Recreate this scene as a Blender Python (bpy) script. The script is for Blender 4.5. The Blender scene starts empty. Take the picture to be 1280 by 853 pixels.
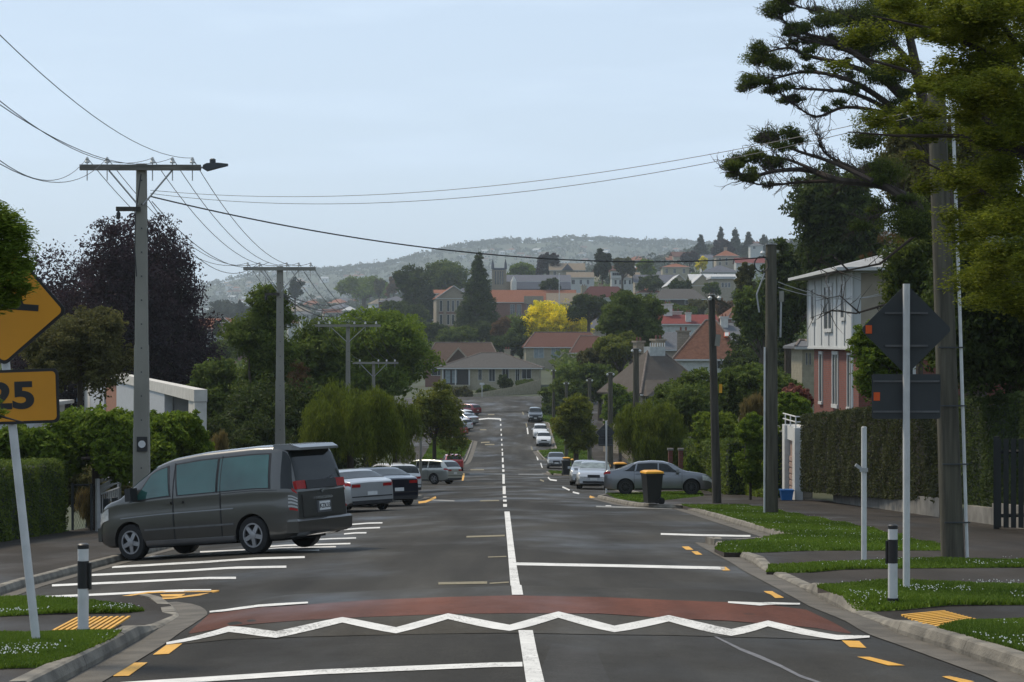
import bpy, bmesh, math, random
import numpy as np
from mathutils import Vector, Matrix
R = math.radians
PI = math.pi
sc = bpy.context.scene
COL = sc.collection
rnd = random.Random(7)

# ------------------------------------------------------------ camera, sky, sun, exposure
F = 2500.0                                   # focal length in 1280-wide pixels
CAMZ = 1.6
cd = bpy.data.cameras.new("camera"); cam = bpy.data.objects.new("camera", cd); COL.objects.link(cam)
cam.location = (0, 0, CAMZ); cam.rotation_euler = (R(90), 0, 0)
cd.sensor_width = 36; cd.lens = 36 * F / 1280; cd.clip_start = .1; cd.clip_end = 30000
sc.camera = cam
SUN_EL, SUN_AZ = R(54), R(-48)               # azimuth measured from +Y (view direction) towards +X
w = bpy.data.worlds.new("World"); sc.world = w; w.use_nodes = True
nt = w.node_tree; nt.nodes.clear()
out = nt.nodes.new('ShaderNodeOutputWorld'); bg = nt.nodes.new('ShaderNodeBackground')
sky = nt.nodes.new('ShaderNodeTexSky'); sky.sky_type = 'NISHITA'; sky.sun_disc = False
sky.sun_elevation = SUN_EL; sky.sun_rotation = SUN_AZ
sky.air_density = 1.0; sky.dust_density = 1.2; sky.ozone_density = 1.5; sky.altitude = 60
# thin overall cloud veil: a pale layer mixed evenly over the whole sky, with faint streaks
tc = nt.nodes.new('ShaderNodeTexCoord'); mp = nt.nodes.new('ShaderNodeMapping'); mp.inputs['Scale'].default_value = (2.2, 2.2, 16)
nz = nt.nodes.new('ShaderNodeTexNoise'); nz.inputs['Scale'].default_value = 2.3; nz.inputs['Detail'].default_value = 5
rp = nt.nodes.new('ShaderNodeMapRange'); rp.inputs[1].default_value = .5; rp.inputs[2].default_value = .8
rp.inputs[3].default_value = .64; rp.inputs[4].default_value = .92
mx = nt.nodes.new('ShaderNodeMix'); mx.data_type = 'RGBA'
mx.inputs['B'].default_value = (7.6, 9.2, 11.2, 1)
L = nt.links.new
L(tc.outputs['Generated'], mp.inputs[0]); L(mp.outputs[0], nz.inputs[0]); L(nz.outputs[0], rp.inputs[0])
sz = nt.nodes.new('ShaderNodeSeparateXYZ'); L(tc.outputs['Generated'], sz.inputs[0])
zr_ = nt.nodes.new('ShaderNodeMapRange'); zr_.inputs[1].default_value = 0; zr_.inputs[2].default_value = .30; zr_.inputs[3].default_value = .16; zr_.inputs[4].default_value = -.04; L(sz.outputs[2], zr_.inputs[0])
ad_ = nt.nodes.new('ShaderNodeMath'); ad_.operation = 'ADD'; ad_.use_clamp = True; L(rp.outputs[0], ad_.inputs[0]); L(zr_.outputs[0], ad_.inputs[1])
L(ad_.outputs[0], mx.inputs['Factor']); L(sky.outputs[0], mx.inputs['A']); L(mx.outputs['Result'], bg.inputs[0])
bg.inputs[1].default_value = .1
L(bg.outputs[0], out.inputs[0])
sd = bpy.data.lights.new("sun", 'SUN'); sd.energy = 3.4; sd.angle = R(9); sd.color = (1, .87, .68)
sun = bpy.data.objects.new("sun", sd); COL.objects.link(sun)
sdir = Vector((math.sin(SUN_AZ) * math.cos(SUN_EL), math.cos(SUN_AZ) * math.cos(SUN_EL), math.sin(SUN_EL)))
sun.rotation_euler = (-sdir).to_track_quat('-Z', 'Y').to_euler()
vs = sc.view_settings; vs.view_transform = 'Standard'; vs.look = 'None'; vs.exposure = 0; vs.gamma = 1; vs.use_curve_mapping = False
sc.cycles.max_bounces = 6; sc.cycles.diffuse_bounces = 2; sc.cycles.glossy_bounces = 2
sc.cycles.transmission_bounces = 4; sc.cycles.transparent_max_bounces = 6; sc.cycles.volume_bounces = 0
sc.cycles.caustics_reflective = False; sc.cycles.caustics_refractive = False

# ------------------------------------------------------------ helpers
def sst(x, a, b):
    t = np.clip((np.asarray(x, float) - a) / (b - a), 0, 1); return t * t * (3 - 2 * t)

def mat(name, col, var=.15, scale=6., rough=.8, bump=.0, metal=0., coat=0., emit=None, trans=0., col2=None, bscale=None, detail=6., spec=.5, stretch=None):
    m = bpy.data.materials.new(name); m.use_nodes = True; t = m.node_tree; n = t.nodes; l = t.links
    b = n['Principled BSDF']; b.inputs['Roughness'].default_value = rough; b.inputs['Metallic'].default_value = metal
    b.inputs['Specular IOR Level'].default_value = spec
    if coat: b.inputs['Coat Weight'].default_value = coat; b.inputs['Coat Roughness'].default_value = .08
    c = n.new('ShaderNodeTexCoord'); mpn = n.new('ShaderNodeMapping'); l.new(c.outputs['Object'], mpn.inputs[0])
    if stretch: mpn.inputs['Scale'].default_value = stretch
    z = n.new('ShaderNodeTexNoise'); z.inputs['Scale'].default_value = scale; z.inputs['Detail'].default_value = detail; l.new(mpn.outputs[0], z.inputs[0])
    r = n.new('ShaderNodeMapRange'); r.inputs[1].default_value = .3; r.inputs[2].default_value = .7; l.new(z.outputs[0], r.inputs[0])
    x = n.new('ShaderNodeMix'); x.data_type = 'RGBA'; l.new(r.outputs[0], x.inputs['Factor'])
    c1 = tuple(v * (1 - var) for v in col); c2 = col2 or tuple(min(1, v * (1 + var)) for v in col)
    x.inputs['A'].default_value = (*c1, 1); x.inputs['B'].default_value = (*c2, 1)
    l.new(x.outputs['Result'], b.inputs['Base Color'])
    if bump:
        z2 = n.new('ShaderNodeTexNoise'); z2.inputs['Scale'].default_value = bscale or scale * 4; z2.inputs['Detail'].default_value = 4; l.new(mpn.outputs[0], z2.inputs[0])
        bp = n.new('ShaderNodeBump'); bp.inputs['Strength'].default_value = bump; bp.inputs['Distance'].default_value = .02
        l.new(z2.outputs[0], bp.inputs['Height']); l.new(bp.outputs[0], b.inputs['Normal'])
    if emit: b.inputs['Emission Color'].default_value = (*emit, 1); b.inputs['Emission Strength'].default_value = 1
    return m

def leafmat(name, dark, light, rough=.75, transl=.3):
    m = bpy.data.materials.new(name); m.use_nodes = True; t = m.node_tree; n = t.nodes; l = t.links
    b = n['Principled BSDF']; b.inputs['Roughness'].default_value = rough; b.inputs['Specular IOR Level'].default_value = .18
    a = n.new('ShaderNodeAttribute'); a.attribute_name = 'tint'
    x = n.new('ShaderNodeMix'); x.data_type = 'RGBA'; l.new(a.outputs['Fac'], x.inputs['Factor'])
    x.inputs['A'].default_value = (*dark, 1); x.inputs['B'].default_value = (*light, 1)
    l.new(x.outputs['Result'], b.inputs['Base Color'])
    tr = n.new('ShaderNodeBsdfTranslucent'); l.new(x.outputs['Result'], tr.inputs[0])
    s = n.new('ShaderNodeMixShader'); s.inputs[0].default_value = transl
    l.new(b.outputs[0], s.inputs[1]); l.new(tr.outputs[0], s.inputs[2]); l.new(s.outputs[0], n['Material Output'].inputs[0])
    return m

def tag(o, label=None, cat=None, group=None, kind=None):
    if label: o['label'] = label
    if cat: o['category'] = cat
    if group: o['group'] = group
    if kind: o['kind'] = kind
    return o

def thing(name, label, cat, loc=(0, 0, 0), rz=0, group=None):
    o = bpy.data.objects.new(name, None); COL.objects.link(o); o.empty_display_size = .3
    o.location = loc; o.rotation_euler = (0, 0, rz)
    return tag(o, label, cat, group)

def npart(name, loc=(0, 0, 0), parent=None, rot=(0, 0, 0)):
    o = bpy.data.objects.new(name, None); COL.objects.link(o); o.location = loc; o.rotation_euler = rot; o.parent = parent
    return o

def copy_tree(o, parent=None):
    c = o.copy(); COL.objects.link(c); c.parent = parent
    for ch in o.children: copy_tree(ch, c)
    return c

class MB:
    def __init__(s): s.v = []; s.f = []; s.m = []; s.cur = 0
    def add(s, v, f):
        k = len(s.v); s.v += [tuple(p) for p in v]; s.f += [tuple(i + k for i in q) for q in f]; s.m += [s.cur] * len(f); return s
    def bx(s, x0, x1, y0, y1, z0, z1):
        return s.add([(x0, y0, z0), (x1, y0, z0), (x1, y1, z0), (x0, y1, z0), (x0, y0, z1), (x1, y0, z1), (x1, y1, z1), (x0, y1, z1)],
                     [(3, 2, 1, 0), (4, 5, 6, 7), (0, 1, 5, 4), (1, 2, 6, 5), (2, 3, 7, 6), (3, 0, 4, 7)])
    def box(s, c, d, M=None):
        v = [Vector((i * d[0] / 2, j * d[1] / 2, k * d[2] / 2)) for k in (-1, 1) for i, j in ((-1, -1), (1, -1), (1, 1), (-1, 1))]
        if M is not None: v = [M @ p for p in v]
        v = [p + Vector(c) for p in v]
        return s.add(v, [(3, 2, 1, 0), (4, 5, 6, 7), (0, 1, 5, 4), (1, 2, 6, 5), (2, 3, 7, 6), (3, 0, 4, 7)])
    def path(s, pts, rr, n=8, cap=True):
        pts = [Vector(p) for p in pts]
        if not hasattr(rr, '__len__'): rr = [rr] * len(pts)
        up = Vector((0, 0, 1)); V = []; Fc = []
        d0 = (pts[-1] - pts[0]).normalized()
        ref = Vector((1, 0, 0)) if abs(d0.z) > .7 else up
        for i, p in enumerate(pts):
            d = (pts[min(i + 1, len(pts) - 1)] - pts[max(i - 1, 0)]).normalized()
            a = d.cross(ref)
            if a.length < 1e-4: a = d.cross(Vector((0, 1, 0)))
            a.normalize(); b = d.cross(a)
            for k in range(n):
                t = 2 * PI * k / n; V.append(p + (a * math.cos(t) + b * math.sin(t)) * rr[i])
        for i in range(len(pts) - 1):
            for k in range(n):
                k2 = (k + 1) % n; Fc.append((i * n + k, i * n + k2, (i + 1) * n + k2, (i + 1) * n + k))
        if cap: Fc.append(tuple(range(n - 1, -1, -1))); Fc.append(tuple((len(pts) - 1) * n + k for k in range(n)))
        return s.add(V, Fc)
    def lathe(s, prof, c=(0, 0, 0), n=16, M=None, cap=True):      # prof: (r, z)
        V = []; Fc = []
        for r, z in prof:
            for k in range(n):
                t = 2 * PI * k / n; p = Vector((r * math.cos(t), r * math.sin(t), z))
                if M is not None: p = M @ p
                V.append(p + Vector(c))
        for i in range(len(prof) - 1):
            for k in range(n):
                k2 = (k + 1) % n; Fc.append((i * n + k, i * n + k2, (i + 1) * n + k2, (i + 1) * n + k))
        if cap: Fc.append(tuple(range(n - 1, -1, -1))); Fc.append(tuple((len(prof) - 1) * n + k for k in range(n)))
        return s.add(V, Fc)
    def prism(s, poly, a, b):                     # poly: 3-D points, extruded by vector from a*dir to b*dir
        n = len(poly); V = [Vector(p) + Vector(a) for p in poly] + [Vector(p) + Vector(b) for p in poly]
        return s.add(V, [tuple(range(n - 1, -1, -1)), tuple(range(n, 2 * n))] + [(i, (i + 1) % n, n + (i + 1) % n, n + i) for i in range(n)])
    def obj(s, name, m, parent=None, smooth=False, world=True, angle=40):
        me = bpy.data.meshes.new(name)
        off = Vector((0, 0, 0))
        if parent is not None and world:
            q = parent
            while q is not None: off += q.location; q = q.parent
        me.from_pydata([(p[0] - off.x, p[1] - off.y, p[2] - off.z) for p in s.v], [], s.f)
        ms = m if isinstance(m, (list, tuple)) else [m]
        for q in ms: me.materials.append(q)
        if len(ms) > 1: me.polygons.foreach_set('material_index', s.m)
        if smooth:
            me.polygons.foreach_set('use_smooth', [True] * len(s.f)); me.set_sharp_from_angle(angle=R(angle))
        me.update()
        o = bpy.data.objects.new(name, me); COL.objects.link(o); o.parent = parent
        return o

def npmesh(name, V, faces, m, parent=None, tint=None, world=True, nper=4, smooth=False):
    V = np.asarray(V, np.float32); faces = np.asarray(faces, np.int32)
    if parent is not None and world:
        off = np.zeros(3, np.float32); q = parent
        while q is not None: off += np.array(q.location, np.float32); q = q.parent
        V = V - off
    me = bpy.data.meshes.new(name); nf = len(faces)
    me.vertices.add(len(V)); me.vertices.foreach_set('co', V.ravel())
    me.loops.add(nf * nper); me.loops.foreach_set('vertex_index', faces.ravel())
    me.polygons.add(nf); me.polygons.foreach_set('loop_start', np.arange(nf, dtype=np.int32) * nper)
    try: me.polygons.foreach_set('loop_total', np.full(nf, nper, np.int32))
    except Exception: pass
    if smooth: me.polygons.foreach_set('use_smooth', np.ones(nf, bool))
    if tint is not None:
        a = me.attributes.new('tint', 'FLOAT', 'POINT'); a.data.foreach_set('value', np.asarray(tint, np.float32))
    me.update(calc_edges=True)
    if m: me.materials.append(m)
    o = bpy.data.objects.new(name, me); COL.objects.link(o); o.parent = parent
    return o

# ------------------------------------------------------------ terrain
_kd = [0, 90, 140, 170, 190, 205, 225, 245, 270, 300, 330, 370, 420]
_kD = [1.6, 6.82, 9.62, 11.1, 11.85, 11.95, 11.45, 10.15, 9.3, 8.35, 7.5, 6.6, 6.0]
_t = np.arange(-60, 480, 1.0); _T = np.interp(_t, _kd, _kD); _T[_t < 0] = 1.6 + .058 * _t[_t < 0]
_k = np.exp(-np.linspace(-2, 2, 17) ** 2); _k /= _k.sum(); _Tp = np.pad(_T, 8, mode='edge'); _Ts = np.convolve(_Tp, _k, 'valid')
_Ts[:60] = _T[:60]
def road_z(y): return CAMZ - np.interp(y, _t, _Ts)
FC = [-700, 200, 400, 560, 640, 700, 800, 900, 1000, 1150, 2000]
FD = [140, 220, 300, 400, 600, 800, 1100, 1500, 2000, 3000]
FY = [[600]*6 + [597, 594, 590, 585, 575],
      [562, 562, 562, 560, 558, 552, 535, 525, 512, 500, 470],
      [520, 520, 518, 508, 499, 496, 492, 486, 472, 460, 430],
      [488, 485, 482, 474, 468, 466, 462, 455, 442, 428, 390],
      [464, 460, 452, 424, 420, 418, 412, 402, 388, 370, 320],
      [452, 446, 436, 404, 392, 386, 378, 366, 352, 335, 290],
      [440, 430, 416, 396, 372, 364, 356, 343, 330, 315, 270],
      [428, 420, 400, 384, 366, 356, 342, 326, 315, 300, 260],
      [420, 412, 388, 374, 362, 350, 334, 318, 312, 300, 265],
      [414, 404, 384, 370, 352, 342, 332, 326, 322, 318, 300]]
FY = np.array(FY, float)
def far_z(x, y):
    x = np.asarray(x, float); y = np.asarray(y, float); yy = np.clip(y, 140, 3000)
    px = np.clip(640 + x / np.maximum(yy, 1) * F, FC[0] + 1, FC[-1] - 1)
    i = np.clip(np.searchsorted(FC, px) - 1, 0, len(FC) - 2); j = np.clip(np.searchsorted(FD, yy) - 1, 0, len(FD) - 2)
    fc = np.array(FC, float); fd = np.array(FD, float)
    u = (px - fc[i]) / (fc[i + 1] - fc[i]); v = (yy - fd[j]) / (fd[j + 1] - fd[j]); u = u * u * (3 - 2 * u)
    H = CAMZ - (FY - 426.5) / F * fd[:, None]
    z = (H[j, i] * (1 - u) + H[j, i + 1] * u) * (1 - v) + (H[j + 1, i] * (1 - u) + H[j + 1, i + 1] * u) * v
    return z
def hump(x, y):
    return .10 * sst(y, 18.3, 19.9) * (1 - sst(y, 23.2, 24.8)) * (1 - sst(np.abs(x), 2.5, 3.5))
def zc(x, y):
    x = np.asarray(x, float); y = np.asarray(y, float)
    r = road_z(y); ax = np.abs(x)
    wb = sst(y, 22, 27) * (1 - sst(y, 60, 85)); wn = 1 - sst(y, 80, 130) * .5
    cr = np.where(x > 0, -.02 * np.minimum(ax, 5), -.04 * np.minimum(ax, 4.5) - .08 * np.clip(ax - 4.5, 0, 3.3) * wb) * wn
    n = r + cr + hump(x, y) + .10 * np.clip(x - 11.4, 0, 30) * sst(y, 20, 60)
    wt = np.maximum(sst(y, 290, 400), sst(ax, 12, 30) * sst(y, 145, 250))
    return n * (1 - wt) + far_z(x, y) * wt
def P(px, py, d): return Vector(((px - 640) / F * d, d, CAMZ - (py - 426.5) / F * d))
_dd = np.concatenate([np.arange(8, 60, .02), np.arange(60, 420, .1), np.arange(420, 3000, 2)])
def G(px, py, h=0.):
    X = (px - 640) / F * _dd; Z = CAMZ - (py - 426.5) / F * _dd
    ok = np.nonzero(zc(X, _dd) + h >= Z)[0]
    i = ok[0] if len(ok) else len(_dd) - 1
    return Vector((X[i], _dd[i], Z[i]))
def gz(x, y): return float(zc(x, y))

# ------------------------------------------------------------ shared materials
M = {}
def asphalt(name, base, patch=.25, speck=.35):
    m = bpy.data.materials.new(name); m.use_nodes = True; t = m.node_tree; n = t.nodes; l = t.links
    b = n['Principled BSDF']; c = n.new('ShaderNodeTexCoord')
    def noise(s, d, st=None, rough=.55):
        z = n.new('ShaderNodeTexNoise'); z.inputs['Scale'].default_value = s; z.inputs['Detail'].default_value = d; z.inputs['Roughness'].default_value = rough
        if st:
            q = n.new('ShaderNodeMapping'); q.inputs['Scale'].default_value = st; l.new(c.outputs['Object'], q.inputs[0]); l.new(q.outputs[0], z.inputs[0])
        else: l.new(c.outputs['Object'], z.inputs[0])
        return z
    def rng(node, a, b_, lo, hi):
        r = n.new('ShaderNodeMapRange'); r.inputs[1].default_value = a; r.inputs[2].default_value = b_; r.inputs[3].default_value = lo; r.inputs[4].default_value = hi
        l.new(node.outputs[0], r.inputs[0]); return r
    def mul(a, b_):
        q = n.new('ShaderNodeMath'); q.operation = 'MULTIPLY'; l.new(a.outputs[0], q.inputs[0]); l.new(b_.outputs[0], q.inputs[1]); return q
    f = rng(noise(70, 3), .3, .7, 1 - speck, 1 + speck)
    p = rng(noise(.22, 4, (1, .35, 1)), .38, .64, 1 - patch, 1 + patch)
    tr = rng(noise(1.3, 5, (1, .06, 1)), .35, .68, .80, 1.32)
    g = mul(mul(mul(f, p), tr), rng(noise(9, 6, None, .7), .3, .7, .84, 1.18))
    x = n.new('ShaderNodeVectorMath'); x.operation = 'SCALE'; x.inputs[0].default_value = base; l.new(g.outputs[0], x.inputs['Scale'])
    l.new(x.outputs[0], b.inputs['Base Color'])
    ro = rng(noise(.35, 4, (1, .5, 1)), .45, .68, .88, .42); l.new(ro.outputs[0], b.inputs['Roughness'])
    b.inputs['Specular IOR Level'].default_value = .16
    bp = n.new('ShaderNodeBump'); bp.inputs['Strength'].default_value = .5; bp.inputs['Distance'].default_value = .008
    l.new(noise(90, 2).outputs[0], bp.inputs['Height']); l.new(bp.outputs[0], b.inputs['Normal'])
    return m
M['asphalt'] = asphalt('asphalt', (.033, .031, .0268), .38, .45)
M['path'] = asphalt('path_asphalt', (.029, .0245, .020), .2, .25)
M['red'] = asphalt('red_surfacing', (.098, .036, .023), .2, .3)
M['ramp'] = asphalt('ramp_asphalt', (.045, .040, .031), .15, .25)
M['darkpatch'] = asphalt('dark_patch', (.036, .035, .033), .1, .3)
def roadpaint(name, col, wear):
    m = mat(name, col, .12, 5, .7); n = m.node_tree.nodes; l = m.node_tree.links; b = n['Principled BSDF']; src = b.inputs['Base Color'].links[0].from_socket
    c = n.new('ShaderNodeTexCoord'); f = n.new('ShaderNodeTexNoise'); f.inputs['Scale'].default_value = 34; f.inputs['Detail'].default_value = 5; f.inputs['Roughness'].default_value = .75; l.new(c.outputs['Object'], f.inputs[0])
    g = n.new('ShaderNodeTexNoise'); g.inputs['Scale'].default_value = 1.6; g.inputs['Detail'].default_value = 4; l.new(c.outputs['Object'], g.inputs[0])
    a = n.new('ShaderNodeMath'); a.operation = 'MULTIPLY_ADD'; a.inputs[1].default_value = .6; l.new(g.outputs[0], a.inputs[0]); l.new(f.outputs[0], a.inputs[2])
    r = n.new('ShaderNodeMapRange'); r.inputs[1].default_value = wear; r.inputs[2].default_value = wear + .09; r.inputs[4].default_value = .8; l.new(a.outputs[0], r.inputs[0])
    x = n.new('ShaderNodeMix'); x.data_type = 'RGBA'; l.new(r.outputs[0], x.inputs['Factor']); l.new(src, x.inputs['A']); x.inputs['B'].default_value = (.07, .066, .06, 1); l.new(x.outputs['Result'], b.inputs['Base Color']); return m
M['white'] = roadpaint('road_white', (.60, .59, .56), .87)
M['worn'] = mat('worn_white', (.20, .20, .19), .35, 20, .8, .1)
M['faint'] = mat('faint_paint', (.17, .145, .085), .3, 20, .8, .1)
M['yellow'] = roadpaint('road_yellow', (.60, .31, .03), .88)
M['concrete'] = mat('concrete', (.17, .16, .14), .3, 2.5, .9, .4, bscale=60)
M['kerb'] = mat('kerb_concrete', (.165, .150, .122), .45, 3.2, .9, .5, bscale=40)
M['channel'] = mat('channel_concrete', (.088, .078, .063), .35, 3., .9, .4, bscale=50)
M['pole'] = mat('pole_concrete', (.22, .21, .175), .2, 1.5, .9, .3, bscale=40, stretch=(1, 1, .3))
M['wood'] = mat('weathered_wood', (.075, .068, .048), .4, 3, .9, .6, bscale=14, stretch=(5, 5, .35))
M['wooddark'] = mat('dark_wood', (.05, .045, .035), .4, 3, .9, .5, bscale=14, stretch=(5, 5, .35))
M['steel'] = mat('galvanised', (.36, .36, .35), .12, 6, .55, metal=.5)
M['signback'] = mat('sign_back', (.045, .05, .052), .1, 4, .6, metal=.3)
M['black'] = mat('black_paint', (.012, .012, .012), .2, 4, .45)
M['rubber'] = mat('rubber', (.010, .010, .010), .2, 9, .85)
M['signyellow'] = mat('sign_yellow', (.60, .25, .008), .06, 3, .55)
M['wpaint'] = mat('white_paint', (.55, .55, .53), .10, 5, .7, .1)
M['porcelain'] = mat('porcelain', (.55, .55, .52), .1, 5, .3)
M['orange'] = mat('orange_sticker', (.65, .09, .01), .1, 8, .6)
M['wiregrey'] = mat('wire_grey', (.10, .10, .10), .1, 5, .6)
M['cable'] = mat('cable_black', (.02, .02, .02), .1, 5, .6)
M['bin'] = mat('bin_plastic', (.012, .013, .013), .2, 6, .5)
M['binlid'] = mat('bin_lid_yellow', (.70, .33, .015), .1, 6, .5)
M['grassbase'] = mat('grass_ground', (.055, .095, .014), .35, 2.2, .95, .6, bscale=70, col2=(.09, .15, .02))
M['land'] = mat('land_ground', (.030, .045, .014), .35, .08, .95, col2=(.05, .06, .025))
M['bark'] = mat('bark', (.055, .042, .03), .35, 5, .95, .5, stretch=(3, 3, .6))
M['twig'] = mat('twig_bark', (.045, .033, .026), .3, 6, .95)
M['black2'] = mat('dark_boards', (.016, .018, .017), .2, 4, .8)
M['giveway'] = mat('sign_red', (.45, .10, .09), .1, 5, .6)
M['soil'] = mat('soil', (.035, .026, .02), .4, 5, .95, .6)
# ------------------------------------------------------------ ground sheet and hills
def grid(name, xs, ys, zf, m, kind='structure', smooth=True, parent=None):
    X, Y = np.meshgrid(xs, ys); Z = zf(X, Y)
    V = np.stack([X, Y, Z], -1).reshape(-1, 3); nx = len(xs); ny = len(ys)
    i = np.arange(ny - 1)[:, None] * nx + np.arange(nx - 1)[None]; i = i.ravel()
    Fc = np.stack([i, i + 1, i + nx + 1, i + nx], -1)
    o = npmesh(name, V, Fc, m, parent, smooth=smooth)
    if kind: o['kind'] = kind
    return o
def geo(a, b, n): return list(np.geomspace(a, b, n))
xs = sorted(set([-v for v in geo(14, 9000, 70)] + [-14 + i * .7 for i in range(41)] + geo(14, 9000, 70)))
ys = [-60, -30, -10, 0] + list(np.arange(4, 400, 2.)) + geo(400, 6560, 150)
def landz(X, Y):
    Z = zc(X, Y) - .10 - .25 * sst(Y, 60, 200)
    far = sst(Y, 2900, 4500)
    Z = Z * (1 - far) + (-40.) * far
    Z = np.where((Y > 262) & (Y < 330) & (np.abs(X) < 18), Z - .2, Z)
    return Z
grid('ground', xs, ys, landz, M['land'])
# far hills, real ridges several kilometres away
CR = [(-900, 400), (-200, 392), (60, 388), (150, 380), (214, 371), (270, 354), (305, 346), (340, 338), (400, 339), (470, 333), (520, 322), (560, 312), (579, 308), (623, 303), (675, 302), (716, 299), (760, 301), (807, 304), (845, 303), (869, 306), (960, 312), (1100, 318), (1600, 330), (2400, 360)]
def hillz(X, Y):
    px = 640 + X / Y * F; c = np.interp(px, [a for a, b in CR], [b for a, b in CR])
    t = sst(Y, 2700, 4700); yf = 418 - 14 * t
    ys_ = 416 * (1 - t) + (c + 1.5) * t
    z = CAMZ - (ys_ - 426.5) / F * Y
    z = z - sst(Y, 4750, 6500) * (z + 60)
    n = 9 * np.sin(X / 170 + Y / 300) * np.cos(Y / 210 - X / 420) + 5 * np.sin(X / 61 + 1) * np.cos(Y / 83)
    return z + n * t * (1 - sst(Y, 4300, 4700)) - 14 * (1 - t)
M['hill'] = mat('hill_scrub', (.028, .043, .022), .35, .012, .95, col2=(.045, .062, .03), detail=8)
hx = np.linspace(-3000, 3400, 190)
grid('hills', hx, list(np.linspace(2700, 4700, 46)) + [5000, 5600, 6500], hillz, M['hill'])

# ------------------------------------------------------------ road, footpaths, verges
LK = [(-20, -3.6), (14, -3.45), (16.4, -3.5), (19.1, -3.55), (22.2, -3.75), (24.2, -4.3), (25.0, -7.55), (75.5, -7.7), (78, -4.5), (80, -4.0), (86, -3.8), (88, -5.2), (90, -7.3), (128, -7.3), (131, -5), (134, -4.4), (141, -4.4), (145, -7), (191, -7), (195, -4.6), (228, -4.4), (231, -7.6), (262, -7.6), (268, -9)]
RK = [(-20, 3.8), (14.6, 3.75), (18.3, 3.5), (20.7, 3.48), (23.8, 3.52), (29.4, 3.59), (36.2, 3.7), (37.6, 4.0), (40.5, 5.6), (65.6, 5.6), (67.2, 4.25), (70, 3.9), (80, 3.4), (84, 4.0), (87, 5.5), (150, 5.0), (154, 3.0), (164, 2.8), (167, 5.0), (198, 4.9), (202, 3.0), (213, 2.6), (216, 4.8), (247, 4.3), (250, 3.0), (268, 2.6)]
def kx(K, y): return np.interp(y, [a for a, b in K], [b for a, b in K])
LKP = [tuple(G(*p))[:2] for p in [(105, 840), (150, 815), (176, 800), (200, 786), (224, 771), (219, 762), (203, 757), (190, 755.5)]]
def mono(l):
    o = [];
    for x, y in l:
        if not o or y > o[-1][1] + .05: o.append((x, y))
    return [(y, x) for x, y in o]
LK = [(-20, -3.6), (14, -3.45)] + mono(LKP) + [q for q in LK if q[0] >= 25.0]
RKP = [tuple(G(*p))[:2] for p in [(1290, 850), (1180, 812), (1122, 793), (1095, 778), (1062, 766), (1048, 761), (1012, 742), (1003, 737), (955, 714), (942, 706), (930, 700), (905, 688), (889, 679)]]
RKY = list(np.maximum.accumulate([q[1] for q in RKP]) + np.arange(len(RKP)) * 1e-4)
RK = [(-20, 3.8)] + mono(RKP) + [q for q in RK if q[0] >= 37.6]
def kerb_h(side, y):
    if side < 0: return np.interp(y, [-20, 19.0, 20.2, 22.5, 24.0, 300], [.125, .125, .025, .025, .11, .11])
    return np.interp(y, [-20] + RKY + [37.8, 300], [.122] + [h - .012 for h in (.135, .135, .13, .03, .03, .13, .13, .05, .045, .12, .10, .05, .13)] + [.115, .115])
def path_h(x, y, side):
    k = kx(LK if side < 0 else RK, y); dd = np.abs(x - k); h = kerb_h(side, y); t = sst(dd, .15, 1.3)
    return np.minimum(h * (1 - t) + .115 * t, .115)
road = None
def strip_sheet(name, ys, xa, xb, nx, h, m, parent=None, kind='structure'):
    V = []; Fc = []
    for y in ys:
        a, b = xa(y), xb(y)
        for k in range(nx + 1): x = a + (b - a) * k / nx; V.append((x, y, 0))
    V = np.array(V); V[:, 2] = zc(V[:, 0], V[:, 1]) + (h(V[:, 0], V[:, 1]) if callable(h) else h)
    n1 = nx + 1
    for j in range(len(ys) - 1):
        for k in range(nx): i = j * n1 + k; Fc.append((i, i + 1, i + n1 + 1, i + n1))
    o = npmesh(name, V, Fc, m, parent, smooth=True)
    if kind: o['kind'] = kind
    return o
yr = list(np.arange(-20, 10, 2.)) + list(np.arange(10, 34, .25)) + list(np.arange(34, 270, 1.))
road = strip_sheet('road', yr, lambda y: kx(LK, y) - .12, lambda y: kx(RK, y) + .12, 48, 0, M['asphalt'])
# the cross street at the bottom of the next rise
strip_sheet('cross_street', list(np.arange(266, 302, 1.)), lambda y: -34, lambda y: 34, 60, .05, M['asphalt'])
strip_sheet('footpath_left', [y for y in yr if y < 266], lambda y: -11.6, lambda y: kx(LK, y) - .05, 16, lambda x, y: path_h(x, y, -1), M['path'])
strip_sheet('footpath_right', [y for y in yr if y < 266], lambda y: kx(RK, y) + .05, lambda y: 11.4, 16, lambda x, y: path_h(x, y, 1), M['path'])

def stripmark(name, A, B, m, h=.006, parent=None, n=None):
    """ribbon between two world polylines of equal length, draped on the ground"""
    V = []; Fc = []
    A = [Vector(a) for a in A]; B = [Vector(b) for b in B]
    PA = []; PB = []
    for i in range(len(A) - 1):
        k = max(1, int(max((A[i + 1] - A[i]).length, (B[i + 1] - B[i]).length) / .22)); k = min(k, 60)
        for j in range(k + (i == len(A) - 2)):
            t = j / k; PA.append(A[i].lerp(A[i + 1], t)); PB.append(B[i].lerp(B[i + 1], t))
    c = 4 if (PA[0] - PB[0]).length > .5 or (PA[-1] - PB[-1]).length > .5 or (PA[len(PA)//2] - PB[len(PA)//2]).length > .5 else 1
    if n: c = n
    for a, b in zip(PA, PB):
        for q in range(c + 1):
            p = a.lerp(b, q / c); V.append((p.x, p.y, gz(p.x, p.y) + h))
    for i in range(len(PA) - 1):
        for q in range(c):
            k = i * (c + 1) + q; Fc.append((k, k + 1, k + c + 2, k + c + 1))
    o = npmesh(name, V, Fc, m, parent or road)
    return o
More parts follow.
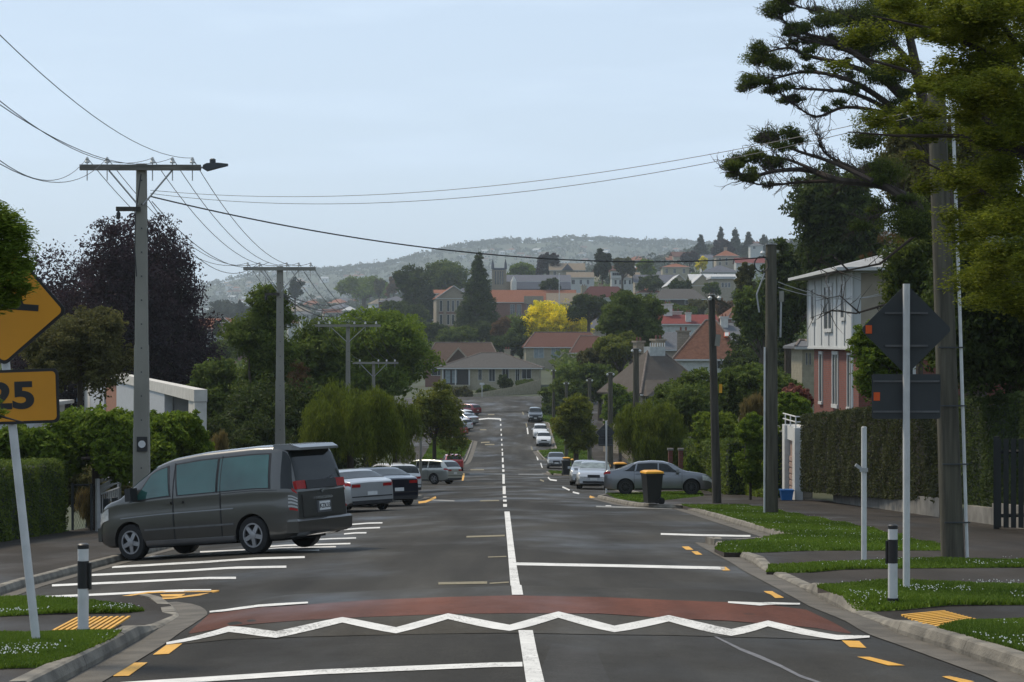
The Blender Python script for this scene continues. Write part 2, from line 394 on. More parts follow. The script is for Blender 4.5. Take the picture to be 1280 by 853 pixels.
def line_px(name, pts, wpx, m, h=.006):
    """painted line given by picture points; wpx = thickness in the picture, per point or constant, measured across"""
    if not hasattr(wpx, '__len__'): wpx = [wpx] * len(pts)
    A = []; B = []
    for i, (x, y) in enumerate(pts):
        x0, y0 = pts[max(i - 1, 0)]; x1, y1 = pts[min(i + 1, len(pts) - 1)]
        dx, dy = x1 - x0, y1 - y0; l = math.hypot(dx, dy); nx, ny = -dy / l, dx / l
        A.append(G(x + nx * wpx[i] / 2, y + ny * wpx[i] / 2)); B.append(G(x - nx * wpx[i] / 2, y - ny * wpx[i] / 2))
    return stripmark(name, A, B, m, h)
def poly2(name, top, bot, m, h=.006, n=None):
    return stripmark(name, [G(*p) for p in top], [G(*p) for p in bot], m, h, n=n)
# red raised crossing band, ramp and zigzag
top = [(236, 792), (262, 768), (350, 759), (459, 751), (560, 747), (640, 745), (750, 747), (840, 751), (909, 753.5), (960, 757), (1008, 763), (1064, 792)]
bot = [(238, 793), (285, 785), (380, 776), (459, 772), (560, 768.5), (640, 767.5), (750, 768), (840, 774), (909, 777), (960, 781), (1020, 786), (1062, 793)]
poly2('red_surfacing', top, bot, M['red'], .005, 5)
rt = [(238, 793.5), (285, 785.5), (380, 776.5), (459, 772.5), (560, 769), (640, 768), (750, 768.5), (840, 774.5), (909, 777.5), (960, 781.5), (1020, 786.5), (1062, 793.5)]
rb = [(225, 806), (285, 800), (380, 797), (459, 795), (560, 793), (640, 792), (750, 794), (840, 795), (909, 797), (960, 798), (1020, 800), (1070, 801)]
poly2('ramp_surfacing', rt, rb, M['ramp'], .005, 4)
zz = [(208, 806), (286, 788), (345, 795), (428, 776.5), (495, 789.5), (560, 772), (637, 786.5), (698, 770), (768, 788), (836, 774.5), (914, 792.5), (960, 781), (1046, 798.5), (1087, 797.5)]
def zigzag(zz):
    A = []; B = []
    hw = [1.5, 3.5, 4, 3.6, 3.8, 3.6, 3.8, 3.8, 4, 3.8, 4.2, 3.6, 3.0, 1.2]
    for (x, y), h_ in zip(zz, hw): A.append(G(x, y - h_)); B.append(G(x, y + h_))
    return stripmark('zigzag_line', A, B, M['white'], .011)
zigzag(zz)
line_px('edge_line', [(262, 766), (300, 761.5), (345, 757), (385, 754.5)], [2, 3, 3, 2], M['white'], .010)
line_px('edge_line', [(910, 754), (950, 756.5), (1000, 756)], [2, 4, 2], M['white'], .010)
# centre line and lane lines
poly2('centre_line', [(648, 789), (652, 815), (658, 856)], [(666, 789), (671, 815), (681, 856)], M['white'], .008)
poly2('centre_line', [(630.5, 640), (634, 680), (636, 706), (640, 744.5)], [(637, 640), (642, 680), (645.5, 706), (654, 744.5)], M['white'], .008)
line_px('stop_line', [(150, 857), (400, 841), (653, 831.5)], [6, 6, 6], M['white'])
line_px('stop_line', [(645, 705.5), (780, 708), (906, 711)], [3.5, 3.5, 3.5], M['white'])
line_px('bay_line', [(826, 668), (880, 669.5), (938, 670.5)], 2.2, M['white'])
line_px('bay_line', [(745, 633.5), (800, 635), (840, 636)], 1.6, M['worn'])
for y0, y1 in ((565.5, 570), (572.5, 578), (581, 585), (587, 590), (593, 605), (608, 618), (620.5, 622.5), (625, 627.5), (630.5, 634)):
    x = 628 + (y0 - 565) * .05
    t_ = .7 + (y0 - 560) * .024
    poly2('centre_dash', [(x - t_, y0), (x - t_ + .1, y1)], [(x + t_, y0), (x + t_ + .1, y1)], M['white'])
yy = 524.
while yy < 564:
    x = 625.5 + (yy - 524) * .06; poly2('centre_dash', [(x - .7, yy), (x - .7, yy + 2.4)], [(x + .8, yy), (x + .8, yy + 2.4)], M['white']); yy += 6.2
line_px('stop_line', [(594, 525), (610, 523.3), (626, 524)], 1.4, M['white'])
for (a, b, mm, w_) in (((548, 730), (609, 729), 'faint', 3), ((612, 730), (636, 728.5), 'faint', 1.6), ((583, 671.5), (631, 670), 'faint', 2), ((610, 697), (633, 696.2), 'faint', 1.2),
                   ((606, 556), (618, 556), 'faint', 1.3), ((600, 537.5), (608, 537.5), 'faint', 1.3), ((601, 553.5), (612, 553), 'faint', 1.5), ((540, 625.5), (568, 626.5), 'worn', 1.5), ((600, 626.5), (624, 626), 'faint', 1.4),
                   ((588, 587.5), (605, 587.5), 'faint', 1.2), ((587, 592.8), (630, 592.8), 'worn', .9), ((648, 593), (690, 593), 'worn', .8), ((610, 518.5), (618, 518.3), 'faint', 1.2)):
    line_px('faded_mark', [a, ((a[0] + b[0]) / 2, (a[1] + b[1]) / 2), b], w_, M[mm])
# old sealed crack, kerbside crack and dark repair patches
line_px('sealed_crack', [(893, 796), (925, 812), (950, 822), (975, 833), (1000, 846), (1030, 856)], [1.5, 3, 4, 3.5, 3, 2.5], mat('crack_seal', (.12, .12, .13), .3, 8), .004)
poly2('repair_patch', [(690, 805), (745, 812)], [(662, 870), (770, 870)], M['darkpatch'], .004)
# slanted parking lines on the left
for a, b, w_ in (((20, 748.5), (264, 738.5), 2.6), ((65, 732.5), (295, 723), 2.6), ((112, 719.5), (358, 709), 2.5), ((140, 709.5), (381, 697), 2.4), ((179, 697), (399, 688), 2.2), ((250, 690.5), (420, 684), 1.8),
               ((330, 684), (438, 680), 1.8), ((380, 676), (445, 673), 1.6), ((430, 668), (458, 666.5), 1.6), ((430, 662.5), (475, 660), 1.6), ((440, 656), (478, 654), 1.5)):
    q = .5 * (a[0] + b[0]), .5 * (a[1] + b[1]) - .5
    line_px('parking_line', [a, q, b], w_, M['white'])
# yellow no-stopping dashes
for A_, B_ in (([(141, 846.5), (164, 829.5)], [(161, 846), (184.5, 829)]), ([(191, 819.5), (209, 806.5)], [(211, 818.5), (228, 805.5)]), ([(206, 756.5), (209, 759.5)], [(221, 756), (230, 759)]),
               ([(1052, 801.6), (1062, 810)], [(1074, 802.3), (1083, 811)]), ([(1071, 822), (1110, 833)], [(1087, 822), (1131, 833)]), ([(1177, 847), (1205, 856)], [(1187, 846), (1218, 853)]),
               ([(954.5, 739.8), (969, 748.4)], [(965.5, 739.8), (980, 748)]), ([(899, 709.2), (903.6, 714)], [(907, 709.2), (913, 713.7)]), ([(852, 683.8), (858, 688)], [(861, 683.6), (867, 688)]), ([(864, 689.8), (870, 694)], [(872, 689.8), (878, 694)])):
    poly2('yellow_dash', A_, B_, M['yellow'], n=2)
for pts, w_ in (([(523, 628.5), (532, 627.5), (545, 622)], 2.6), ([(593.5, 553), (592.5, 560)], 2.4), ([(591.5, 562), (588, 570), (586, 574)], 2.2), ([(578, 601), (580, 592)], 2.4), ([(675, 600), (680, 602)], 1.6), ([(652.5, 513), (654.5, 519)], 1.6),
              ([(737, 621), (747, 624.5)], 2.6), ([(664, 558.5), (665.5, 563)], 1.6), ([(657.5, 529), (658.5, 534)], 1.4)):
    line_px('yellow_dash', pts, w_, M['yellow'] if w_ > 2 else M['faint'])
for pts, w_ in (([(668, 565.5), (671, 570), (672.5, 575.5)], 1.7), ([(685, 597), (688, 600), (696, 601)], 1.7), ([(659, 535), (660, 543)], 1.7), ([(676, 579), (678, 585)], 1.2), ([(703, 609), (712, 613)], 1.8), ([(716, 615.5), (724, 617.5)], 1.8), ([(757, 633), (764, 633.2)], 1.8)):
    line_px('edge_line', pts, w_, M['white'])
# yellow parking symbol (thin outline and centre)
sy = [(148, 747), (185, 741.5), (230, 740), (274, 739.5), (250, 744), (215, 748.5), (180, 749.5), (148, 747.5)]
line_px('painted_symbol', sy, [1.6, 1.8, 2, 2.2, 2.2, 1.8, 2.2, 1.6], M['yellow'])
poly2('painted_symbol_centre', [(200, 743.8), (232, 743)], [(203, 746.5), (226, 746.3)], M['yellow'])

# kerbs: blocks along a picture-measured line
def kerb(pts, hts, side, blk=2.0, ch=.32, label=None):
    root = bpy.data.objects.new('kerb', None); COL.objects.link(root); root['kind'] = 'structure'
    pts = [Vector((p[0], p[1])) for p in pts]
    seg = [0]
    for i in range(1, len(pts)): seg.append(seg[-1] + (pts[i] - pts[i - 1]).length)
    tot = seg[-1]; nb = max(1, round(tot / blk))
    def at(s):
        i = max(0, min(len(seg) - 2, int(np.searchsorted(seg, s)) - 1)); t = (s - seg[i]) / max(1e-6, seg[i + 1] - seg[i])
        p = pts[i].lerp(pts[i + 1], t); h = hts[i] * (1 - t) + hts[i + 1] * t
        a = at_dir(s - .25, s + .25); return p, a, h
    def raw(s):
        s = min(max(s, 0), tot); i = max(0, min(len(seg) - 2, int(np.searchsorted(seg, s)) - 1)); t = (s - seg[i]) / max(1e-6, seg[i + 1] - seg[i])
        return pts[i].lerp(pts[i + 1], t)
    def at_dir(a, b): d = raw(b) - raw(a); d.normalize(); return Vector((d.y, -d.x)) * side
    for b in range(nb):
        s0 = tot * b / nb + .004; s1 = tot * (b + 1) / nb - .004; ns = max(2, int((s1 - s0) / .35)); mb = MB(); V = []; jit = rnd.uniform(-.006, .006)
        prof = [(0, -.12), (.0, .35), (.03, .9), (.055, 1.), (.17, 1.), (.17, -.12)]
        for k in range(ns + 1):
            p, nrm, h = at(s0 + (s1 - s0) * k / ns)
            for ox, oh in prof:
                q = p + nrm * (ox + jit * .5); zz_ = oh if oh < 0 else (h + jit) * oh; V.append((q.x, q.y, gz(q.x, q.y) + (zz_ if oh >= 0 else -.12)))
        m_ = len(prof); Fc = [(k * m_ + j, k * m_ + j + 1, (k + 1) * m_ + j + 1, (k + 1) * m_ + j) for k in range(ns) for j in range(m_ - 1)]
        Fc += [tuple(range(m_)), tuple(ns * m_ + j for j in range(m_ - 1, -1, -1))]
        mb.add(V, Fc); mb.obj('kerb_block', M['kerb'], root, smooth=False, world=False)
    if ch:
        A = []; B = []; ns = int(tot / .5) + 1
        for k in range(ns + 1):
            p, nrm, h = at(tot * k / ns); A.append(Vector((*(p - nrm * ch), 0))); B.append(Vector((*(p + nrm * .0), 0)))
        o = stripmark('channel', A, B, M['channel'], .008, root, n=2)
    return root
def gp(l): return [tuple(G(*p))[:2] for p in l]
H1 = .14
kerb(gp([(40, 875), (105, 840), (150, 815), (176, 800)]) + gp([(200, 786), (224, 771), (219, 762), (203, 757), (190, 755.5)]), [H1, H1, H1, H1, .035, .03, .05, .12, .13], -1)
kerb([(-7.2, 25.6), (-7.55, 31), (-7.6, 45), (-7.7, 75.5)], [H1] * 4, -1, ch=.3)
kerb([(-7.7, 75.5), (-6.0, 76.9), (-4.5, 78), (-4.0, 80), (-3.8, 86), (-5.2, 88), (-7.3, 90)], [H1] * 7, -1, 3)
kerb([(-7.3, 90), (-7.3, 128), (-5, 131), (-4.4, 134), (-4.4, 141), (-7, 145)], [H1] * 6, -1, 4)
kerb([(-7, 190), (-4.8, 194), (-4.6, 198), (-4.4, 227), (-7.4, 231), (-7.6, 262)], [H1] * 6, -1, 6, .5)
kerb(gp([(1400, 900), (1290, 850), (1180, 812), (1122, 793)]) + gp([(1095, 778), (1062, 766)]) + gp([(1048, 761), (1012, 742)]) + gp([(1003, 737), (955, 714), (942, 706)]) + gp([(930, 700), (905, 688), (895, 683), (889, 679)]) + [(4.0, 37.8), (4.8, 39.2), (5.6, 40.5)],
     [H1, H1, H1, .13, .03, .03, .13, .13, .05, .045, .12, .10, .05, .07, .13, .13, .13, .13], 1)
kerb([(5.6, 40.6), (5.6, 53), (5.6, 65.6), (4.9, 66.4), (4.25, 67.2), (3.9, 70), (3.4, 80), (4.0, 84), (5.5, 87), (5.2, 125), (5.0, 150)], [H1] * 11, 1, 3)
kerb([(5.0, 150), (3.2, 153.5), (2.9, 158), (2.8, 164), (4.9, 167), (4.9, 198), (3.2, 201), (2.6, 213), (4.7, 216), (4.4, 246), (3.0, 250), (2.7, 266)], [H1] * 12, 1, 6, .4)

# grass verges: raised sheet + blades
def verge(name, poly, blades, h=.125, hb=.05, daisy=0, seed=1, world_poly=False):
    W = [Vector((p[0], p[1], 0)) for p in poly] if world_poly else [G(p[0], p[1], h) for p in poly]
    bm = bmesh.new(); vs = [bm.verts.new((p.x, p.y, 0)) for p in W]; bm.faces.new(vs)
    bmesh.ops.triangulate(bm, faces=bm.faces[:])
    bmesh.ops.subdivide_edges(bm, edges=bm.edges[:], cuts=9, use_grid_fill=True)
    if bm.faces and sum(f.normal.z for f in bm.faces) < 0: bmesh.ops.reverse_faces(bm, faces=bm.faces[:])
    for v in bm.verts: sd_ = 1 if v.co.x > 0 else -1; v.co.z = gz(v.co.x, v.co.y) + min(h - .004, float(path_h(v.co.x, v.co.y, sd_)) + .009)
    b2 = bm.copy(); be = [e for e in b2.edges if e.is_boundary]; nf0 = len(b2.faces); ex = bmesh.ops.extrude_edge_only(b2, edges=be)
    for v in [g for g in ex['geom'] if isinstance(g, bmesh.types.BMVert)]: v.co.z -= .16
    for f in [g for g in ex['geom'] if isinstance(g, bmesh.types.BMFace)]: f.material_index = 1
    me = bpy.data.meshes.new(name); b2.to_mesh(me); b2.free(); me.materials.append(M['grassbase']); me.materials.append(M['soil'])
    o = bpy.data.objects.new(name, me); COL.objects.link(o); o['kind'] = 'structure'
    rng = np.random.default_rng(seed)
    T = [[bm_v.co.copy() for bm_v in f.verts] for f in bm.faces]; ar = np.array([f.calc_area() for f in bm.faces]); bm.free()
    tri = np.array([[list(t[0]), list(t[1]), list(t[2])] for t in T if len(t) == 3] + [[list(t[0]), list(t[1]), list(t[2])] for t in T if len(t) == 4] + [[list(t[0]), list(t[2]), list(t[3])] for t in T if len(t) == 4])
    a = np.linalg.norm(np.cross(tri[:, 1] - tri[:, 0], tri[:, 2] - tri[:, 0]), axis=1); a /= a.sum()
    def samp(n):
        k = rng.choice(len(tri), n, p=a); u = rng.random((n, 1)); v = rng.random((n, 1)); q = u + v > 1; u[q] = 1 - u[q]; v[q] = 1 - v[q]
        return tri[k, 0] * (1 - u - v) + tri[k, 1] * u + tri[k, 2] * v
    if blades:
        c = samp(blades); th = rng.random(blades) * 6.28; clump = .6 + .5 * np.sin(c[:, 0] * 2.1 + 1) * np.sin(c[:, 1] * 1.7) + rng.random(blades) * .5
        hh = hb * clump.clip(.35, 1.6); wd = hb * .16 * (1 + c[:, 1] / 18)
        d = np.stack([np.cos(th), np.sin(th), np.zeros(blades)], 1); lean = rng.normal(0, .45, (blades, 3)); lean[:, 2] = 1
        V = np.stack([c - d * wd[:, None], c + d * wd[:, None], c + lean * hh[:, None]], 1).reshape(-1, 3)
        tint = np.repeat((rng.random(blades) * .55 + .45 * (.5 + .5 * np.sin(c[:, 0] * 1.3 + c[:, 1] * .7))).clip(0, 1), 3)
        g = npmesh('grass', V, np.arange(blades * 3).reshape(-1, 3), M['grass'], None, tint, nper=3); g['kind'] = 'stuff'
        g['label'] = 'short green grass blades covering the ' + name.replace('_', ' '); g['category'] = 'grass'
    if daisy:
        # daisies grow in patches
        c = samp(daisy * 5); k = np.sin(c[:, 0] * 3.1 + 2) * np.sin(c[:, 1] * 2.3 + 1) + rng.random(len(c)) * 1.2 > 1.2; c = c[k][:daisy]; n = len(c); r = .004 + rng.random(n) * .0045
        c[:, 2] += hb * .9 + rng.random(n) * .02
        off = np.array([[1, 0, 0], [.3, .9, .1], [-.8, .5, .1], [-.8, -.5, 0], [.3, -.9, -.1]])
        V = (c[:, None] + off[None] * r[:, None, None] + np.array([0, 0, 0])[None, None]).copy()
        V2 = (c[:, None] + off[None][:, :, [0, 2, 1]] * r[:, None, None])
        V = np.concatenate([V, V2]).reshape(-1, 3)
        g = npmesh('daisies', V, np.arange(len(V)).reshape(-1, 5), M['daisy'], None, nper=5); g['kind'] = 'stuff'
        g['label'] = 'tiny white daisies dotted through the ' + name.replace('_', ' '); g['category'] = 'flowers'
M['grass'] = leafmat('grass_blades', (.050, .09, .009), (.14, .215, .022), .7, .3)
M['daisy'] = mat('daisy_white', (.75, .75, .7), .05, 5)
verge('right_lawn', [(850, 631), (886, 631), (935, 632), (985, 641), (1075, 658), (1180, 683), (1180, 688), (1030, 688), (905, 688), (893, 682), (898, 676), (950, 673), (985, 668), (960, 661), (900, 643)], 42000, daisy=420, seed=2)
verge('right_middle_strip', [(962, 702), (1290, 699), (1290, 709), (1010, 710), (958, 708)], 16000, daisy=120, seed=3)
verge('right_near_strip', [(1022, 734), (1100, 729), (1290, 730), (1290, 756), (1070, 753)], 26000, daisy=260, seed=4)
verge('right_corner_lawn', [(1174, 787), (1205, 778), (1310, 772), (1310, 824), (1240, 806)], 30000, daisy=120, seed=5)
verge('left_far_strip', [(-10, 751), (165, 751.5), (180, 755), (150, 760), (110, 764), (-10, 771)], 18000, daisy=200, seed=6)
verge('left_near_lawn', [(-10, 793), (150, 792), (140, 799), (90, 822), (50, 834), (-10, 836)], 28000, daisy=200, seed=7)
verge('far_right_verge', [(757, 617), (875, 614), (880, 620), (800, 628), (770, 623)], 6000, seed=8, hb=.06)
verge('far_left_verge', [(-7.6, 76.5), (-6, 77.6), (-4.7, 79), (-4.1, 85.6), (-5.2, 87.4), (-7.2, 89)], 5000, seed=9, hb=.06, world_poly=True)
verge('distant_left_verge', [(-9, 147), (-6.9, 192), (-5.2, 195), (-4.7, 227), (-7.4, 230), (-9, 230)], 12000, seed=10, hb=.1, world_poly=True)
verge('distant_right_verge', [(3.1, 154), (3, 164), (5.2, 167), (5.2, 197), (3.4, 201), (2.9, 213), (5, 216), (4.7, 246), (3.3, 250), (3, 262), (8, 262), (8, 154)], 14000, seed=11, hb=.1, world_poly=True)
verge('left_kerb_lawn', [(-4.6, 131.5), (-4.7, 141), (-7.2, 145), (-8, 145), (-8, 130)], 2000, seed=12, hb=.08, world_poly=True)
# tactile crossing pads with raised ribs
def tactile(label, c00, c10, c11, c01, n):
    A, B, C_, D = [G(*p, .125) for p in (c00, c10, c11, c01)]
    t = thing('tactile_pad', label, 'tactile paving', tuple((A + C_) / 2))
    for k in range(n):
        u0 = (k + .15) / n; u1 = (k + .72) / n
        q = [A.lerp(B, u0), A.lerp(B, u1), D.lerp(C_, u1), D.lerp(C_, u0)]
        mb = MB(); lo = [(p.x, p.y, gz(p.x, p.y) + .118) for p in q]; hi = [(p.x, p.y, gz(p.x, p.y) + .135) for p in q]
        mb.add(lo + hi, [(4, 5, 6, 7), (0, 1, 5, 4), (1, 2, 6, 5), (2, 3, 7, 6), (3, 0, 4, 7)]); mb.obj('rib', M['yellow'], t)
tactile('yellow ribbed tactile strips on the left path beside the marker post', (64, 788.5), (98, 772), (165, 771), (140, 788), 9) if False else None
def tactile2(label, a0, a1, b0, b1, n):      # ribs run from edge a (a0->a1) to edge b (b0->b1)
    A0, A1, B0, B1 = [G(*p, .125) for p in (a0, a1, b0, b1)]
    t = thing('tactile_pad', label, 'tactile paving', tuple((A0 + B1) / 2))
    for k in range(n):
        u0 = k / n + .1 / n; u1 = k / n + .62 / n
        q = [A0.lerp(A1, u0), A0.lerp(A1, u1), B0.lerp(B1, u1), B0.lerp(B1, u0)]
        lo = [(p.x, p.y, gz(p.x, p.y) + .118) for p in q]; hi = [(p.x, p.y, gz(p.x, p.y) + .134) for p in q]
        MB().add(lo + hi, [(4, 5, 6, 7), (0, 1, 5, 4), (1, 2, 6, 5), (2, 3, 7, 6), (3, 0, 4, 7)]).obj('rib', M['yellow'], t)
tactile2('yellow ribbed tactile strips on the left path beside the marker post', (64, 789), (140, 788), (95, 772.5), (166, 771), 10)
tactile2('yellow ribbed tactile strips on the right path beside the corner lawn', (1126, 769), (1165, 786), (1180, 764), (1222, 775), 9)
# ------------------------------------------------------------ letters (flat print as thin meshes)
def text_mesh(name, s, size, M4, m, parent, depth=.001, bold=.0, sx=1.):
    cu = bpy.data.curves.new(name, 'FONT'); cu.body = s; cu.size = size; cu.align_x = 'CENTER'; cu.align_y = 'CENTER'; cu.extrude = depth; cu.offset = bold
    o = bpy.data.objects.new(name, cu); dg = bpy.context.evaluated_depsgraph_get()
    COL.objects.link(o); dg.update(); me = bpy.data.meshes.new_from_object(o.evaluated_get(dg)); bpy.data.objects.remove(o)
    me.transform(Matrix.Diagonal((sx, 1, 1, 1))); me.transform(M4); me.materials.clear(); me.materials.append(m)
    q = bpy.data.objects.new(name, me); COL.objects.link(q); q.parent = parent; return q
FRONT = Matrix.Rotation(PI / 2, 4, 'X')       # text lying in XZ, read from -Y

# ------------------------------------------------------------ power poles
def concrete_pole(label, x, y, h, w0, arm, lamp=False, low=True):
    z = gz(x, y) + .1; t = thing('power_pole', label, 'power pole', (x, y, z), R(1.5), 'concrete power poles down the left side of the street')
    mb = MB(); a = w0 / 2; b = w0 * .33
    for (z0, z1, k0, k1) in ((-.3, h * .30, 1.05, .98), (h * .30, h * .52, .94, .86), (h * .52, h, .80, .62)):
        # chamfered I-like tapered shaft, stepping in where sections meet
        V = []
        for zz_, k in ((z0, k0), (z1, k1)):
            for (u, v) in ((-1, -.8), (-.8, -1), (.8, -1), (1, -.8), (1, .8), (.8, 1), (-.8, 1), (-1, .8)): V.append((u * a * k, v * b * 1.3 * k, zz_))
        mb.add(V, [tuple(range(7, -1, -1)), tuple(range(8, 16))] + [(i, (i + 1) % 8, 8 + (i + 1) % 8, 8 + i) for i in range(8)])
    mb.obj('shaft', M['pole'], t, world=False)
    mb = MB()
    for k in range(int(h / .55)): mb.box((a * .1, -b * 1.3 * (1 - .4 * k * .55 / h) - .004, .6 + k * .55), (.03, .02, .03))
    so = mb.obj('step_holes', M['signback'], t, world=False); so['kind'] = 'stuff'
    L_ = arm / 2; za = h - .10
    MB().box((0, -.17, za), (arm, .10, .13)).obj('crossarm', M['pole'] if not lamp else M['wood2'], t, world=False)
    for s in (-1, 1): MB().path([(s * L_ * .52, -.17, za - .07), (s * .06, -.15, za - .85)], .022, 6).obj('brace', M['steel'], t, world=False)
    ins = []
    for u in (-.88, -.55, .2, .53, .86):
        ins.append((u * L_, -.17, za + .22))
        mb = MB(); mb.cur = 0; mb.lathe([(.012, -.3), (.012, .12)], (u * L_, -.17, za), 6); i_ = mb.obj('insulator_pin', M['steel'], t, world=False)
        MB().lathe([(.055, .10), (.06, .13), (.035, .16), (.045, .19), (.02, .24)], (u * L_, -.17, za), 8).obj('insulator', M['porcelain'], i_, smooth=True, world=False)
    if low:
        MB().box((-.28, -.16, za - .95), (.55, .09, .1)).obj('side_arm', M['wooddark'], t, world=False)
        MB().lathe([(.02, -.05), (.05, -.1), (.05, -.2), (.02, -.24)], (-.5, -.18, za - .95), 8).obj('drop_insulator', M['black'], t, world=False)
    if lamp:
        MB().path([(L_, -.17, za), (L_ + .12, -.17, za + .02)], .025, 6).obj('lamp_arm', M['steel'], t, world=False)
        mb = MB(); V = []
        for (xx, wy, z0, z1) in ((.05, .05, -.03, .06), (.14, .11, -.08, .10), (.40, .10, -.01, .11), (.62, .05, .04, .09)):
            for (u, v) in ((-wy, z0), (wy, z0), (wy * .8, z1), (-wy * .8, z1)): V.append((L_ + xx, -.17 + u, za + v))
        mb.add(V, [(3, 2, 1, 0), (12, 13, 14, 15)] + [(4 * i + j, 4 * i + (j + 1) % 4, 4 * i + 4 + (j + 1) % 4, 4 * i + 4 + j) for i in range(3) for j in range(4)])
        hd = mb.obj('street_lamp_head', M['signback'], t, world=False); MB().lathe([(.07, 0), (.07, .1), (.04, .12)], (L_ + .27, -.17, za + .09), 8).obj('photocell', M['signback'], hd, world=False)
        # wire loop and number plate
        MB().path([(a + .12 + .14 * math.cos(q), -.2, za - 1.5 + .24 * math.sin(q)) for q in np.linspace(0, 6.28, 17)], .012, 5, cap=False).obj('cable_loop', M['cable'], t, world=False)
        MB().path([(.02, -.2, za - .15), (-.1, -.25, za - 1.1), (-.12, -.2, za - 1.9), (-.08, -b - .1, za - 2.5)], .014, 5).obj('down_cable', M['cable'], t, world=False)
        MB().box((.04, -b * 1.35 - .02, 2.25), (.24, .02, .34)).obj('black_plate', M['black'], t, world=False)
        MB().lathe([(.085, 0), (.085, .01)], (.04, -b * 1.35 - .045, 2.25), 12, Matrix.Rotation(PI / 2, 3, 'X')).obj('reflector', M['wpaint'], t, world=False)
    c, s_ = math.cos(R(1.5)), math.sin(R(1.5))
    return [Vector((x + c * u - s_ * v, y + s_ * u + c * v, z + q)) for u, v, q in ins], Vector((x, y, z))
M['wood2'] = mat('crossarm_timber', (.13, .12, .10), .3, 4, .9, .4, stretch=(.4, 4, 4))
pl = []
for (px, pt, d, wd, ap, lab, lamp) in ((177, 205, 46, .36, 150, 'tall concrete power pole with a street lamp, standing behind the grey van', True),
                                      (350, 333, 75, .37, 90, 'concrete power pole with crossarm against the dark garden trees', False),
                                      (435, 405, 106, .32, 82, 'third concrete power pole, its foot hidden by the drooping willow', False),
                                      (467, 452, 128, .30, 62, 'shortest, furthest concrete power pole, rising between the two willows', False)):
    x = (px - 640) / F * d; base = gz(x, d) + .1; top = CAMZ - (pt - 426.5) / F * d
    ii, b_ = concrete_pole(lab, x, d, top - base, wd, ap / F * d, lamp, d < 90); pl.append((ii, b_, top))

def wire(pts, r, label, group=None, name='overhead_wire', m=None):
    o = MB().path(pts, r, 5).obj(name, m or M['cable']); tag(o, label, 'wire', group); return o
def sag(a, b, s, n=18):
    a = Vector(a); b = Vector(b); return [a.lerp(b, k / n) - Vector((0, 0, s * 4 * (k / n) * (1 - k / n))) for k in range(n + 1)]
OR5 = ['leftmost', 'second from left', 'middle', 'second from right', 'rightmost']
for k in range(5):
    wire(sag(pl[0][0][k], pl[1][0][k], .9), .009, OR5[k] + ' of five power lines from the lamp pole to the second pole', 'power lines between the first two concrete poles')
    wire(sag(pl[1][0][k], pl[2][0][k], .7), .011, OR5[k] + ' of five power lines from the second to the third pole', 'power lines between the second and third concrete poles')
    wire(sag(pl[2][0][k], pl[3][0][k], .4), .013, OR5[k] + ' of five power lines between the two furthest poles', 'power lines between the third and fourth concrete poles')
# lines toward the camera-side pole: through measured picture points
for k, (qx, qy) in enumerate(((-12, 166), (-12, 172), (-30, 74), (-30, 82), (-30, -14))):
    a = pl[0][0][k]; b = P(qx, qy, 24 if k < 2 else 22)
    e = a + (b - a) * 1.15; wire(sag(a, e, .55), .0062, OR5[k] + ' of five power lines from the lamp pole towards the top left', 'power lines leaving the lamp pole to the left')
wire(sag(P(189, 246, 46), P(957, 322, 56), .62, 30), .017, 'thick black service cable crossing the street from lamp pole to wooden pole')
for k in (0, 1):
    wire(sag(P(188, 238 + 4 * k, 46), P(1172, 132 + k * 6, 31), .62 + .1 * k, 36), .006, ['upper', 'lower'][k] + ' of two thin wires crossing the whole sky to the leaning pole', 'pair of thin wires crossing the sky', m=M['wiregrey'])
wire(sag(P(186, 250, 46), P(322, 330, 74), .9), .010, 'upper slack telephone wire below the crossarms of the first two poles', 'slack telephone wires')
wire(sag(P(190, 252, 46), P(336, 328, 74), .7), .010, 'lower slack telephone wire below the crossarms of the first two poles', 'slack telephone wires')
for k in range(3): wire(sag(P(352, 366 + k, 75), P(432, 378 + k * 6, 106), .3 + .1 * k), .02, ['top', 'middle', 'lowest'][k] + ' of three low cables between the second and third poles', 'bundled cables between second and third poles')

# ------------------------------------------------------------ wooden poles on the right
def wood_pole(label, pxb, pyt, d, dia, lean=0., extra=None, m='wood'):
    x = (pxb - 640) / F * d; z = gz(x, d) + .1; h = CAMZ - (pyt - 426.5) / F * d - z
    t = thing('wooden_pole', label, 'power pole', (x, d, z), 0, 'weathered wooden poles on the right verge')
    p = [(lean * k / 8, .02 * math.sin(k), -.3 + (h + .3) * k / 8) for k in range(9)]
    MB().path(p, [dia / 2 * (1.06 - .035 * k) for k in range(9)], 12).obj('shaft', M[m], t, True, world=False)
    MB().lathe([(dia * .46, 0), (dia * .46, .02)], (lean, 0, h), 10).obj('cap', M['steel'], t, world=False)
    return t, h, x, z
t, h, x, z = wood_pole('thick leaning wooden pole with a white conduit beside the sign back', 1192, 100, 31, .35, -.27)
MB().path([(.19, -.1, 0), (.19 - .13, -.14, 4), (.17 - .24, -.14, 7.6)], .028, 6).obj('conduit', M['wpaint'], t, world=False)
mb = MB()
for k in range(7): mb.box(((.02 - .031 * k), -.17, .6 + k * .9), (.4, .02, .02))
mb.obj('conduit_strap', M['signback'], t, world=False)
MB().box((-.17, -.15, 4.0 + .9), (.05, .02, .06)).obj('number_tag', M['wpaint'], t, world=False)
t, h, x, z = wood_pole('tall straight wooden pole on the lawn in front of the white garage', 964, 306, 56, .38)
MB().path([(-.2, -.08, 0), (-.19, -.08, h * .62)], .03, 6).obj('conduit', M['wpaint'], t, world=False)
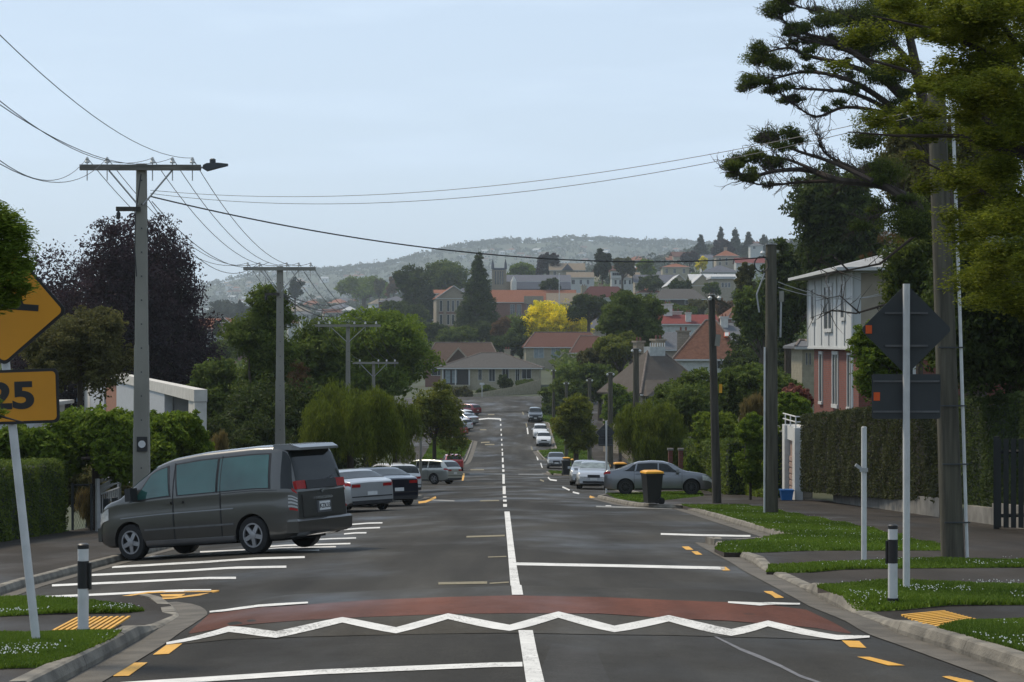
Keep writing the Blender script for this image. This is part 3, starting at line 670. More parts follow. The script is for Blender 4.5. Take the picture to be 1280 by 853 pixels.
MB().box((.28, -.05, h - 1.45), (.12, .1, .3)).obj('fuse_box', M['pole'], t, world=False); MB().path([(.27, -.05, h - 1.6), (.25, -.05, h - 2.6)], .03, 6).obj('fuse_conduit', M['steel'], t, world=False)
MB().path([(-.16 - .12 + .2 * math.cos(q), -.1, h - .55 + .22 * math.sin(q)) for q in np.linspace(0, 6.28, 15)], .018, 5, cap=False).obj('cable_loop', M['cable'], t, world=False)
MB().path([(-.2, -.1, h - .8), (-.42, -.1, h - 1.4), (-.35, -.1, h - 1.9)], .025, 5).obj('down_cable', M['steel'], t, world=False)
MB().lathe([(.05, 0), (.08, .06), (.04, .12)], (-.25, -.1, h - .3), 8).obj('insulator', M['porcelain'], t, True, world=False)
wx, wz = x, z + h
for k in range(2): wire(sag((wx + .2, 56, wz - 1.05 - .15 * k), (15.5, 82, 3.6 + .1 * k), .35), .013, ['upper', 'lower'][k] + ' pale service cable from the tall wooden pole to the brick house', 'service cables to the brick house', m=M['steel'])
t, h, x, z = wood_pole('slim dark wooden pole with a small box, just beyond the yellow-lidded bin', 896.5, 369, 68.5, .30, -.2, m='wooddark')
MB().box((.0, -.18, h - 1.55), (.17, .08, .4), Matrix.Rotation(.12, 3, 'Y')).obj('pole_box', M['pole'], t, world=False)
MB().box((.15, -.14, h - .25), (.7, .08, .08), Matrix.Rotation(.5, 3, 'Y')).obj('crossarm', M['wood'], t, world=False)
for u in (-.26, .05): MB().lathe([(.05, 0), (.08, .08), (.03, .14)], (u, -.16, h - .18), 8).obj('insulator', M['porcelain'], t, True, world=False)
MB().box((.1, -.17, 3.95), (.1, .03, .3)).obj('yellow_tag', M['binlid'], t, world=False)
for (px, pt, d, dia, lab) in ((795, 436, 116, .42, 'wooden pole rising above the round willow in front of the stone villa'), (763, 466, 146, .42, 'short grey wooden pole between the bronze tree and the willow'), (737, 474, 172, .36, 'distant wooden pole right behind the bronze-leaved street tree'),
                          (708, 478, 205, .38, 'distant wooden pole left of the bronze-leaved tree top'), (692, 462, 240, .38, 'furthest wooden pole beside the red-roofed house')):
    t, h, x, z = wood_pole(lab, px, pt, d, dia)
    for u in (-.22, .22): MB().lathe([(.05, 0), (.09, .08), (.03, .16)], (u, -.1, h - .2), 6).obj('insulator', M['porcelain'], t, True, world=False)
    MB().box((0, -.1, h - .3), (.6, .08, .08)).obj('crossarm', M['wood'], t, world=False)

# ------------------------------------------------------------ street signs
def rrect(w_, h_, r, n=4):
    o = []
    for cx, cy, a0 in ((w_ / 2 - r, h_ / 2 - r, 0), (-w_ / 2 + r, h_ / 2 - r, 90), (-w_ / 2 + r, -h_ / 2 + r, 180), (w_ / 2 - r, -h_ / 2 + r, 270)):
        for k in range(n + 1): q = R(a0 + 90 * k / n); o.append((cx + r * math.cos(q), cy + r * math.sin(q)))
    return o
def plate(name, w_, h_, r, M4, th, m, parent, rot=0.):
    c, s_ = math.cos(rot), math.sin(rot)
    pts = [(x * c - z_ * s_, 0, x * s_ + z_ * c) for x, z_ in rrect(w_, h_, r)]
    mb = MB(); mb.prism(pts, (0, -th / 2, 0), (0, th / 2, 0)); mb.v = [tuple(M4 @ Vector(p)) for p in mb.v]
    return mb.obj(name, m, parent, world=False)
M['frame'] = M['black']
b = G(49, 806, .125); t = thing('hump_warning_sign', 'yellow diamond hump sign over a 25 plate on a leaning white post, partly leaf-covered', 'traffic sign', tuple(b), 0)
d = b.y; top = P(-8, 318, d) - b
MB().path([(0, 0, -.2), (top.x, 0, top.z)], .038, 12).obj('post', M['wpaint'], t, True, world=False)
MB().lathe([(.08, 0), (.07, .03)], (0, 0, 0), 10).obj('footing', M['concrete'], t, world=False)
c = P(12, 384, d) - b; T1 = Matrix.Translation((c.x, -.06, c.z)) @ Matrix.Rotation(R(4), 4, 'Y')
p = plate('diamond_plate', .74, .74, .06, T1, .006, M['black'], t, R(45)); plate('diamond_face', .685, .685, .045, T1 @ Matrix.Translation((0, -.008, 0)), .006, M['signyellow'], p, R(45))
hump_ = MB(); hump_.prism([(-.27, 0, -.02), (.27, 0, -.02), (.27, 0, .035), (.14, 0, .035), (.08, 0, .12), (-.08, 0, .12), (-.14, 0, .035), (-.27, 0, .035)], (0, -.014, 0), (0, -.012, 0))
hump_.v = [tuple(T1 @ Vector(q)) for q in hump_.v]; hump_.obj('hump_symbol', M['black'], p, world=False)
c = P(8, 496.5, d) - b; T2 = Matrix.Translation((c.x, -.06, c.z)) @ Matrix.Rotation(R(-2), 4, 'Y')
p = plate('speed_plate', .95, .475, .05, T2, .006, M['black'], t); plate('speed_face', .90, .425, .035, T2 @ Matrix.Translation((0, -.008, 0)), .006, M['signyellow'], p)
text_mesh('numerals', '25', .315, T2 @ Matrix.Translation((.065, -.013, .0)) @ FRONT, M['black'], p, bold=.012, sx=1.3)

# backs of signs on the right
def sign_back(label, px, pyb, pyt, d, wd, cx, dy, by, s, round_corner=False, far=False):
    b = Vector(((px - 640) / F * d, d, gz((px - 640) / F * d, d) + .12)); t = thing('sign_back', label, 'traffic sign', tuple(b), 0)
    k = d / F; top = CAMZ - (pyt - 426.5) * k - b.z
    MB().path([(0, 0, -.2), (.0, 0, top)], wd, 10).obj('post', M['wpaint'], t, True, world=False)
    c = (cx - px) * k; zd = CAMZ - (dy - 426.5) * k - b.z; zb = CAMZ - (by - 426.5) * k - b.z
    p = plate('diamond_plate', s, s, .05, Matrix.Translation((c, .06, zd)), .006, M['signback'], t, R(45))
    for u, l in ((.58, .5), (-.35, 1)): MB().box((c, .045, zd + (.19 if u > 0 else -.19) * s / .75), (s * .66 if u > 0 else s * .66, .02, .025)).obj('bracket', M['steel2'], t, world=False)
    if not far: MB().box((c - .58 * s, .053, zd), (.075, .006, .10)).obj('orange_sticker', M['orange'], t, world=False)
    w2, h2 = s * 1.06, s * .69
    p = plate('lower_plate', w2, h2, .03, Matrix.Translation((c, .06, zb)), .006, M['signback'], t)
    for u in (.34, -.34): MB().box((c, .045, zb + u * h2), (w2 * .96, .02, .022)).obj('bracket', M['steel2'], t, world=False)
    if not far: MB().box((c - .43 * w2, .053, zb), (.075, .006, .10)).obj('orange_sticker', M['orange'], t, world=False)
M['steel2'] = mat('bracket_steel', (.12, .12, .12), .15, 6, .6, metal=.4)
sign_back('back of a grey diamond and rectangular sign on a white post, beside the leaning pole', 1133, 740, 355, 23.9, .042, 1134, 412, 496, .775)
sign_back('distant back of a diamond sign on a white post, in front of the silver saloon', 758, 617, 526, 92, .045, 757, 541, 552, .62, far=True)
def post(px, pyb, pyt, r, label, bracket=False, h=.12, name='metal_post'):
    b = G(px, pyb, h); k = b.y / F; t = thing(name, label, 'post', tuple(b)); hh = (pyb - pyt) * k
    MB().path([(0, 0, -.1), (0, 0, hh)], r, 10).obj('post', M['wpaint'], t, True, world=False)
    MB().lathe([(r * 1.05, 0), (r * .8, .02)], (0, 0, hh), 10).obj('cap', M['steel'], t, world=False)
    if bracket:
        MB().box((-.05, -.02, hh - .62), (.2, .04, .05), Matrix.Rotation(.6, 3, 'Y')).obj('clamp', M['steel'], t, world=False); MB().box((-.01, -.04, hh - .64), (.12, .03, .06)).obj('clamp_plate', M['steel'], t, world=False)
post(1080, 701, 535, .042, 'thin white post with a bent bracket and no sign, on the right lawn', True)
def bollard(px, pyb, pyt, label, tilt):
    b = G(px, pyb, .12); hh = (pyb - pyt) * b.y / F; t = thing('marker_post', label, 'marker post', tuple(b), tilt, 'black and white crossing marker posts')
    for z0, z1, m, n, r in ((-.1, hh * .5, 'wpaint', 'lower_sleeve', .052), (hh * .5, hh * .815, 'black', 'black_band', .054), (hh * .815, hh * .955, 'wpaint', 'white_band', .052), (hh * .955, hh, 'black', 'cap', .054)):
        MB().lathe([(r, z0), (r, z1)] + ([(r * .7, z1 + .012)] if n == 'cap' else []), n=14).obj(n, M[m], t, True, world=False)
    MB().lathe([(.062, 0), (.062, .03)], n=12).obj('foot_collar', M['black'], t, True, world=False)
    MB().box((.065, .0, hh * .64), (.02, .05, .25)).obj('reflector', M['black'], t, world=False)
bollard(104, 790, 681, 'black and white marker post between the left grass strips', 0); bollard(1116, 751, 657, 'black and white marker post beside the sign post on the right', 2.6)

# ------------------------------------------------------------ wheelie bins
def bin_(x, y, z, s, label, lid='binlid', rz=0.):
    t = thing('wheelie_bin', label, 'wheelie bin', (x, y, z), rz, 'black wheelie bins put out on the verges')
    w0, w1, d0, d1, h = .21 * s, .27 * s, .20 * s, .275 * s, .98 * s
    mb = MB(); V = [(-w0, -d0, .06), (w0, -d0, .06), (w0, d0, .06), (-w0, d0, .06), (-w1, -d1, h), (w1, -d1, h), (w1, d1, h), (-w1, d1, h)]
    mb.add(V, [(3, 2, 1, 0), (4, 5, 6, 7), (0, 1, 5, 4), (1, 2, 6, 5), (2, 3, 7, 6), (3, 0, 4, 7)]); mb.obj('body', M['bin'], t, world=False)
    MB().bx(-w1 - .015, w1 + .015, -d1 - .015, d1 + .015, h - .05, h - .01).obj('rim', M['bin'], t, world=False)
    mb = MB(); V = []
    for z_, k, kk in ((h, 1.06, 1.08), (h + .05 * s, 1.05, 1.05), (h + .09 * s, .7, .7)):
        V += [(-w1 * k, -d1 * kk, z_), (w1 * k, -d1 * kk, z_), (w1 * k, d1 * kk, z_), (-w1 * k, d1 * kk, z_)]
    mb.add(V, [(3, 2, 1, 0), (8, 9, 10, 11)] + [(4 * i + j, 4 * i + (j + 1) % 4, 4 * i + 4 + (j + 1) % 4, 4 * i + 4 + j) for i in range(2) for j in range(4)]); mb.obj('lid', M[lid], t, world=False)
    MB().path([(-w1 * .9, d1 + .05, h - .03), (w1 * .9, d1 + .05, h - .03)], .016, 6).obj('handle', M['bin'], t, world=False)
    for sx in (-1, 1): MB().lathe([(.11 * s, -.03), (.11 * s, .03)], (sx * w0 * 1.1, d0 + .03, .11 * s), 12, Matrix.Rotation(PI / 2, 3, 'Y')).obj('wheel', M['rubber'], t, True, world=False)
b = G(815, 630.5, .12); bin_(b.x, b.y, b.z, 1.06, 'black bin with yellow lid in front of the grey saloon', rz=-1.3)
for (px, py, hp, lab, rz, lid) in ((708, 587, 15, 'smaller of two dark bins behind the parked cars, yellow lid', .2, 'binlid'), (717, 588, 0, '', 0, 'bin'), (582, 558, 9, 'black bin with yellow lid on the far left grass verge', 0, 'binlid')):
    if lab: b = G(px, py, .12); bin_(b.x, b.y, b.z, hp * b.y / F / 1.05, lab, lid, rz)
b = G(713, 589, .12); bin_(.0 + (707.5 - 640) / F * 148, 148, gz(4, 148) + .1, 1.1, 'large dark bin on the kerb beside the grey hatchback', 'bin', .1)
bin_((718 - 640) / F * 166, 166, gz(5, 166) + .1, 1.0, 'dark bin with yellow lid standing in front of the bronze tree trunk', 'binlid', .1)
bin_((775 - 640) / F * 108, 108, gz(5.8, 108) + .12, 1.15, 'dark bin with orange-yellow lid between the silver and grey saloons', 'binlid', .1)
bin_((1003 - 640) / F * 1, 1, -50, .01, 'x') if False else None
# ------------------------------------------------------------ cars
def paint(name, col, metal=.7, rough=.30): return mat(name, col, .04, 3, rough, metal=metal, coat=.9)
PA = dict(silver=paint('silver_paint', (.42, .43, .44)), grey=paint('dark_grey_paint', (.082, .080, .074)), mid=paint('mid_grey_paint', (.17, .175, .185)), red=paint('red_paint', (.40, .012, .012), .1), white=paint('white_car_paint', (.60, .60, .60), .0, .4),
          navy=paint('navy_paint', (.012, .014, .028)), dred=paint('dark_red_paint', (.17, .012, .018), .2), black=paint('black_car_paint', (.03, .033, .035)), gold=paint('pale_silver_paint', (.40, .41, .38)))
M['glass'] = mat('car_glass', (.010, .013, .013), .3, 2, .05, spec=.35); M['teal'] = mat('teal_glass', (.028, .10, .09), .4, .8, .05, spec=.8)
M['screen'] = mat('painted_reflection_screen', (.16, .19, .18), .5, 3, .12, spec=.8)  # pale base colour paints in the sky reflected by the glass
M['tail'] = mat('tail_lamp_red', (.30, .006, .005), .25, 20, .35, spec=.3); M['lamp'] = mat('lamp_clear', (.5, .5, .48), .25, 14, .15, coat=.6)
M['trim'] = mat('black_trim', (.014, .014, .015), .1, 8, .55); M['chrome'] = mat('chrome', (.55, .55, .55), .1, 8, .2, metal=.9)
M['rim'] = mat('alloy_rim', (.30, .30, .31), .12, 10, .4, metal=.7); M['plate'] = mat('number_plate', (.62, .62, .60), .08, 12, .5)
M['well'] = mat('wheel_well', (.006, .006, .006), .1, 8, .95)
def cr(p0, p1, p2, p3, t): return .5 * ((2 * p1) + (-p0 + p2) * t + (2 * p0 - 5 * p1 + 4 * p2 - p3) * t * t + (-p0 + 3 * p1 - 3 * p2 + p3) * t ** 3)
class Car:
    """X forward, Y left, Z up. top/belt/plan: (x, value) lists"""
    def __init__(s, L, W, top, belt, zb=.20, wr=.045, tumble=.30, wheels=(1.35, -1.35), r=.31, shoulder=.95, hood=.02):
        s.L = L; s.W = W / 2; s.top = top; s.belt = belt; s.zb = zb; s.tumble = tumble; s.wh = wheels; s.r = r; s.sh = shoulder
    def sm(s, pts, x):      # smoothed interpolation
        xs_ = [p[0] for p in pts]; ys_ = [p[1] for p in pts]; e = .05
        return sum(np.interp(x + k * e, xs_, ys_) * w_ for k, w_ in ((-1, .25), (0, .5), (1, .25)))
    def sec(s, x):
        h = s.L / 2; e = h - abs(x); w_ = s.W
        cr_ = .38 if x > 0 else .30
        if e < cr_ * 1.6: q = 1 - e / (cr_ * 1.6); w_ *= 1 - (.16 if x > 0 else .10) * q * q * q - .05 * q
        zb = s.zb + max(0, .3 - e) * .3
        b = s.sm(s.belt, x); t = max(s.sm(s.top, x), b + .012); g = t - b
        yr = w_ * s.sh - g * s.tumble - .015
        k = min(1, g / .12)
        bulge = .012
        P_ = [(0, zb), (w_ * .55, zb), (w_ * .93, zb + .01), (w_ * .985, zb + .09), (w_ * .998, zb + (b - zb) * .35), (w_, zb + (b - zb) * .62), (w_ * .985, zb + (b - zb) * .86), (w_ * s.sh, b),
              ((w_ * s.sh) * (1 - .35) + yr * .35 + .01 * k, b + g * .35), (yr + .012 * k, b + g * .80), (yr * .93, b + g * (.95)), (yr * .6, b + g * 1.0 + .004), (0, b + g + .012)]
        return P_
    def S(s, x, v, off=0., side=1):
        P_ = s.sec(x); v = min(max(v, 0), 12); i = min(int(v), 11); t = v - i
        g = lambda k: P_[max(0, min(12, k))] if k <= 12 else (-P_[11][0], P_[11][1])
        a, b, c, d = g(i - 1), g(i), g(i + 1), g(i + 2) if i + 2 <= 12 else (-P_[11][0], P_[11][1])
        y = cr(a[0], b[0], c[0], d[0], t); z = cr(a[1], b[1], c[1], d[1], t)
        return Vector((x, y * side, z))
    def N(s, x, v, side=1):
        e = .02; vv = min(max(v, .1), 11.9)
        a = s.S(min(x + e, s.L / 2 - .001), vv, side=side) - s.S(max(x - e, -s.L / 2 + .001), vv, side=side); b = s.S(x, min(vv + .1, 12), side=side) - s.S(x, vv - .1, side=side)
        n = a.cross(b) * -side if side else a.cross(b)
        n = n.normalized(); q = s.S(x, vv, side=side) - Vector((x * .85, 0, .75))
        return n if n.dot(q) > 0 else -n
    def body(s, name, m, parent):
        h = s.L / 2; xs_ = sorted(set([round(-h + q, 3) for q in (0, .02, .05, .09, .14, .2, .27, .35)] + [round(h - q, 3) for q in (0, .02, .05, .1, .16, .24, .33)] + [round(v, 3) for v in np.arange(-h + .43, h - .38, .085)]))
        vv = [k * .5 for k in range(25)]; V = []; Fc = []; n = len(vv) * 2 - 2
        for x in xs_:
            r_ = [s.S(x, v) for v in vv]; l_ = [Vector((p.x, -p.y, p.z)) for p in r_[1:-1]][::-1]; V += r_ + l_
        for i in range(len(xs_) - 1):
            for j in range(n): Fc.append((i * n + j, (i + 1) * n + j, (i + 1) * n + (j + 1) % n, i * n + (j + 1) % n))
        # caps as quads between mirrored points
        for base, fl in ((0, 0), ((len(xs_) - 1) * n, 1)):
            m_ = len(vv)
            for j in range(m_ - 1):
                a = base + j; b = base + j + 1; c = base + (n - j - 1) % n; d = base + (n - j) % n
                f = [k for k in ((a, b, c, d))]; f2 = []
                for k in f:
                    if k not in f2: f2.append(k)
                if len(f2) >= 3: Fc.append(tuple(f2) if fl == 0 else tuple(f2[::-1]))
        bm = bmesh.new(); bv = [bm.verts.new(p) for p in V]
        for f in Fc:
            try: bm.faces.new([bv[k] for k in f])
            except ValueError: pass
        bmesh.ops.recalc_face_normals(bm, faces=bm.faces[:]); me = bpy.data.meshes.new(name); bm.to_mesh(me); bm.free()
        me.materials.append(m); me.materials.append(M['well'])
        o = bpy.data.objects.new(name, me); COL.objects.link(o)
        mb = MB()
        for wx_ in s.wh:
            for sy_ in (-1, 1): mb.lathe([(s.r + .055, -.17), (s.r + .055, .17)], (wx_, sy_ * (s.W - .10), s.r), 26, Matrix.Rotation(PI / 2, 3, 'X'))
        cm = bpy.data.meshes.new('c'); cm.from_pydata(mb.v, [], mb.f); cm.materials.append(m); cm.materials.append(M['well']); cm.polygons.foreach_set('material_index', [1] * len(mb.f))
        b2 = bmesh.new(); b2.from_mesh(cm); bmesh.ops.recalc_face_normals(b2, faces=b2.faces[:]); b2.to_mesh(cm); b2.free()
        co = bpy.data.objects.new("cutter", cm); COL.objects.link(co); md = o.modifiers.new('b', 'BOOLEAN'); md.object = co; md.operation = 'DIFFERENCE'; md.solver = 'EXACT'
        dg = bpy.context.evaluated_depsgraph_get(); dg.update(); nm = bpy.data.meshes.new_from_object(o.evaluated_get(dg)); o.modifiers.clear(); o.data = nm
        bpy.data.objects.remove(co); nm.polygons.foreach_set('use_smooth', [True] * len(nm.polygons)); nm.set_sharp_from_angle(angle=R(38)); o.parent = parent; o.name = name
        return o
    def patch(s, name, m, parent, x0, x1, v0, v1, off=.006, nx=10, nv=5, side=1, shear=0., x0t=None, x1t=None, rim=0.):
        """surface patch between belt coordinates; x0t/x1t = x limits along the top edge"""
        x0t = x0 if x0t is None else x0t; x1t = x1 if x1t is None else x1t
        V = []; Fc = []
        def pt(i, j, o_):
            v = v0 + (v1 - v0) * j / nv; k = j / nv; a = x0 + (x0t - x0) * k; b = x1 + (x1t - x1) * k; x = a + (b - a) * i / nx
            sd = side; vv = v
            if side == 0:      # spans both sides across the roof centre: v from -w..w, given as offset from 12
                vv = 12 - abs(v); sd = 1 if v >= 0 else -1
            p = s.S(x, vv, side=sd); return p + s.N(x, vv, side=sd) * o_
        for i in range(nx + 1):
            for j in range(nv + 1): V.append(pt(i, j, off))
        n1 = nv + 1
        for i in range(nx):
            for j in range(nv): Fc.append((i * n1 + j, i * n1 + j + 1, (i + 1) * n1 + j + 1, (i + 1) * n1 + j))
        ring = [(i, 0) for i in range(nx)] + [(nx, j) for j in range(nv)] + [(i, nv) for i in range(nx, 0, -1)] + [(0, j) for j in range(nv, 0, -1)]
        k0 = len(V)
        for i, j in ring: V.append(pt(i, j, -.01))
        for q in range(len(ring)):
            a = ring[q]; b = ring[(q + 1) % len(ring)]; Fc.append((a[0] * n1 + a[1], b[0] * n1 + b[1], k0 + (q + 1) % len(ring), k0 + q))
        return MB().add(V, Fc).obj(name, m, parent, True, world=False, angle=50)
def wheels(c, t, rimm=None, spokes=5, tyre_w=.2):
    first = None
    for wx_ in c.wh:
        for sy_ in (1, -1):
            if first is None:
                wn = npart('wheel', (wx_, sy_ * (c.W - .115), c.r), t, (0, 0, 0))
                r = c.r; RX = Matrix.Rotation(-PI / 2, 3, 'X')
                MB().lathe([(r * .66, -.10), (r * .93, -.10), (r, -.075), (r, .075), (r * .93, .10), (r * .67, .102), (r * .64, .085)], n=28, M=RX, cap=False).obj('tyre', M['rubber'], wn, True, world=False)
                mb = MB(); mb.lathe([(r * .66, .06), (r * .655, .098), (r * .60, .098), (r * .58, .05), (r * .2, .04)], n=24, M=RX)
                rm = mb.obj('rim', M['well'], wn, True, world=False)
                mb = MB(); mb.lathe([(r * .66, .09), (r * .66, .106), (r * .585, .106), (r * .57, .07)], n=24, M=RX, cap=False)
                for k in range(spokes):
                    a = 2 * PI * k / spokes + .3; q0 = .20 * r; q1 = .62 * r; wd = r * (.115 if spokes == 5 else .05)
                    d = Vector((math.cos(a), 0, math.sin(a))); p = Vector((-math.sin(a), 0, math.cos(a)))
                    v = [d * 0 + p * -wd * 1.1, d * q1 + p * -wd * .95, d * q1 + p * wd * .95, d * 0 + p * wd * 1.1]
                    mb.add([x + Vector((0, .07, 0)) for x in v] + [v[0] + Vector((0, .108, 0)), v[1] + Vector((0, .098, 0)), v[2] + Vector((0, .098, 0)), v[3] + Vector((0, .108, 0))], [(4, 5, 6, 7), (0, 1, 5, 4), (1, 2, 6, 5), (2, 3, 7, 6), (3, 0, 4, 7)])
                mb.lathe([(r * .2, .09), (r * .2, .114), (r * .08, .118)], n=12, M=RX)
                mb.obj('spokes', rimm or M['rim'], wn, False, world=False); first = wn
            else:
                wn = npart('wheel', (wx_, sy_ * (c.W - .115), c.r), t)
                for ch in first.children: cc = ch.copy(); COL.objects.link(cc); cc.parent = wn
            wn.rotation_euler = (0, wx_ * 1.3, PI if sy_ < 0 else 0)
def std_car(label, kind, col, loc, rz, group, name='parked_car', simple=False, screen='glass', rimm=None, rimspk=5, seams=True, pl_f=None, pl_r=None):
    t = thing(name, label, 'car', loc, rz, group)
    if kind == 'saloon':
        c = Car(4.5, 1.80, [(-2.25, .93), (-2.2, 1.0), (-1.75, 1.06), (-1.35, 1.2), (-.85, 1.385), (-.3, 1.425), (.2, 1.405), (.6, 1.28), (1.12, 1.0), (1.7, .92), (2.1, .82), (2.25, .62)],
                [(-2.25, .91), (-2.2, .97), (-1.75, .99), (-.6, .945), (.6, .925), (1.15, .905), (1.7, .86), (2.1, .77), (2.25, .55)], wheels=(1.38, -1.36), r=.32)
        W_ = dict(ws=(.42, 1.02), rw=(-1.62, -1.02), side=[(.03, .88, .03, .40), (-.93, -.03, -.86, -.03), (-1.42, -1.0, -1.05, -.93)], doors=[(-.0, .98), (-1.0, -.02)])
    elif kind == 'wagon':
        c = Car(4.5, 1.76, [(-2.25, .88), (-2.2, 1.0), (-1.95, 1.32), (-1.75, 1.42), (-.9, 1.475), (.0, 1.48), (.4, 1.42), (1.1, 1.04), (1.7, .95), (2.12, .83), (2.25, .62)],
                [(-2.25, .86), (-2.2, .95), (-1.9, .97), (.6, .92), (1.15, .90), (1.7, .86), (2.12, .77), (2.25, .55)], wheels=(1.36, -1.30), r=.31)
        W_ = dict(ws=(.38, 1.02), rw=(-2.17, -1.93), side=[(.08, .90, .08, .38), (-.80, .02, -.80, .02), (-1.85, -.88, -1.68, -.88)], doors=[(.05, .98), (-.88, .03)])
    elif kind == 'hatch':
        c = Car(3.95, 1.70, [(-1.97, .85), (-1.93, .98), (-1.72, 1.26), (-1.5, 1.40), (-.7, 1.47), (.0, 1.46), (.35, 1.38), (1.05, 1.02), (1.5, .93), (1.85, .80), (1.975, .6)],
                [(-1.97, .82), (-1.93, .93), (-1.6, .96), (.6, .92), (1.05, .90), (1.5, .85), (1.85, .74), (1.975, .52)], wheels=(1.22, -1.2), r=.29)
        W_ = dict(ws=(.32, .98), rw=(-1.90, -1.60), side=[(.05, .86, .05, .32), (-.75, .0, -.75, .0), (-1.55, -.82, -1.38, -.82)], doors=[(.02, .92), (-.82, 0)])
    elif kind == 'suv':
        c = Car(4.5, 1.85, [(-2.25, .98), (-2.2, 1.1), (-2.0, 1.5), (-1.85, 1.63), (-.9, 1.69), (.0, 1.68), (.3, 1.62), (.95, 1.18), (1.6, 1.08), (2.12, .95), (2.25, .7)],
                [(-2.25, .95), (-2.2, 1.06), (-1.9, 1.10), (.6, 1.05), (1.0, 1.02), (1.6, .98), (2.12, .88), (2.25, .6)], zb=.28, wheels=(1.36, -1.32), r=.36)
        W_ = dict(ws=(.3, .92), rw=(-2.17, -1.97), side=[(.08, .82, .08, .30), (-.85, .02, -.85, .02), (-1.85, -.92, -1.7, -.92)], doors=[(.05, .9), (-.9, .03)])
    pm = PA[col]; bd = c.body('body', pm, t); h = c.L / 2
    a, b = W_['ws']; c.patch('windscreen', M[screen], t, a, b, -2.35, 2.35, .008, 8, 10, side=0)
    a, b = W_['rw']; c.patch('rear_window', M['screen' if screen == 'screen' else 'glass'], t, a, b, -2.3, 2.3, .008, 6, 10, side=0)
    for sd in (1, -1):
        for (x0, x1, x0t, x1t) in W_['side']: c.patch('side_window', M['glass'], t, x0, x1, 7.25, 8.95, .006, 8, 4, side=sd, x0t=x0t, x1t=x1t)
        if not simple:
            c.patch('window_trim', M['trim'], t, W_['side'][-1][0] - .05, W_['side'][0][1] + .06, 7.08, 7.2, .008, 20, 1, side=sd)
            for x0, x1 in W_['doors']:
                q = c.patch('door', pm, t, x0 + .012, x1 - .012, 3.35, 6.95, .006, 8, 8, side=sd)
                p = c.S(x0 + .16, 6.15, side=sd); MB().box((p.x, p.y + sd * .022, p.z), (.2, .03, .03)).obj('handle', pm, q, world=False)
                for xx in (x0, x1): c.patch('door_gap', M['trim'], t, xx - .006, xx + .006, 3.2, 7.0, .0015, 1, 10, side=sd)
            c.patch('sill_trim', M['trim'], t, c.wh[1] + c.r + .08, c.wh[0] - c.r - .08, 2.1, 2.9, .006, 6, 2, side=sd)
        p = c.S(W_['ws'][1] - .22, 7.5, side=sd); MB().box((p.x, p.y + sd * .10, p.z + .03), (.12, .19, .13)).obj('mirror', pm, t, world=False)
        zf = c.sec(h - .08)[7][1]; zr = c.sec(-h + .06)[7][1]
        c.patch('headlight', M['lamp'], t, h - .42, h - .015, 5.1, 6.9, .008, 6, 4, side=sd)
        c.patch('tail_light', M['tail'], t, -h + .012, -h + .26, 6.0, 6.9, .008, 6, 4, side=sd)
        # lamp faces seen from straight ahead or behind
        yf = c.sec(h)[5][0]; MB().box((h - .012, sd * (yf - .19), zf - .085), (.06, .34, .12)).obj('headlight', M['lamp'], t, world=False)
        MB().box((-h + .0, sd * (yf - .14), zr - .10), (.05, .30, .10)).obj('tail_light', M['tail'], t, world=False)
        MB().box((h - .02, sd * (yf - .16), .38), (.06, .14, .07)).obj('fog_lamp', M['lamp'], t, world=False)
    MB().box((h - .005, 0, .66 if kind != 'suv' else .8), (.05, .62, .15)).obj('grille', M['trim'], t, world=False)
    MB().box((h - .0, 0, .36), (.05, 1.1, .12)).obj('air_intake', M['trim'], t, world=False)
    MB().box((h + .03, 0, .52), (.012, .36, .125)).obj('number_plate', M['plate'], t, world=False)
    MB().box((-h - .03, 0, .60 if kind == 'saloon' else .66), (.012, .36, .125)).obj('number_plate', M['plate'], t, world=False)
    MB().box((-h + .01, 0, .31), (.07, 1.45, .12)).obj('rear_valance', M['trim'], t, world=False)
    MB().box((-h - .005, 0, .50), (.035, 1.46, .035)).obj('bumper_line', M['trim'] if not simple else pm, t, world=False)
    wheels(c, t, rimm, rimspk)
    return t
def at_ground(px, d, side=0): x = (px - 640) / F * d; return x, d
def put(px, d, rz, dz=.02):
    x = (px - 640) / F * d; return (x, d, gz(x, d) + dz)
def pitch(t, dx=1.2):
    """tilt a car so that its wheels follow the ground"""
    x, y, _ = t.location; rz = t.rotation_euler.z; c, s_ = math.cos(rz), math.sin(rz)
    zf = gz(x + c * dx, y + s_ * dx); zr = gz(x - c * dx, y - s_ * dx); zl = gz(x - s_ * .7, y + c * .7); zr2 = gz(x + s_ * .7, y - c * .7)
    t.rotation_euler = (math.atan2(zl - zr2, 1.4), -math.atan2(zf - zr, 2 * dx), rz); t.location.z = (zf + zr) / 2 + .01
GL = 'cars parked along the left kerb'; GR = 'cars parked along the right kerb'
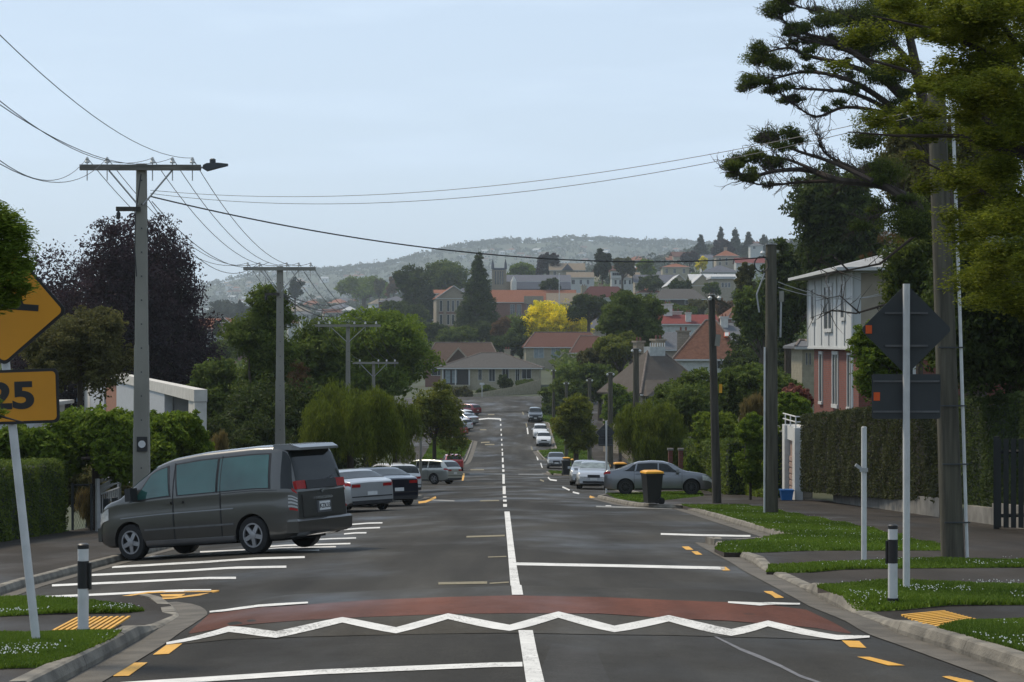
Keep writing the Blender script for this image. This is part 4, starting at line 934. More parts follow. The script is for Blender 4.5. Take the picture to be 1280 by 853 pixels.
# the van
def van():
    rz = PI - R(30)
    t = thing('parked_van', 'dark grey people carrier parked nose-in to the left kerb', 'van', (-5.58, 38.6, gz(-5.58, 38.6)), rz, None)
    c = Car(4.76, 1.78, [(-2.38, 1.03), (-2.36, 1.10), (-2.30, 1.45), (-2.20, 1.80), (-2.10, 1.90), (-1.4, 1.925), (-.2, 1.90), (.5, 1.84), (.85, 1.75), (1.25, 1.50), (1.62, 1.24), (1.72, 1.16), (2.0, 1.10), (2.25, 1.0), (2.38, .72)],
            [(-2.38, 1.0), (-2.3, 1.10), (-1.5, 1.13), (.6, 1.10), (1.3, 1.07), (1.72, 1.04), (2.0, 1.0), (2.25, .9), (2.38, .66)], zb=.24, wheels=(1.50, -1.40), r=.335, tumble=.20, shoulder=.985)
    pm = PA['grey']; c.body('body', pm, t)
    c.patch('windscreen', M['teal'], t, .88, 1.6, -2.35, 2.35, .008, 8, 10, side=0)
    c.patch('rear_window', M['glass'], t, -2.345, -2.17, -2.55, 2.55, .010, 8, 10, side=0)
    for sd in (1, -1):
        c.patch('side_window', M['teal'], t, .50, 1.44, 7.25, 9.0, .006, 8, 5, side=sd, x0t=.60, x1t=.98)
        c.patch('side_window', M['teal'], t, -.60, .28, 7.2, 9.0, .006, 8, 5, side=sd, x1t=.38)
        c.patch('side_window', M['teal'], t, -1.82, -.66, 7.2, 9.0, .006, 8, 5, side=sd, x0t=-1.78)
        c.patch('rear_quarter_panel', M['glass'], t, -2.33, -2.08, 7.1, 9.3, .005, 4, 5, side=sd, x0t=-2.24, x1t=-2.06)
        for a_, b_, c_, e_ in ((.46, 1.50, .55, 1.0), (-.64, .32, -.64, .42), (-1.87, -.62, -1.83, -.62)): c.patch('window_surround', M['trim'], t, a_, b_, 7.12, 9.12, .003, 8, 5, side=sd, x0t=c_, x1t=e_)
        for x0, x1 in ((.42, 1.30), (-.70, .40)):
            q = c.patch('door', pm, t, x0 + .01, x1 - .01 if x1 < 1 else x1 - .16, 2.9, 6.95, .005, 10, 8, side=sd, x1t=x1 + .14 if x1 > 1 else None)
            hx_ = x0 + .12 if x1 > 1 else x1 - .14; p = c.S(hx_, 6.25, side=sd); MB().box((p.x, p.y + sd * .03, p.z), (.2, .035, .045)).obj('handle', M['chrome'] if False else pm, q, world=False)
        for xx in (.41, -.71): c.patch('door_gap', M['trim'], t, xx - .008, xx + .008, 2.6, 9.2, .008, 1, 14, side=sd)
        c.patch('door_gap', M['trim'], t, -2.0, -.71, 6.98, 7.03, .007, 12, 1, side=sd)
        c.patch('side_moulding', M['steel2'], t, -1.0, 1.12, 3.98, 4.12, .016, 12, 1, side=sd)
        c.patch('body_crease', PA['mid'], t, -1.0, 1.7, 5.18, 5.27, .010, 16, 1, side=sd)
        c.patch('sill', PA['mid'], t, -1.0, 1.1, 2.1, 3.1, .03, 8, 3, side=sd)
        c.patch('rear_bumper_side', pm, t, -2.36, -1.80, 2.2, 4.7, .022, 6, 6, side=sd)
        for k in range(4): c.patch('corner_vent', M['steel'], t, -2.37, -2.22, 5.0 + k * .32, 5.16 + k * .32, .022, 3, 1, side=sd)
        c.patch('side_reflector', M['tail'], t, -2.37, -2.24, 4.75, 4.95, .024, 3, 1, side=sd)
        p = c.S(1.28, 7.5, side=sd); MB().box((p.x + .04, p.y + sd * .12, p.z + .08), (.14, .2, .24)).obj('mirror', M['trim'], t, True, world=False)
        c.patch('headlight', M['lamp'], t, 2.02, 2.34, 5.35, 6.95, .012, 6, 4, side=sd)
        yf = c.sec(2.38)[5][0]; MB().box((2.33, sd * (yf - .22), .83), (.08, .4, .16)).obj('headlight', M['lamp'], t, world=False)
        MB().box((-2.345, sd * .62, 1.17), (.07, .30, .15), Matrix.Rotation(R(9), 3, 'Y')).obj('tail_light', M['tail'], t, world=False)
        c.patch('tail_light', M['tail'], t, -2.37, -2.29, 6.9, 7.35, .020, 3, 2, side=sd)
    MB().box((-2.365, 0, 1.165), (.06, .96, .15), Matrix.Rotation(R(9), 3, 'Y')).obj('tailgate_garnish', M['trim'], t, world=False)
    q = MB().box((-2.395, 0, .80), (.035, 1.28, .40)).obj('tailgate_lower', pm, t, world=False)
    MB().box((-2.43, .0, .92), (.05, .50, .05)).obj('chrome_handle', M['chrome'], q, world=False)
    MB().box((-2.42, .0, .76), (.018, .44, .22)).obj('plate_recess', PA['mid'], q, world=False)
    p = MB().box((-2.436, .0, .77), (.012, .33, .16)).obj('number_plate', M['plate'], t, world=False)
    text_mesh('plate_text', 'KZK33', .115, Matrix.Translation((-2.4445, 0, .765)) @ Matrix.Rotation(-PI / 2, 4, 'Z') @ FRONT, M['black'], p, bold=.002)
    MB().lathe([(.035, 0), (.035, .012)], (-2.41, 0, 1.04), 12, Matrix.Rotation(PI / 2, 3, 'Y')).obj('badge', M['chrome'], t, world=False)
    mb = MB(); V = []
    for z0, x0, w_ in ((.28, -2.33, .80), (.33, -2.42, .86), (.53, -2.44, .865), (.57, -2.40, .86)): V += [(x0, -w_, z0), (x0, w_, z0), (-2.0, w_, z0), (-2.0, -w_, z0)]
    mb.add(V, [(3, 2, 1, 0), (12, 13, 14, 15)] + [(4 * i + j, 4 * i + (j + 1) % 4, 4 * i + 4 + (j + 1) % 4, 4 * i + 4 + j) for i in range(3) for j in range(4)]); mb.obj('rear_bumper', pm, t, world=False)
    mb = MB(); V = []
    for x0, z0, z1, w_ in ((-2.40, 1.79, 1.835, .62), (-2.25, 1.80, 1.90, .67), (-1.85, 1.84, 1.93, .68)): V += [(x0, -w_, z0), (x0, w_, z0), (x0, w_ * .98, z1), (x0, -w_ * .98, z1)]
    mb.add(V, [(3, 2, 1, 0), (8, 9, 10, 11)] + [(4 * i + j, 4 * i + (j + 1) % 4, 4 * i + 4 + (j + 1) % 4, 4 * i + 4 + j) for i in range(2) for j in range(4)]); mb.obj('roof_spoiler', pm, t, world=False)
    MB().path([(-2.36, -.1, 1.22), (-2.33, -.45, 1.30)], .012, 5).obj('rear_wiper', M['trim'], t, world=False)
    MB().box((2.36, 0, .50), (.09, 1.5, .26)).obj('front_bumper', pm, t, world=False)
    c2 = c; wheels(c2, t)
    MB().box((0, 0, .25), (3.9, 1.3, .1)).obj('underbody', M['well'], t, world=False)
    pitch(t, 1.45); t.scale = (1.02, 1.0, 1.035)
van()
# left row
t = std_car('silver saloon parked right behind the grey van, seen from the rear corner', 'saloon', 'silver', put(430, 67.6, 0), PI - R(60), GL); pitch(t)
t = std_car('dark navy saloon beyond the silver saloon, only its tail showing', 'saloon', 'navy', put(465, 73.4, 0), PI - R(60), GL); pitch(t)
t = std_car('white hatchback beyond the navy car, mostly hidden behind the silver saloon', 'hatch', 'white', put(486, 93, 0), PI - R(62), GL); pitch(t)
t = std_car('pale silver estate car parked nose-in beside the grass, below the bronze tree', 'wagon', 'gold', put(530, 121, 0), PI - R(32), GL); pitch(t)
t = std_car('small red hatchback seen from behind, just beyond the pale estate car', 'hatch', 'red', put(565, 176, 0), PI / 2 + R(8), GL, simple=True); pitch(t)
# far left row by the lawn
for (px, d, k, col, a, lab) in ((563, 233, 'hatch', 'red', 28, 'bright red hatchback, nearest of the distant row past the grass with the bin'),
                            (571, 239, 'hatch', 'white', 42, 'white hatchback right behind the bright red car in the distant row'),
                            (578, 246, 'saloon', 'silver', 50, 'silver saloon in the middle of the distant row on the left'),
                            (572, 251, 'wagon', 'white', 42, 'white estate car second from the end of the distant left row'),
                            (583, 262, 'hatch', 'dred', 40, 'dark red car at the far end of the distant left row')):
    t = std_car(lab, k, col, put(px, d, 0), PI - R(a), GL, simple=True); pitch(t)
# right side
t = std_car('grey saloon with black wheels pointing right, parked across the driveway behind the yellow-lidded bin', 'saloon', 'mid', put(822.5, 84, 0), R(-3), GR, rimm=M['trim'], rimspk=10); pitch(t)
t.location.z += .115
t = std_car('silver saloon with round headlights facing the camera behind the sign post', 'saloon', 'silver', put(743.5, 103, 0), -PI / 2 - R(4), GR, screen='screen'); pitch(t)
t = std_car('grey car behind the front-facing silver saloon, closest to the centre line', 'saloon', 'silver', put(733, 114, 0), -PI / 2 - R(4), GR, screen='screen'); pitch(t)
t = std_car('grey hatchback parked beside the two dark bins, facing the camera', 'hatch', 'mid', put(695, 182, 0), -PI / 2, GR, simple=True); pitch(t)
t = std_car('white car, nearer of the two pale cars parked on the far rise', 'hatch', 'white', put(679.5, 222, 0), -PI / 2, GR, simple=True); pitch(t)
t = std_car('white car, further of the two pale cars parked on the far rise', 'hatch', 'white', put(675, 231, 0), -PI / 2, GR, simple=True); pitch(t)
t = std_car('black four wheel drive facing the camera at the top of the far rise', 'suv', 'black', put(669, 250, 0), -PI / 2, GR, simple=True); pitch(t)
# ------------------------------------------------------------ vegetation
LM = {}
for nm, dk, lt in (('dark', (0.022, 0.034, 0.012), (0.085, 0.119, 0.023)), ('mid', (0.041, 0.066, 0.014), (0.153, 0.201, 0.034)), ('fresh', (0.061, 0.104, 0.011), (0.194, 0.264, 0.027)), ('bright', (0.070, 0.109, 0.012), (0.214, 0.274, 0.030)),
                   ('purple', (0.015, 0.009, 0.013), (0.054, 0.030, 0.041)), ('olive', (0.045, 0.046, 0.016), (0.157, 0.149, 0.048)), ('bronze', (0.062, 0.083, 0.013), (0.227, 0.241, 0.030)), ('willow', (0.062, 0.084, 0.012), (0.190, 0.232, 0.022)),
                   ('yellow', (0.378, 0.355, 0.014), (1.241, 0.992, 0.022)), ('hedge', (0.026, 0.041, 0.014), (0.082, 0.115, 0.030)), ('brownhedge', (.028, .034, .014), (.082, .092, .036)), ('hilltree', (.024, .036, .022), (.042, .060, .034)), ('blue', (0.017, 0.027, 0.018), (0.056, 0.076, 0.038)),
                   ('wattle', (.055, .075, .008), (.24, .27, .022)), ('straw', (0.112, 0.088, 0.032), (0.286, 0.218, 0.084)), ('pink', (0.160, 0.056, 0.048), (0.437, 0.202, 0.151)), ('rust', (0.080, 0.045, 0.022), (0.202, 0.118, 0.050)), ('pine', (0.029, 0.048, 0.010), (0.130, 0.163, 0.024))):
    LM[nm] = leafmat('leaf_' + nm, dk, lt, transl=.38)
def quads(C, S, asp, rng, mode='rand', flat=.0):
    n = len(C)
    if mode == 'weep':
        a = np.stack([rng.normal(0, .42, n), rng.normal(0, .42, n), -np.ones(n)], 1)
    elif mode == 'up': a = np.stack([rng.normal(0, .3, n), rng.normal(0, .3, n), np.ones(n)], 1)
    elif mode == 'flat': a = rng.normal(0, 1, (n, 3)); a[:, 2] *= .25
    else: a = rng.normal(0, 1, (n, 3))
    a /= np.linalg.norm(a, axis=1)[:, None]
    b = np.cross(a, rng.normal(0, 1, (n, 3))); b /= np.linalg.norm(b, axis=1)[:, None]
    S = S[:, None]; V = np.stack([C - a * S, C - a * S * .1 + b * S * asp, C + a * S, C - a * S * .1 - b * S * asp], 1)
    return V.reshape(-1, 3)
def crown_mesh(blobs, n, leaf, rng, clump=.22, mode='rand', asp=.42, inner=.28, perblob=None, droop=0., dense=1.):
    """leaf clumps over the outside of ellipsoid blobs, plus leaves within; blobs: (cx,cy,cz,rx,ry,rz)"""
    B = np.array(blobs, float); ar = (B[:, 3] * B[:, 5] + B[:, 4] * B[:, 5] + B[:, 3] * B[:, 4]); pr = ar / ar.sum()
    cl = max(len(B) * 4, int(n / 70)); bi = rng.choice(len(B), cl, p=pr)
    u = rng.normal(0, 1, (cl, 3)); u /= np.linalg.norm(u, axis=1)[:, None]
    low = u[:, 2] < -.35; u[low, 2] *= -1 * (rng.random(low.sum()) > .45) + (rng.random(low.sum()) <= .45) * 0 + 0
    u /= np.linalg.norm(u, axis=1)[:, None] + 1e-6
    rr = rng.uniform(.72, 1.03, cl)[:, None]; cc = B[bi, :3] + u * B[bi, 3:] * rr
    cs = (B[bi, 3:].mean(1) * clump * rng.uniform(.6, 1.45, cl)); ct = rng.random(cl) ** 1.2
    ni = int(n * inner); no = n - ni; k = rng.integers(0, cl, no); g = rng.normal(0, 1, (no, 3)); g /= np.maximum(1, np.linalg.norm(g, axis=1) / 1.75)[:, None]; g[:, 2] *= .62
    C1 = cc[k] + g * cs[k][:, None] * .75
    if droop: C1[:, 2] -= rng.random(no) ** 1.3 * droop
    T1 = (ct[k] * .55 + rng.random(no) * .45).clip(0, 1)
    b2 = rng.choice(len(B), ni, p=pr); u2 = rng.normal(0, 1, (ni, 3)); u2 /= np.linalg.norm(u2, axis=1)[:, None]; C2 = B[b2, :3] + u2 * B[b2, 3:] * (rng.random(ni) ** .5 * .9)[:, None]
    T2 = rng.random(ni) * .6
    C = np.concatenate([C1, C2]); T = np.concatenate([T1, T2]); S = leaf * rng.uniform(.6, 1.4, len(C)); S[no:] *= 1.5
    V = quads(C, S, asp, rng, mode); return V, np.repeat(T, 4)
def limbs(mb, base, h, blobs, r, rng, n=9, fork=.35, lean=(0, 0)):
    z0 = base[2]; f = Vector((base[0] + lean[0] * fork, base[1] + lean[1] * fork, z0 + h * fork))
    mb.path([Vector(base) - Vector((0, 0, .3)), Vector(base) + Vector((lean[0] * .1, 0, h * fork * .4)), f], [r * 1.25, r, r * .8], 8)
    idx = list(range(len(blobs))); rng.shuffle(idx)
    for i in idx[:n]:
        b = Vector(blobs[i][:3]); s = f - Vector((0, 0, rng.uniform(0, .15) * h * fork)); m_ = s.lerp(b, .5) + Vector((rng.normal(0, .05) * h, rng.normal(0, .05) * h, rng.uniform(-.02, .06) * h))
        mb.path([s, m_, b, b + (b - m_) * .4], [r * .5, r * .3, r * .13, r * .05], 5)
def make_blobs(kind, c, rx, ry, z0, z1, rng, nb=11):
    h = z1 - z0; cz = (z0 + z1) / 2; out = []
    if kind == 'round':
        for k in range(nb):
            u = rng.normal(0, 1, 3); u /= np.linalg.norm(u); s = rng.uniform(.32, .5); q = 1 - s * .8
            out.append((c[0] + u[0] * rx * q, c[1] + u[1] * ry * q, cz + u[2] * h / 2 * q, rx * s, ry * s, h / 2 * s * 1.05))
        out.append((c[0], c[1], cz, rx * .66, ry * .66, h * .36))
    elif kind == 'dome':
        for k in range(nb):
            a = rng.random() * 6.28; e = rng.random(); s = rng.uniform(.26, .42); q = math.sqrt(1 - e * e * .8) * (1 - s * .7)
            out.append((c[0] + math.cos(a) * rx * q, c[1] + math.sin(a) * ry * q, z0 + h * (.12 + .68 * e), rx * s, ry * s, h * .30 * (1.2 - .4 * e)))
        out.append((c[0], c[1], z0 + h * .45, rx * .6, ry * .6, h * .44))
    elif kind == 'cone':
        for k in range(nb):
            e = (k + rng.random()) / nb; a = k * 2.4 + rng.normal(0, .3); q = (1 - e) ** .85 * .72
            out.append((c[0] + math.cos(a) * rx * q, c[1] + math.sin(a) * ry * q, z0 + h * (e * .93 + .03), rx * (.40 - .28 * e), ry * (.40 - .28 * e), h * .10))
        out.append((c[0], c[1], z0 + h * .35, rx * .5, ry * .5, h * .34)); out.append((c[0], c[1], z0 + h * .78, rx * .2, ry * .2, h * .22))
    elif kind == 'column':
        for k in range(nb):
            e = (k + .5) / nb; a = rng.random() * 6.28; s = .55 + .25 * math.sin(e * 3.1)
            out.append((c[0] + math.cos(a) * rx * .35, c[1] + math.sin(a) * ry * .35, z0 + h * e, rx * s, ry * s, h / nb * 1.1))
    return out
def tree(name, label, px, d, top, width, bot, kind, leaf, n, size, seed, cat='tree', base=None, nb=11, clump=.22, trunk=None, group=None, asp=.42, mode='rand', droop=0., bm='bark', inner=.28, depth=1., thing_z=None):
    rng = np.random.default_rng(seed); k = d / F; x = (px - 640) * k; z1 = CAMZ - (top - 426.5) * k; zb = CAMZ - (bot - 426.5) * k; rx = width / 2 * k
    zg = gz(x, d) if base is None else CAMZ - (base - 426.5) * k
    zg = min(zg, zb)
    t = thing(name, label, cat, (x, d, zg), 0, group)
    B = make_blobs(kind, (x, d), rx, rx * depth, zb, z1, rng, nb)
    mb = MB(); limbs(mb, (x, d, zg), z1 - zg, B, trunk or max(.05, rx * .09), rng, 8, fork=min(.6, max(.2, (zb - zg) / (z1 - zg) + .12)))
    mb.obj('trunk', M[bm], t)
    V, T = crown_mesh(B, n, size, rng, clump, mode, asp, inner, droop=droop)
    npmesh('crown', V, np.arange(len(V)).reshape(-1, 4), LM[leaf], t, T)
    return t
def shrub(label, px, d, top, width, bot, leaf, n, size, seed, **kw):
    return tree('shrub', label, px, d, top, width, bot, kw.pop('kind', 'dome'), leaf, n, size, seed, cat='shrub', **kw)

# ---- left side
tree('copper_beech_tree', 'huge dark purple-leaved tree behind the first power pole', 138, 140, 268, 262, 545, 'dome', 'purple', 115000, .115, 11, nb=34, clump=.18, inner=.4, trunk=.55)
tree('olive_leaved_tree', 'olive-green rounded tree in front of the purple tree, left of the first pole', 100, 66, 382, 140, 484, 'dome', 'olive', 34000, .055, 12, nb=18, trunk=.10, base=560)
tree('garden_tree', 'tall dark leafy tree with an upright top just left of the second pole', 324, 100, 366, 88, 560, 'column', 'mid', 34000, .08, 13, nb=9, trunk=.2, inner=.4)
tree('garden_tree', 'broad bright green tree behind the third power pole', 462, 165, 388, 172, 510, 'round', 'fresh', 46000, .15, 14, nb=22, trunk=.4, inner=.35)
tree('garden_tree', 'dark green tree between the second and third power poles', 392, 120, 402, 100, 530, 'round', 'mid', 26000, .12, 15, nb=16, trunk=.3, inner=.4)
tree('garden_tree', 'mid-green bushy tree at the right edge of the purple tree', 268, 110, 440, 66, 530, 'dome', 'mid', 15000, .10, 16, nb=12)
tree('garden_tree', 'dark thicket of foliage behind the second power pole', 342, 92, 452, 150, 590, 'round', 'dark', 30000, .09, 17, nb=18, inner=.45)
tree('brown_leaved_tree', 'brownish sparse tree directly right of the second power pole', 372, 98, 452, 46, 560, 'round', 'rust', 7000, .06, 18)
shrub('dark shrub mass low behind the wire fence and the van', 300, 86, 520, 150, 600, 'dark', 24000, .07, 19, inner=.5, nb=14)
shrub('dark undergrowth right of the second pole, behind the first willow', 415, 104, 508, 150, 600, 'dark', 18000, .09, 20, inner=.5, nb=14)
tree('willow_tree', 'nearer drooping yellow-green willow behind the silver saloon', 438, 84, 470, 122, 566, 'dome', 'willow', 52000, .075, 21, nb=22, clump=.16, asp=.16, mode='weep', droop=.7, trunk=.16)
tree('willow_tree', 'further drooping willow between the van row and the pale estate car', 494, 100, 492, 72, 574, 'dome', 'willow', 32000, .08, 22, nb=16, clump=.17, asp=.16, mode='weep', droop=.8, trunk=.15)
tree('bronze_leaved_tree', 'small bronze-green street tree above the pale estate car', 543, 132, 478, 76, 562, 'dome', 'bronze', 22000, .085, 23, nb=13, trunk=.14, inner=.2)
shrub('leafy green shrub row in front of the modern white building', 120, 53, 500, 130, 590, 'fresh', 30000, .07, 24, nb=14, inner=.35)
shrub('leafy shrub beside the first pole, covering the right end of the white building', 208, 56, 508, 110, 585, 'fresh', 24000, .065, 25, nb=12, inner=.35)
shrub('low green shrub at the left picture edge above the clipped hedge', 25, 52, 528, 110, 590, 'fresh', 16000, .07, 26, nb=10)
shrub('dark shrub behind the metal gate', 225, 58, 560, 100, 640, 'dark', 14000, .06, 27, nb=10, inner=.4)
shrub('straw coloured flax clump by the wire fence', 112, 54, 606, 60, 650, 'straw', 5000, .10, 28, mode='up', asp=.05, nb=5)
shrub('straw coloured grass tuft beside the first power pole', 268, 60, 540, 40, 600, 'straw', 4000, .13, 29, mode='up', asp=.05, nb=5)
shrub('tangled dark olive shrub behind the mesh fence and metal gate', 112, 58, 572, 110, 652, 'olive', 14000, .06, 94, nb=12, inner=.4)
# overhanging feathery branch hiding part of the yellow signs
def feather(label, name, blobs_px, d, n, leafm, size, seed, sticks, stick_r=.012, asp=.14, mode='weep', clump=.35, cat='tree', loc=None, inner=.1):
    rng = np.random.default_rng(seed); k = d / F
    B = [((x - 640) * k * 1.0, d + dy, CAMZ - (y - 426.5) * k, rx * k, rx * k * .7, ry * k) for x, y, rx, ry, dy in blobs_px]
    t = thing(name, label, cat, loc or (B[0][0], B[0][1], gz(B[0][0], B[0][1])))
    mb = MB()
    for s in sticks:
        pts = [P(x, y, d + dy) for x, y, dy in s[1]]; mb.path(pts, [s[0] * (1 - .85 * i / (len(pts) - 1)) for i in range(len(pts))], 6)
        for i in range(1, len(pts)):
            for q in range(3):
                a = pts[i - 1].lerp(pts[i], rng.random()); e = a + Vector(rng.normal(0, 1, 3)) * k * 22; mb.path([a, a.lerp(e, .5) + Vector(rng.normal(0, 1, 3)) * k * 4, e], [stick_r * .8, stick_r * .5, stick_r * .2], 4)
    mb.obj('trunk', M['twig'], t)
    V, T = crown_mesh(B, n, size, rng, clump, mode, asp, inner); npmesh('crown', V, np.arange(len(V)).reshape(-1, 4), LM[leafm], t, T); return t
feather('feathery bright green branches hanging over the yellow diamond sign', 'overhanging_tree', [(-10, 300, 44, 40, 0), (12, 330, 30, 34, 0), (-15, 350, 50, 45, 0), (16, 290, 18, 26, 0), (22, 366, 18, 18, 0), (-5, 380, 26, 20, 0), (-14, 520, 18, 26, 0), (-30, 270, 40, 30, 0), (-60, 340, 60, 90, 0)], 15.6, 42000, 'fresh', .022, 31,
        [(.05, [(-120, 850, 0), (-110, 600, 0), (-80, 420, 0), (-40, 330, 0), (5, 300, 0)]), (.03, [(-80, 420, 0), (-30, 380, 0), (20, 360, 0)]), (.02, [(-90, 500, 0), (-40, 520, 0), (0, 520, 0)])], loc=(-4.8, 15.6, gz(-4.8, 15.6)), mode='flat', asp=.2, clump=.3)
# ---- right side
tree('willow_tree', 'round drooping bright green willow right of the street, beyond the grey saloon', 810, 106, 498, 102, 584, 'dome', 'willow', 48000, .08, 41, nb=22, clump=.17, asp=.18, mode='weep', droop=.5, trunk=.2)
tree('bronze_leaved_tree', 'round bronze-green street tree with dark trunk beyond the bins', 720, 150, 497, 62, 572, 'round', 'bronze', 24000, .10, 42, nb=12, trunk=.22)
shrub('green bushes bulging over the far right footpath below the top of the street', 693, 262, 484, 52, 520, 'mid', 8000, .20, 43)
shrub('leafy mid-green tree clump at the top right of the street', 722, 285, 450, 62, 500, 'fresh', 11000, .22, 44, kind='round')
shrub('bright green hedge-like bush above the dark hedge right of the grey saloon', 898, 96, 510, 70, 575, 'bright', 14000, .09, 45, nb=10)
shrub('bright yellow-green bush low between the willow and the hedge', 866, 93, 568, 26, 592, 'bright', 3500, .07, 46)
shrub('dense grey-green shrubbery in front of the stone villa', 868, 122, 462, 110, 545, 'mid', 30000, .11, 47, kind='round', nb=16, inner=.4)
shrub('wide green shrubbery in the garden between the two wooden poles', 950, 112, 456, 110, 520, 'mid', 26000, .11, 48, kind='round', nb=16, inner=.4)
shrub('dark conical bush in the garden left of the tall wooden pole', 914, 100, 470, 30, 540, 'dark', 6000, .08, 49, kind='cone')
shrub('reddish pink flowering shrub left of the brick house', 992, 96, 480, 44, 512, 'pink', 6000, .07, 50)
shrub('fresh green bush right of the tall wooden pole above the white garage', 990, 78, 488, 46, 536, 'fresh', 9000, .07, 51)
shrub('straw coloured spiky plant behind the white garage', 940, 84, 494, 34, 530, 'straw', 2500, .2, 52, mode='up', asp=.06, nb=5)
shrub('green creeper bush spilling over the white fence left of the garage', 938, 74, 522, 40, 606, 'fresh', 15000, .055, 53, kind='column', nb=7)
tree('garden_tree', 'dark rounded tree in the garden behind the tall wooden pole', 950, 190, 410, 100, 470, 'dome', 'dark', 20000, .17, 54, nb=14)
tree('garden_tree', 'big dark evergreen rising behind the white and brick house', 1040, 125, 210, 130, 400, 'round', 'dark', 46000, .15, 55, nb=22, trunk=.5)
tree('garden_tree', 'dark green tree directly left of the brick house', 985, 140, 300, 60, 440, 'round', 'dark', 20000, .13, 56, nb=14, trunk=.3)
tree('garden_tree', 'medium green tree right behind the top of the tall wooden pole', 952, 175, 352, 70, 430, 'round', 'mid', 18000, .16, 57, nb=14)
tree('garden_tree', 'small twiggy olive tree behind the service cable, left of the tall pole', 934, 210, 330, 30, 384, 'round', 'olive', 7000, .16, 58)
tree('garden_tree', 'brown-green round garden tree above the yellow-green bank of shrubs', 790, 270, 360, 84, 440, 'round', 'mid', 28000, .22, 59, nb=15)
shrub('golden-green flowering bank of shrubs below the round garden tree', 775, 245, 416, 66, 466, 'bronze', 16000, .19, 60, kind='round')
shrub('olive shrub bank left of the stone villa', 750, 250, 432, 60, 475, 'olive', 12000, .2, 61, kind='round')
shrub('mid-green shrub bank running down to the top right of the street', 735, 235, 455, 90, 505, 'mid', 15000, .2, 62, kind='round')
shrub('green garden shrubs between the villa and the nearest street tree', 775, 195, 478, 44, 530, 'fresh', 9000, .16, 63)
# trees behind the right hedge
tree('garden_tree', 'dark leafy tree behind the hedge with its trunk at the right picture edge', 1266, 48, 296, 250, 508, 'round', 'dark', 64000, .06, 64, nb=28, trunk=.16, inner=.35)
tree('garden_tree', 'glossy green small tree beside the brick house above the hedge', 1104, 62, 400, 84, 506, 'round', 'fresh', 22000, .055, 65, nb=14)
tree('garden_tree', 'olive tree covering the roof end of the white and brick house', 1150, 66, 246, 100, 440, 'round', 'pine', 34000, .07, 66, nb=18, inner=.3)
tree('garden_tree', 'pale-green topped tree high behind the leaning pole', 1190, 80, 130, 180, 300, 'round', 'olive', 40000, .09, 67, nb=20)

